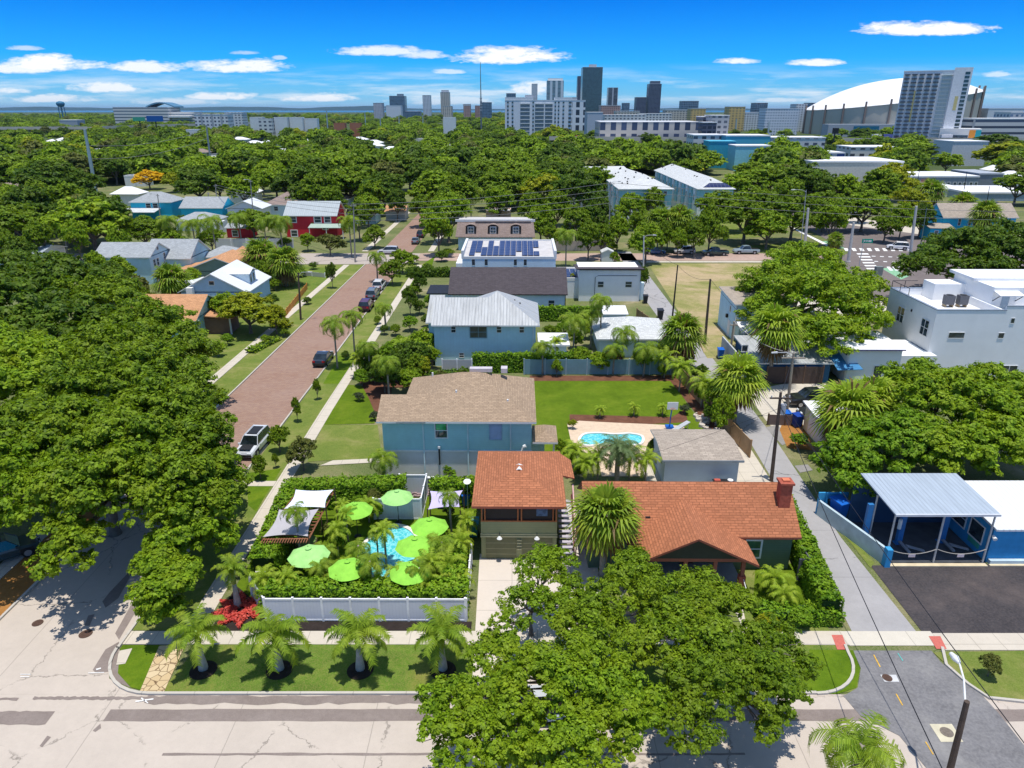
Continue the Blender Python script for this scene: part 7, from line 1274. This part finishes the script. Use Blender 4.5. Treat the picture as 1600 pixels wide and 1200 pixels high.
# boxwood planter, bins, hoop, small things
def bin_(px_,py_,label,m,s=1.0,rz=0,name='wheelie_bin'):
    c=G(px_,py_); r=empty(name,(c.x,c.y,.05),rz,label,'bin'); q=MB(); b0=[(-.26,-.3),(.26,-.3),(.26,.3),(-.26,.3)]
    v=[(x*s*.85,y*s*.85,.08) for x,y in b0]+[(x*s*1.12,y*s*1.12,1.0*s) for x,y in b0]; q.v=v; q.f=[(0,3,2,1),(0,1,5,4),(1,2,6,5),(2,3,7,6),(3,0,4,7),(4,5,6,7)]; q.mi=[0]*6; q.build('body',m,r)
    MB().slab([(-.33*s,-.38*s,1.03*s),(.33*s,-.38*s,1.03*s),(.33*s,.38*s,1.1*s),(-.33*s,.38*s,1.1*s)],.06).build('lid',m,r)
    for x in (-.28,.28): MB().tube([(x*s-.03,.3*s,.12),(x*s+.03,.3*s,.12)],.12*s,10).build('wheel',BLACK,r)
    MB().tube([(-.25*s,.42*s,.98*s),(.25*s,.42*s,.98*s)],.025,6).build('handle',m,r); return r
BB=M('bin_blue',(.01,.12,.5),.45,.1); BK=M('bin_black',(.025,.027,.035),.5,.1); BT2=M('bin_teal',(.03,.2,.27),.5,.1)
bin_(1227,662,'left blue bin by the brown slatted gate',BB,1.25); bin_(1244,667,'right darker blue bin by the brown slatted gate',M('bin_navy',(.01,.05,.3),.45),1.3,.3); bin_(1125,560,'single bright blue bin beside the blue cottage',BB,1.25); bin_(1031,499,'open-topped dark bin standing on the alley edge',BK,1.5); bin_(1008,474,'dark bin against the white box house',BK,1.3); bin_(740,838,'teal bin beside the garage corner',BT2,1.3); bin_(727,790,'blue bin behind the white fence left of the garage',BB,1.1,.3); bin_(1308,812,'large blue bin at the alley end of the shop wall',BB,1.7,.4); bin_(1300,806,'dark container behind the large blue bin',BK,1.3,.2); bin_(693,793,'blue barrel-like bin under the lilac sail',M('bin_navy',(0,0,0)),1.3)
c=G(1046,669); r=empty('basketball_hoop',(c.x,c.y,.05),0,'basketball hoop with white backboard on the pool deck','basketball hoop'); MB().tube([(0,0,.1),(0,-.1,1.4),(0,-.5,2.6)],.06,8).build('pole',BB,r); MB().box(-.4,.4,-.4,.4,0,.2).build('base',BB,r); MB().box(-.55,.55,-.58,-.52,2.3,3.1).build('backboard',TRIM,r); MB().tube([(.23*math.cos(t),-.82+.23*math.sin(t),2.45) for t in [k*math.pi/6 for k in range(13)]],.015,5).build('rim',M('rim_orange',(.6,.15,.03)),r)
c=G(730,752,2.6); r=empty('satellite_dish',(c.x,c.y,0),0,'white round dish on a post at the garage roof corner','satellite dish'); MB().tube([(0,0,0),(0,0,2.5)],.04,6).build('post',STEEL,r); MB().tube([(0,0,2.5),(0,-.01,2.56),(0,-.02,2.59)],[.05,.27,.31],18).build('dish',TRIM,r)
c=G(940,409); h=Bld('garden_shed','tiny white shed with grey lid roof by the alley end','shed',c.x,c.y); h.wall(0,2.6,0,2.6,0,2.0,S_WHITE); h.gable(0,2.6,0,2.6,2.05,2.7,SH_LG,'y',.15,.15,wallm=S_WHITE)
h=Bld('backyard_shed','small blue shed with white flat roof behind the slate fence','shed',*tuple(G(944,513))[:2]); h.wall(0,3.2,0,3,0,2.2,S_NAVYB); h.shed(0,3.2,0,3,2.3,2.7,RW,.3)
h=Bld('backyard_house','low house with pale grey shingle roof among palms behind the slate fence','house',*tuple(G(936,558))[:2]); h.wall(0,9,0,9,0,2.6,S_WB); h.hip(0,9,0,9,2.7,4.4,SH_LG,.5)
h=Bld('blue_house_porch','white flat porch roof at the right of the blue house','porch',3.5,87.5); h.wall(0,3.6,.5,5,0,2.3,S_WB); h.part('roof',MB().box(-.1,4.0,0,5.4,2.3,2.5,RW))
r=empty('garden_slide',(19.4,66.8,0),0,'small grey slide-like ramp lying at the edge of the pool deck','slide'); MB().slab([(-4.2,-1.4,.1),(-3.8,-1.9,.1),(-1.0,0,.9),(-1.3,.4,.9)],.1).build('ramp',STEEL,r); MB().tube([(-1.2,.1,0),(-1.2,.1,.8)],.04,6).build('leg',STEEL,r)
q=MB(); rg=random.Random(9)
for i in range(46):
    t=rg.random(); x,y=20.2+rg.uniform(-.5,1.4)+.0*t,64.8+t*6; s_=rg.uniform(.12,.4); q.prism([(x+s_*math.cos(a)*rg.uniform(.7,1.1),y+s_*math.sin(a)*rg.uniform(.7,1.1)) for a in [k*math.pi/3 for k in range(6)]],0,rg.uniform(.1,.35))
tag(q.build('rockery',M('rock_pale',(.5,.44,.38),.9,.3,4)),'pale rocks scattered on the mulch at the lawn corner','rocks',kind='stuff')
h=Bld('terrace_set','orange and white lounge chairs on the terrace right of the dark-roofed house','lounge chairs',9.6,109.5)
for i in range(3): h.part('lounge_chair',MB().box(i*1.1,i*1.1+.7,0,1.8,.3,.4,M('lounger_orange',(.6,.25,.1)) if i<1 else TRIM).slab([(i*1.1,1.8,.4),(i*1.1+.7,1.8,.4),(i*1.1+.7,2.4,1.0),(i*1.1,2.4,1.0)],.08,TRIM))

# ================= VEHICLES
TYRE=M('tyre',(.015,.015,.016),.9); RIMM=M('rim',(.4,.41,.43),.35,.1,metal=.6); CGL=glassm('car_glass',(.012,.018,.022)); HL=M('headlight',(.75,.78,.8),.15); TL_=M('taillight',(.4,.01,.01),.3); CHR=M('car_trim_black',(.02,.02,.02),.5)
def paint(n,c): 
    if n in _MC: return _MC[n]
    m,t=newmat(n); p=fin(t,c,.32,None,spec=.5); p.inputs['Coat Weight'].default_value=.8; p.inputs['Coat Roughness'].default_value=.06; _MC[n]=m; return m
def car(x,y,rz,kind,col,label,group=None):
    r=empty('parked_car' if group or kind!='pickup' else 'parked_pickup',(x,y,.03),rz,label,{'sedan':'car','suv':'suv','pickup':'pickup truck'}[kind],group)
    pm=paint('paint_%d_%d_%d'%tuple(int(255*v) for v in col),col)
    L,W_,H={'sedan':(4.7,1.8,1.45),'suv':(4.8,1.92,1.78),'pickup':(5.8,2.0,1.88)}[kind]; hl=L/2
    # lower body: (y, z_top, half width) front is +y
    if kind=='sedan': st=[(-hl,.62,.78),(-hl+.12,.92,.86),(-hl*.62,1.0,.9),(-.3,.97,.9),(.75,.95,.9),(hl*.7,.84,.88),(hl-.15,.7,.8),(hl,.5,.7)]; gh=[(-hl*.72,.99),(-hl*.38,H-.04),(-.1,H),(.35,H-.05),(1.05,.94)]
    elif kind=='suv': st=[(-hl,.7,.84),(-hl+.08,1.05,.93),(-hl*.5,1.1,.96),(.2,1.08,.96),(1.0,1.06,.96),(hl*.75,.98,.94),(hl-.12,.85,.86),(hl,.55,.78)]; gh=[(-hl+.12,1.07),(-hl+.35,H-.06),(-.6,H),(.45,H-.05),(1.15,1.05)]
    else: st=[(-hl,1.02,.93),(-hl+.03,1.08,.97),(-1.2,1.1,.99),(0,1.14,1.0),(1.3,1.14,1.0),(hl*.8,1.08,.98),(hl-.1,.98,.92),(hl,.6,.86)]; gh=[(-.85,1.1),(-.7,H-.05),(-.1,H),(.7,H-.05),(1.35,1.13)]
    b=MB(); zb=.28 if kind=='sedan' else .38; rings=[]
    for (yy,zt,hw) in st:
        rings.append([(-hw*.93,yy,zb),(-hw,yy,zb+.18),(-hw,yy,zt-.16),(-hw*.9,yy,zt),(hw*.9,yy,zt),(hw,yy,zt-.16),(hw,yy,zb+.18),(hw*.93,yy,zb)])
    for i in range(len(rings)-1):
        for k in range(8): b.poly([rings[i][k],rings[i+1][k],rings[i+1][(k+1)%8],rings[i][(k+1)%8]])
    b.poly(rings[0]); b.poly(rings[-1][::-1]); bo=b.build('body',pm,r,smooth=False,fixn=True)
    hw=st[3][2]; g=MB(); rf=MB(); sd_=lambda z:hw*.93-(z-1.0)*.28
    Ls=[[(-sd_(z),yy,z),(sd_(z),yy,z)] for yy,z in gh]
    for i in range(len(gh)-1):
        a,b2=Ls[i],Ls[i+1]; q=[a[0],b2[0],b2[1],a[1]]
        (g if i in (0,len(gh)-2) else rf).poly([q[0],q[3],q[2],q[1]])
    base=gh[0][0],gh[-1][0]
    for s in (0,1):
        pts=[l[s] for l in Ls]; zz=gh[0][1]; g.poly(pts if s else pts[::-1])
    g.build('windows',CGL,bo,fixn=False)
    rf.build('roof',pm,bo); p=MB()
    for i in (1,len(gh)-2):
        for s in (0,1):
            a=Vector(Ls[i][s]); e=Vector(Ls[0 if i==1 else -1][s]); p.tube([a,e],.035,4)
    for s in (0,1):
        m_=Vector(Ls[2][s]); p.tube([m_,(m_.x*1.14,m_.y-.05,gh[0][1]-.03)],.035,4)
    if kind=='suv': p.tube([(-.62,-hl*.75,H+.03),(-.62,.4,H+.03)],.025,4).tube([(.62,-hl*.75,H+.03),(.62,.4,H+.03)],.025,4)
    p.build('pillars',pm,bo)
    if kind=='pickup': MB().box(-.82,.82,-hl+.12,-1.0,1.085,1.14).build('bed_liner',CHR,bo)
    wr=.33 if kind=='sedan' else .39
    for sx in (-1,1):
        for yy in (-hl*.6,hl*.62):
            w_=MB().tube([(sx*(W_/2-.22),yy,wr),(sx*(W_/2+.01),yy,wr)],wr,18).build('wheel',TYRE,r); MB().tube([(sx*(W_/2+.0),yy,wr),(sx*(W_/2+.025),yy,wr)],wr*.62,14).build('rim',RIMM,w_)
            MB().box(sx*W_/2-.015*sx,sx*W_/2+.004*sx,yy-wr*1.1,yy+wr*1.1,wr*.9,wr*2.12).build('wheel_arch',CHR,bo)
        MB().box(sx*.5-.2,sx*.5+.2,hl-.12,hl-.02+.03,.6,.76).build('headlight',HL,r); MB().box(sx*.62-.16,sx*.62+.16,-hl-.02,-hl+.1,.72,.95).build('taillight',TL_,r); MB().box(sx*(hw+.02)-.06,sx*(hw+.02)+.1*sx,.85,1.05,1.02,1.16).build('mirror',pm,r)
    MB().box(-.7,.7,hl-.02,hl+.05,zb+.05,zb+.25).box(-.7,.7,-hl-.05,-hl+.02,zb+.05,zb+.25).build('bumpers',CHR,r)
    return r
def carpx(px_,py_,rz,*a,**k): c=G(px_,py_); return car(c.x,c.y,rz,*a,**k)
N0=R(1)
c_=carpx(398,703,-.06+math.pi,'suv',(.62,.64,.66),'white two-tone suv parked nearest on the brick street'); MB().box(-.55,.55,.9,2.2,1.075,1.1).build('hood_panel',CHR,c_); MB().box(-.5,.5,-1.6,.2,1.785,1.8).build('roof_panel',CHR,c_); MB().tube([(0,-2.38,.95),(0,-2.6,.95)],.38,16).build('spare_wheel',TYRE,c_)
carpx(506,566,-.02,'sedan',(.012,.014,.017),'black sedan parked alone by the leaning palm'); K='cars parked along the right kerb of the brick street'
carpx(573,483,0,'suv',(.09,.008,.025),'dark maroon suv, nearest of the three cars parked in a row',group=K); carpx(583,465,0,'suv',(.16,.18,.2),'grey car between the maroon suv and the white suv',group=K); carpx(593,451,0,'suv',(.7,.7,.7),'white suv at the front of the row of three',group=K)
carpx(607,397,R(88),'suv',(.55,.56,.58),'silver-white suv crossing the junction of the brick street'); carpx(650,380,0,'sedan',(.15,.17,.19),'grey sedan beyond the junction, nearer one',group='cars on the far brick street'); carpx(658,370,0,'suv',(.05,.05,.06),'dark car beyond the grey sedan on the far brick street',group='cars on the far brick street')
K='vehicles parked along the pink cross street'
carpx(1023,397,R(-90),'sedan',(.02,.12,.3),'blue sedan at the left end of the row on the cross street',group=K); carpx(1069,396.5,R(90),'suv',(.6,.59,.58),'white suv between the blue sedan and the green pickup',group=K); carpx(1117,399,R(90),'pickup',(.01,.05,.045),'dark green pickup parked behind the silver-blue one',group=K); carpx(1165,396.5,R(90),'pickup',(.3,.38,.42),'silver-blue crew pickup at the right end of the row',group=K)
carpx(1402,390,R(68),'suv',(.72,.72,.73),'white suv turning in the avenue junction'); carpx(1440,402,R(-110),'sedan',(.02,.035,.06),'dark blue sedan half hidden by the glossy tree at the junction'); carpx(1268,632,R(95),'pickup',(.012,.012,.015),'black pickup parked in the concrete yard'); carpx(1281,652,R(90),'sedan',(.02,.02,.025),'black car nearer the cream shed in the concrete yard'); carpx(6,874,R(-50),'suv',(.02,.05,.06),'dark teal car cut by the left frame edge'); carpx(1552,322,R(80),'sedan',(.05,.06,.08),'dark car near the blue-grey warehouse'); carpx(838,1118,R(88),'sedan',(.5,.52,.54),'pale car glimpsed under the front oak')

# ================= POLES, LAMPS AND WIRES
PW=M('pole_wood',(.09,.065,.05),.9,.25,3); PC=M('pole_concrete',(.55,.53,.5),.85,.1,1); PS=M('pole_steel',(.3,.4,.42),.6,.1); WIRE=M('wire_black',(.015,.015,.018),.6); WIREG=M('wire_grey',(.2,.2,.19),.6)
TOP={}
def pole(key,bx,by,tx,ty,label,m=PW,r0=.17,arm=0,Y=None,name='utility_pole',cat='utility pole',trans=False,lamp=0,group=None):
    c=G(bx,by); z=D(tx,ty,c.y).z; r=empty(name,(c.x,c.y,0),0,label,cat,group); dx=D(tx,ty,c.y).x-c.x; dx=max(-.6,min(.6,dx)); MB().tube([(0,0,-.05),(dx/2,0,z/2),(dx,0,z)],[r0,r0*.85,r0*.65],10).build('pole',m,r)
    if arm: MB().box(dx-arm,dx+arm,-.16,-.04,z-.55,z-.43).build('crossarm',m,r); [MB().tube([(dx+s*arm*.85,-.1,z-.43),(dx+s*arm*.85,-.1,z-.25)],.05,6).build('insulator',PC,r) for s in (-1,0.35,1)]
    if trans: MB().tube([(dx+.4,0,z-2.0),(dx+.4,0,z-1.1)],.25,12).build('transformer',M('transformer_grey',(.4,.41,.42),.6),r)
    if lamp: MB().tube([(dx,0,z-.4),(dx+lamp*.6,0,z+.05),(dx+lamp*1.8,0,z+.1)],.04,6).build('lamp_arm',STEEL,r); MB().tube([(dx+lamp*1.7,0,z+.08),(dx+lamp*2.3,0,z+.04)],[.14,.1],8).build('lamp_head',STEEL,r)
    TOP[key]=Vector((c.x+dx,c.y,z)); return r
pole('a',1205,752,1220,613,'near alley utility pole with crossarm beside the red bungalow',arm=.9,trans=True); pole('b',1228,655,1240,552,'alley pole with curved lamp arm beside the blue bins',m=M('pole_pale_wood',(.35,.29,.22),.9),lamp=-1,arm=1.2); pole('c',1101,538,1110,436,'tall dark wooden pole between the alley and the pale blue outbuilding',r0=.2); pole('d',1050,501,1059,414,'slim black pole on the left edge of the alley by the vacant lot',m=BLACK,r0=.14); pole('e',1140,560,1147,502,'pale weathered pole beside the blue cottage',m=M('pole_pale_wood',(0,0,0)),arm=.5)
pole('f',1005,445,1006,368,'grey pole behind the white box house',m=PC,lamp=1); pole('g',951,392,954,284,'tall utility pole with wires in front of the left townhouses',m=M('pole_grey_wood',(.3,.28,.26),.9),arm=.9,trans=True,lamp=1); pole('h',555,410,556,318,'slim grey utility pole at the brick street junction',m=M('pole_grey_wood',(0,0,0)),arm=.6); pole('i',470,500,466,426,'brown lamp pole on the left verge',m=PW,lamp=.9); pole('j',397,352,392,281,'utility pole with streetlight left of the brown hip roof',m=M('pole_grey_wood',(0,0,0)),lamp=-.8,arm=.5); pole('k',341,340,337,288,'right one of the paired poles by the azure gabled house',arm=.5,m=M('pole_grey_wood',(0,0,0))); pole('l',328,338,325,300,'left one of the paired poles by the azure gabled house',arm=.5,m=M('pole_grey_wood',(0,0,0))); pole('m',251,345,246,303,'pole in front of the azure hipped house',arm=.5,lamp=-1,m=M('pole_grey_wood',(0,0,0)))
pole('n',106,400,103,345,'grey pole in the canopy at the left',m=M('pole_grey_wood',(0,0,0))); pole('o',150,300,134,202,'tall blue-green steel monopole leaning over the left woods',m=PS,r0=.75,name='steel_pole',cat='steel pole'); pole('p',332,275,327,195,'second steel monopole with fittings above the azure houses',m=M('pole_dullsteel',(.3,.33,.35)),r0=.5,name='steel_pole',cat='steel pole',arm=2)
for i,(a,b_,c_,d_) in enumerate(((513,214,511,172),(572,207,570,176),(595,206,594,182),(624,206,624,181),(661,205,661,180),(441,216,440,185),(1148,222,1148,186),(1198,232,1198,190))):
    pole('s%d'%i,a,b_,c_,d_,['thick steel pole left of the tower cluster','steel pole beneath the stepped pink block','thin steel pole under the blank white block','thin steel pole under the finned tower','thin steel pole right of the arena-like hall','thin steel pole right of the white flats','pale pole above the turquoise building left','pale pole above the turquoise building right'][i],m=PS,r0=.9,name='steel_pole',cat='steel pole',group='distant steel poles')
def mono(bx,by,tx,ty,label,lean=0):
    c=G(bx,by); t=D(tx,ty,c.y); r=empty('signal_mast',(c.x,c.y,0),0,label,'signal mast','pale signal masts at the junction'); MB().tube([(0,0,0),(t.x-c.x,0,t.z)],[.35,.24],10).build('column',PC,r); MB().tube([(0,0,0),(0,0,.3)],.5,10).build('base',PC,r)
mono(1256,398,1263,325,'left pale signal mast beside the pickups'); mono(1325,410,1334,348,'middle pale signal mast beside the green street sign'); mono(1422,398,1432,322,'right pale leaning signal mast in front of the azure house')
pole('q',1250,392,1257,297,'thin lamp post with long arms left of the left signal mast',m=STEEL,r0=.09,lamp=-1.5,name='street_lamp',cat='street lamp'); pole('r',1437,392,1448,325,'thin dark pole right of the leaning signal mast',m=M('pole_green',(.15,.22,.2)),r0=.12); pole('t',1431,298,1437,264,'black lamp pole before the mural',m=BLACK,r0=.14,name='street_lamp',cat='street lamp'); pole('u',1504,310,1511,268,'black lamp pole in the middle of the mural warehouse',m=BLACK,r0=.14,name='street_lamp',cat='street lamp'); pole('v',1541,325,1546,291,'black pole before the blue-grey warehouse',m=BLACK,r0=.14)
# white streetlight at bottom right
c=G(1470,1260); r=empty('street_lamp',(c.x,c.y,0),0,'wooden-post street lamp with white arm at the bottom right','street lamp'); t1=D(1511,1096,c.y+0.0); 
t0=Vector((t1.x-c.x,t1.y-c.y,t1.z)); MB().tube([(0,0,-.1),t0*.5,t0],[.17,.15,.12],10).build('post',PW,r); e=D(1499,1036,c.y+2.0)-c; MB().tube([t0-Vector((0,0,.3)),t0.lerp(e,.5)+Vector((0,0,.15)),e],.045,8).build('lamp_arm',TRIM,r); MB().tube([e,e+Vector((-.02,.3,.02)),e+Vector((-.04,.62,0))],[.08,.17,.1],12).build('lamp_head',TRIM,r); TOP['z']=c+t0
def wire(a,b_,sag,label,m=WIRE,rr=.02,cat='power line',group=None):
    a=Vector(a); b_=Vector(b_); n=14; pts=[a.lerp(b_,k/n)-a-Vector((0,0,sag*4*(k/n)*(1-k/n))) for k in range(n+1)]; o=MB().tube(pts,rr,5).build('power_line',m); o.location=a; return tag(o,label,cat,group)
wire(TOP['a']-Vector((0,0,.4)),G(1660,1240,7.2),.5,'upper black cable running from the near alley pole to the bottom right corner',rr=.022); wire(TOP['a']-Vector((0,0,1.0)),G(1500,1260,6.6),.4,'lower black cable running from the near alley pole over the alley apron',rr=.024)
wire(TOP['a']-Vector((0,0,.4)),TOP['b'],.3,'cable between the near alley pole and the lamp-arm pole'); wire(TOP['b'],TOP['e'],.8,'twisted service cable from the lamp-arm pole to the pale pole',rr=.04,m=M('wire_pale',(.4,.36,.33))); wire(TOP['b']-Vector((0,0,.5)),TOP['c'],.7,'cable between the lamp-arm pole and the tall dark pole'); wire(TOP['c'],TOP['d'],.8,'cable between the tall dark pole and the slim black pole'); wire(TOP['d'],TOP['f'],.8,'cable from the slim black pole to the grey pole'); wire(TOP['a']-Vector((0,0,1.2)),(27.2,50.4,2.4),.3,'service cable dropping to the blue corner wall',rr=.025)
wire(TOP['a']-Vector((0,0,1.5)),(h.X if 0 else 5.0,47.5,5.2),.3,'thin cable from the near alley pole along the red roofs',rr=.012)
for k in range(4):
    dz=k*1.5+.2; wire(TOP['g']-Vector((0,0,dz)),TOP['h']-Vector((0,0,dz*.75)),.9,['top','second','third','lowest'][k]+' of four wires between the junction pole and the tall pole',WIREG,.045,group='four wires over the mansard house')
    if k<3: wire(TOP['g']-Vector((0,0,dz)),G(1700,318+k*14,9-k),1.2,['top','second','third'][k]+' wire running right from the tall pole across the avenue',WIREG,.04,group='wires over the avenue')
    if k<3: wire(TOP['h']-Vector((0,0,dz*.7)),TOP['k']-Vector((0,0,dz*.5)),1.0,['top','second','third'][k]+' wire running left from the junction pole over the red barn',WIREG,.04,group='wires over the red barn')
for k in range(2): wire(TOP['o']-Vector((0,0,6+k*5)),TOP['p']-Vector((0,0,2+k*4)),2.5,['upper','lower'][k]+' line between the two steel monopoles',WIREG,.09,group='lines between the steel monopoles')
# street sign, signal cabinet, posts at the avenue
c=G(1342,418); t=D(1344,376,c.y); r=empty('street_sign',(c.x,c.y,0),0,'green street name sign on a tall post at the junction','street sign'); MB().tube([(0,0,0),(0,0,t.z+.4)],.08,8).build('post',STEEL,r); sg=MB().box(-.3,1.9,-.06,.06,t.z-.5,t.z+.35).build('sign_panel',M('sign_green',(.0,.3,.2),.5),r); MB().box(.0,.35,-.075,-.061,t.z-.2,t.z+.1,TRIM).box(.5,.8,-.075,-.061,t.z-.2,t.z+.1,TRIM).box(.95,1.6,-.075,-.061,t.z-.25,t.z+.12,TRIM).build('lettering',None,sg)
c=G(1371,432); r=empty('signal_cabinet',(c.x,c.y,0),0,'grey-green signal cabinet on the pavement near the crossing','signal cabinet'); MB().box(-.7,.7,-.4,.4,.15,2.0).build('cabinet',M('cabinet_grey',(.2,.23,.22),.6),r); MB().box(-.8,.8,-.5,.5,0,.15).build('plinth',PC,r); MB().box(-.65,.65,-.43,-.4,.25,1.9).build('door',M('cabinet_door',(.24,.27,.26),.6),r)
for i,x in enumerate((1308,1313,1300)):
    c=G(x,412+i*2); tag(MB().tube([(0,0,0),(0,0,2.6)],.16,8).build('wooden_post',PW),['left','middle','right'][(1,2,0)[i]]+' of three dark wooden posts at the avenue kerb','post','wooden posts at the avenue kerb').location=(c.x,c.y,0)
# avenue markings
GRNP=M('paint_green_lane',(.22,.42,.25),.85,.2,2); 
def band(name,pts,m,z): return sheet(name,pts,z,m)
band('bike_lane',[(1280,378),(1298,376),(1320,388),(1300,389)],GRNP,.04); band('bike_lane',[(1378,420),(1390,418),(1420,432),(1408,437)],GRNP,.04)
for k in range(9): x=1318+k*12; band('crosswalk_bar',[(x,388),(x+6,388),(x+9,392.5),(x+3,392.5)],WHT,.044)
for k in range(6): y=396+k*4.6; band('crosswalk_bar',[(1338+k*3,y),(1356+k*3,y),(1358+k*3,y+2),(1340+k*3,y+2)],WHT,.044)
for k in range(5): x=1385+k*9; band('crosswalk_bar',[(x,417),(x+5,417),(x+11,423),(x+5,423)],WHT,.044)
for k in range(7): x=1362+k*13; band('lane_dash',[(x,400+k*.5),(x+6,400.3+k*.5),(x+6,401.2+k*.5),(x,401+k*.5)],WHT,.044)
for k in range(6): x=1366+k*14; band('lane_dash',[(x,408+k*.5),(x+6,408.3+k*.5),(x+6,409.3+k*.5),(x,409+k*.5)],WHT,.044)
band('lane_line',[(1228,352),(1232,352),(1300,385),(1294,386)],WHT,.044)
sheet('park_ground',[(1205,300),(1300,335),(1480,362),(1700,362),(1700,372),(1480,372),(1330,352),(1215,300)],.032,WALKC)
sheet('oak_shade_dirt',[(1060,375),(1200,370),(1240,352),(1190,330),(1040,345)],.02,LAWN2)
sheet('dry_verge',[(1150,385),(1240,380),(1250,391),(1170,393)],.03,LAWN2)
sheet('mulch_clearing',[(1225,655),(1250,655),(1275,705),(1230,700),(1218,672)],.034,MULCHO)
# ================= AIR
def haze():
    m=bpy.data.materials.new('haze'); m.use_nodes=True; t=NT(m.node_tree); out=t.n('OutputMaterial'); v=t.n('VolumePrincipled',{'Color':(.55,.78,1.0),'Density':HAZE_D,'Anisotropy':.2}); t.t.links.new(v.outputs[0],out.inputs['Volume'])
    b=MB().box(-46000,46000,-450,61000,-1.5,190); o=b.build('haze',m); tag(o,'thin blue air over the whole plain','haze',kind='stuff')
HAZE_D=2.2e-5
haze()
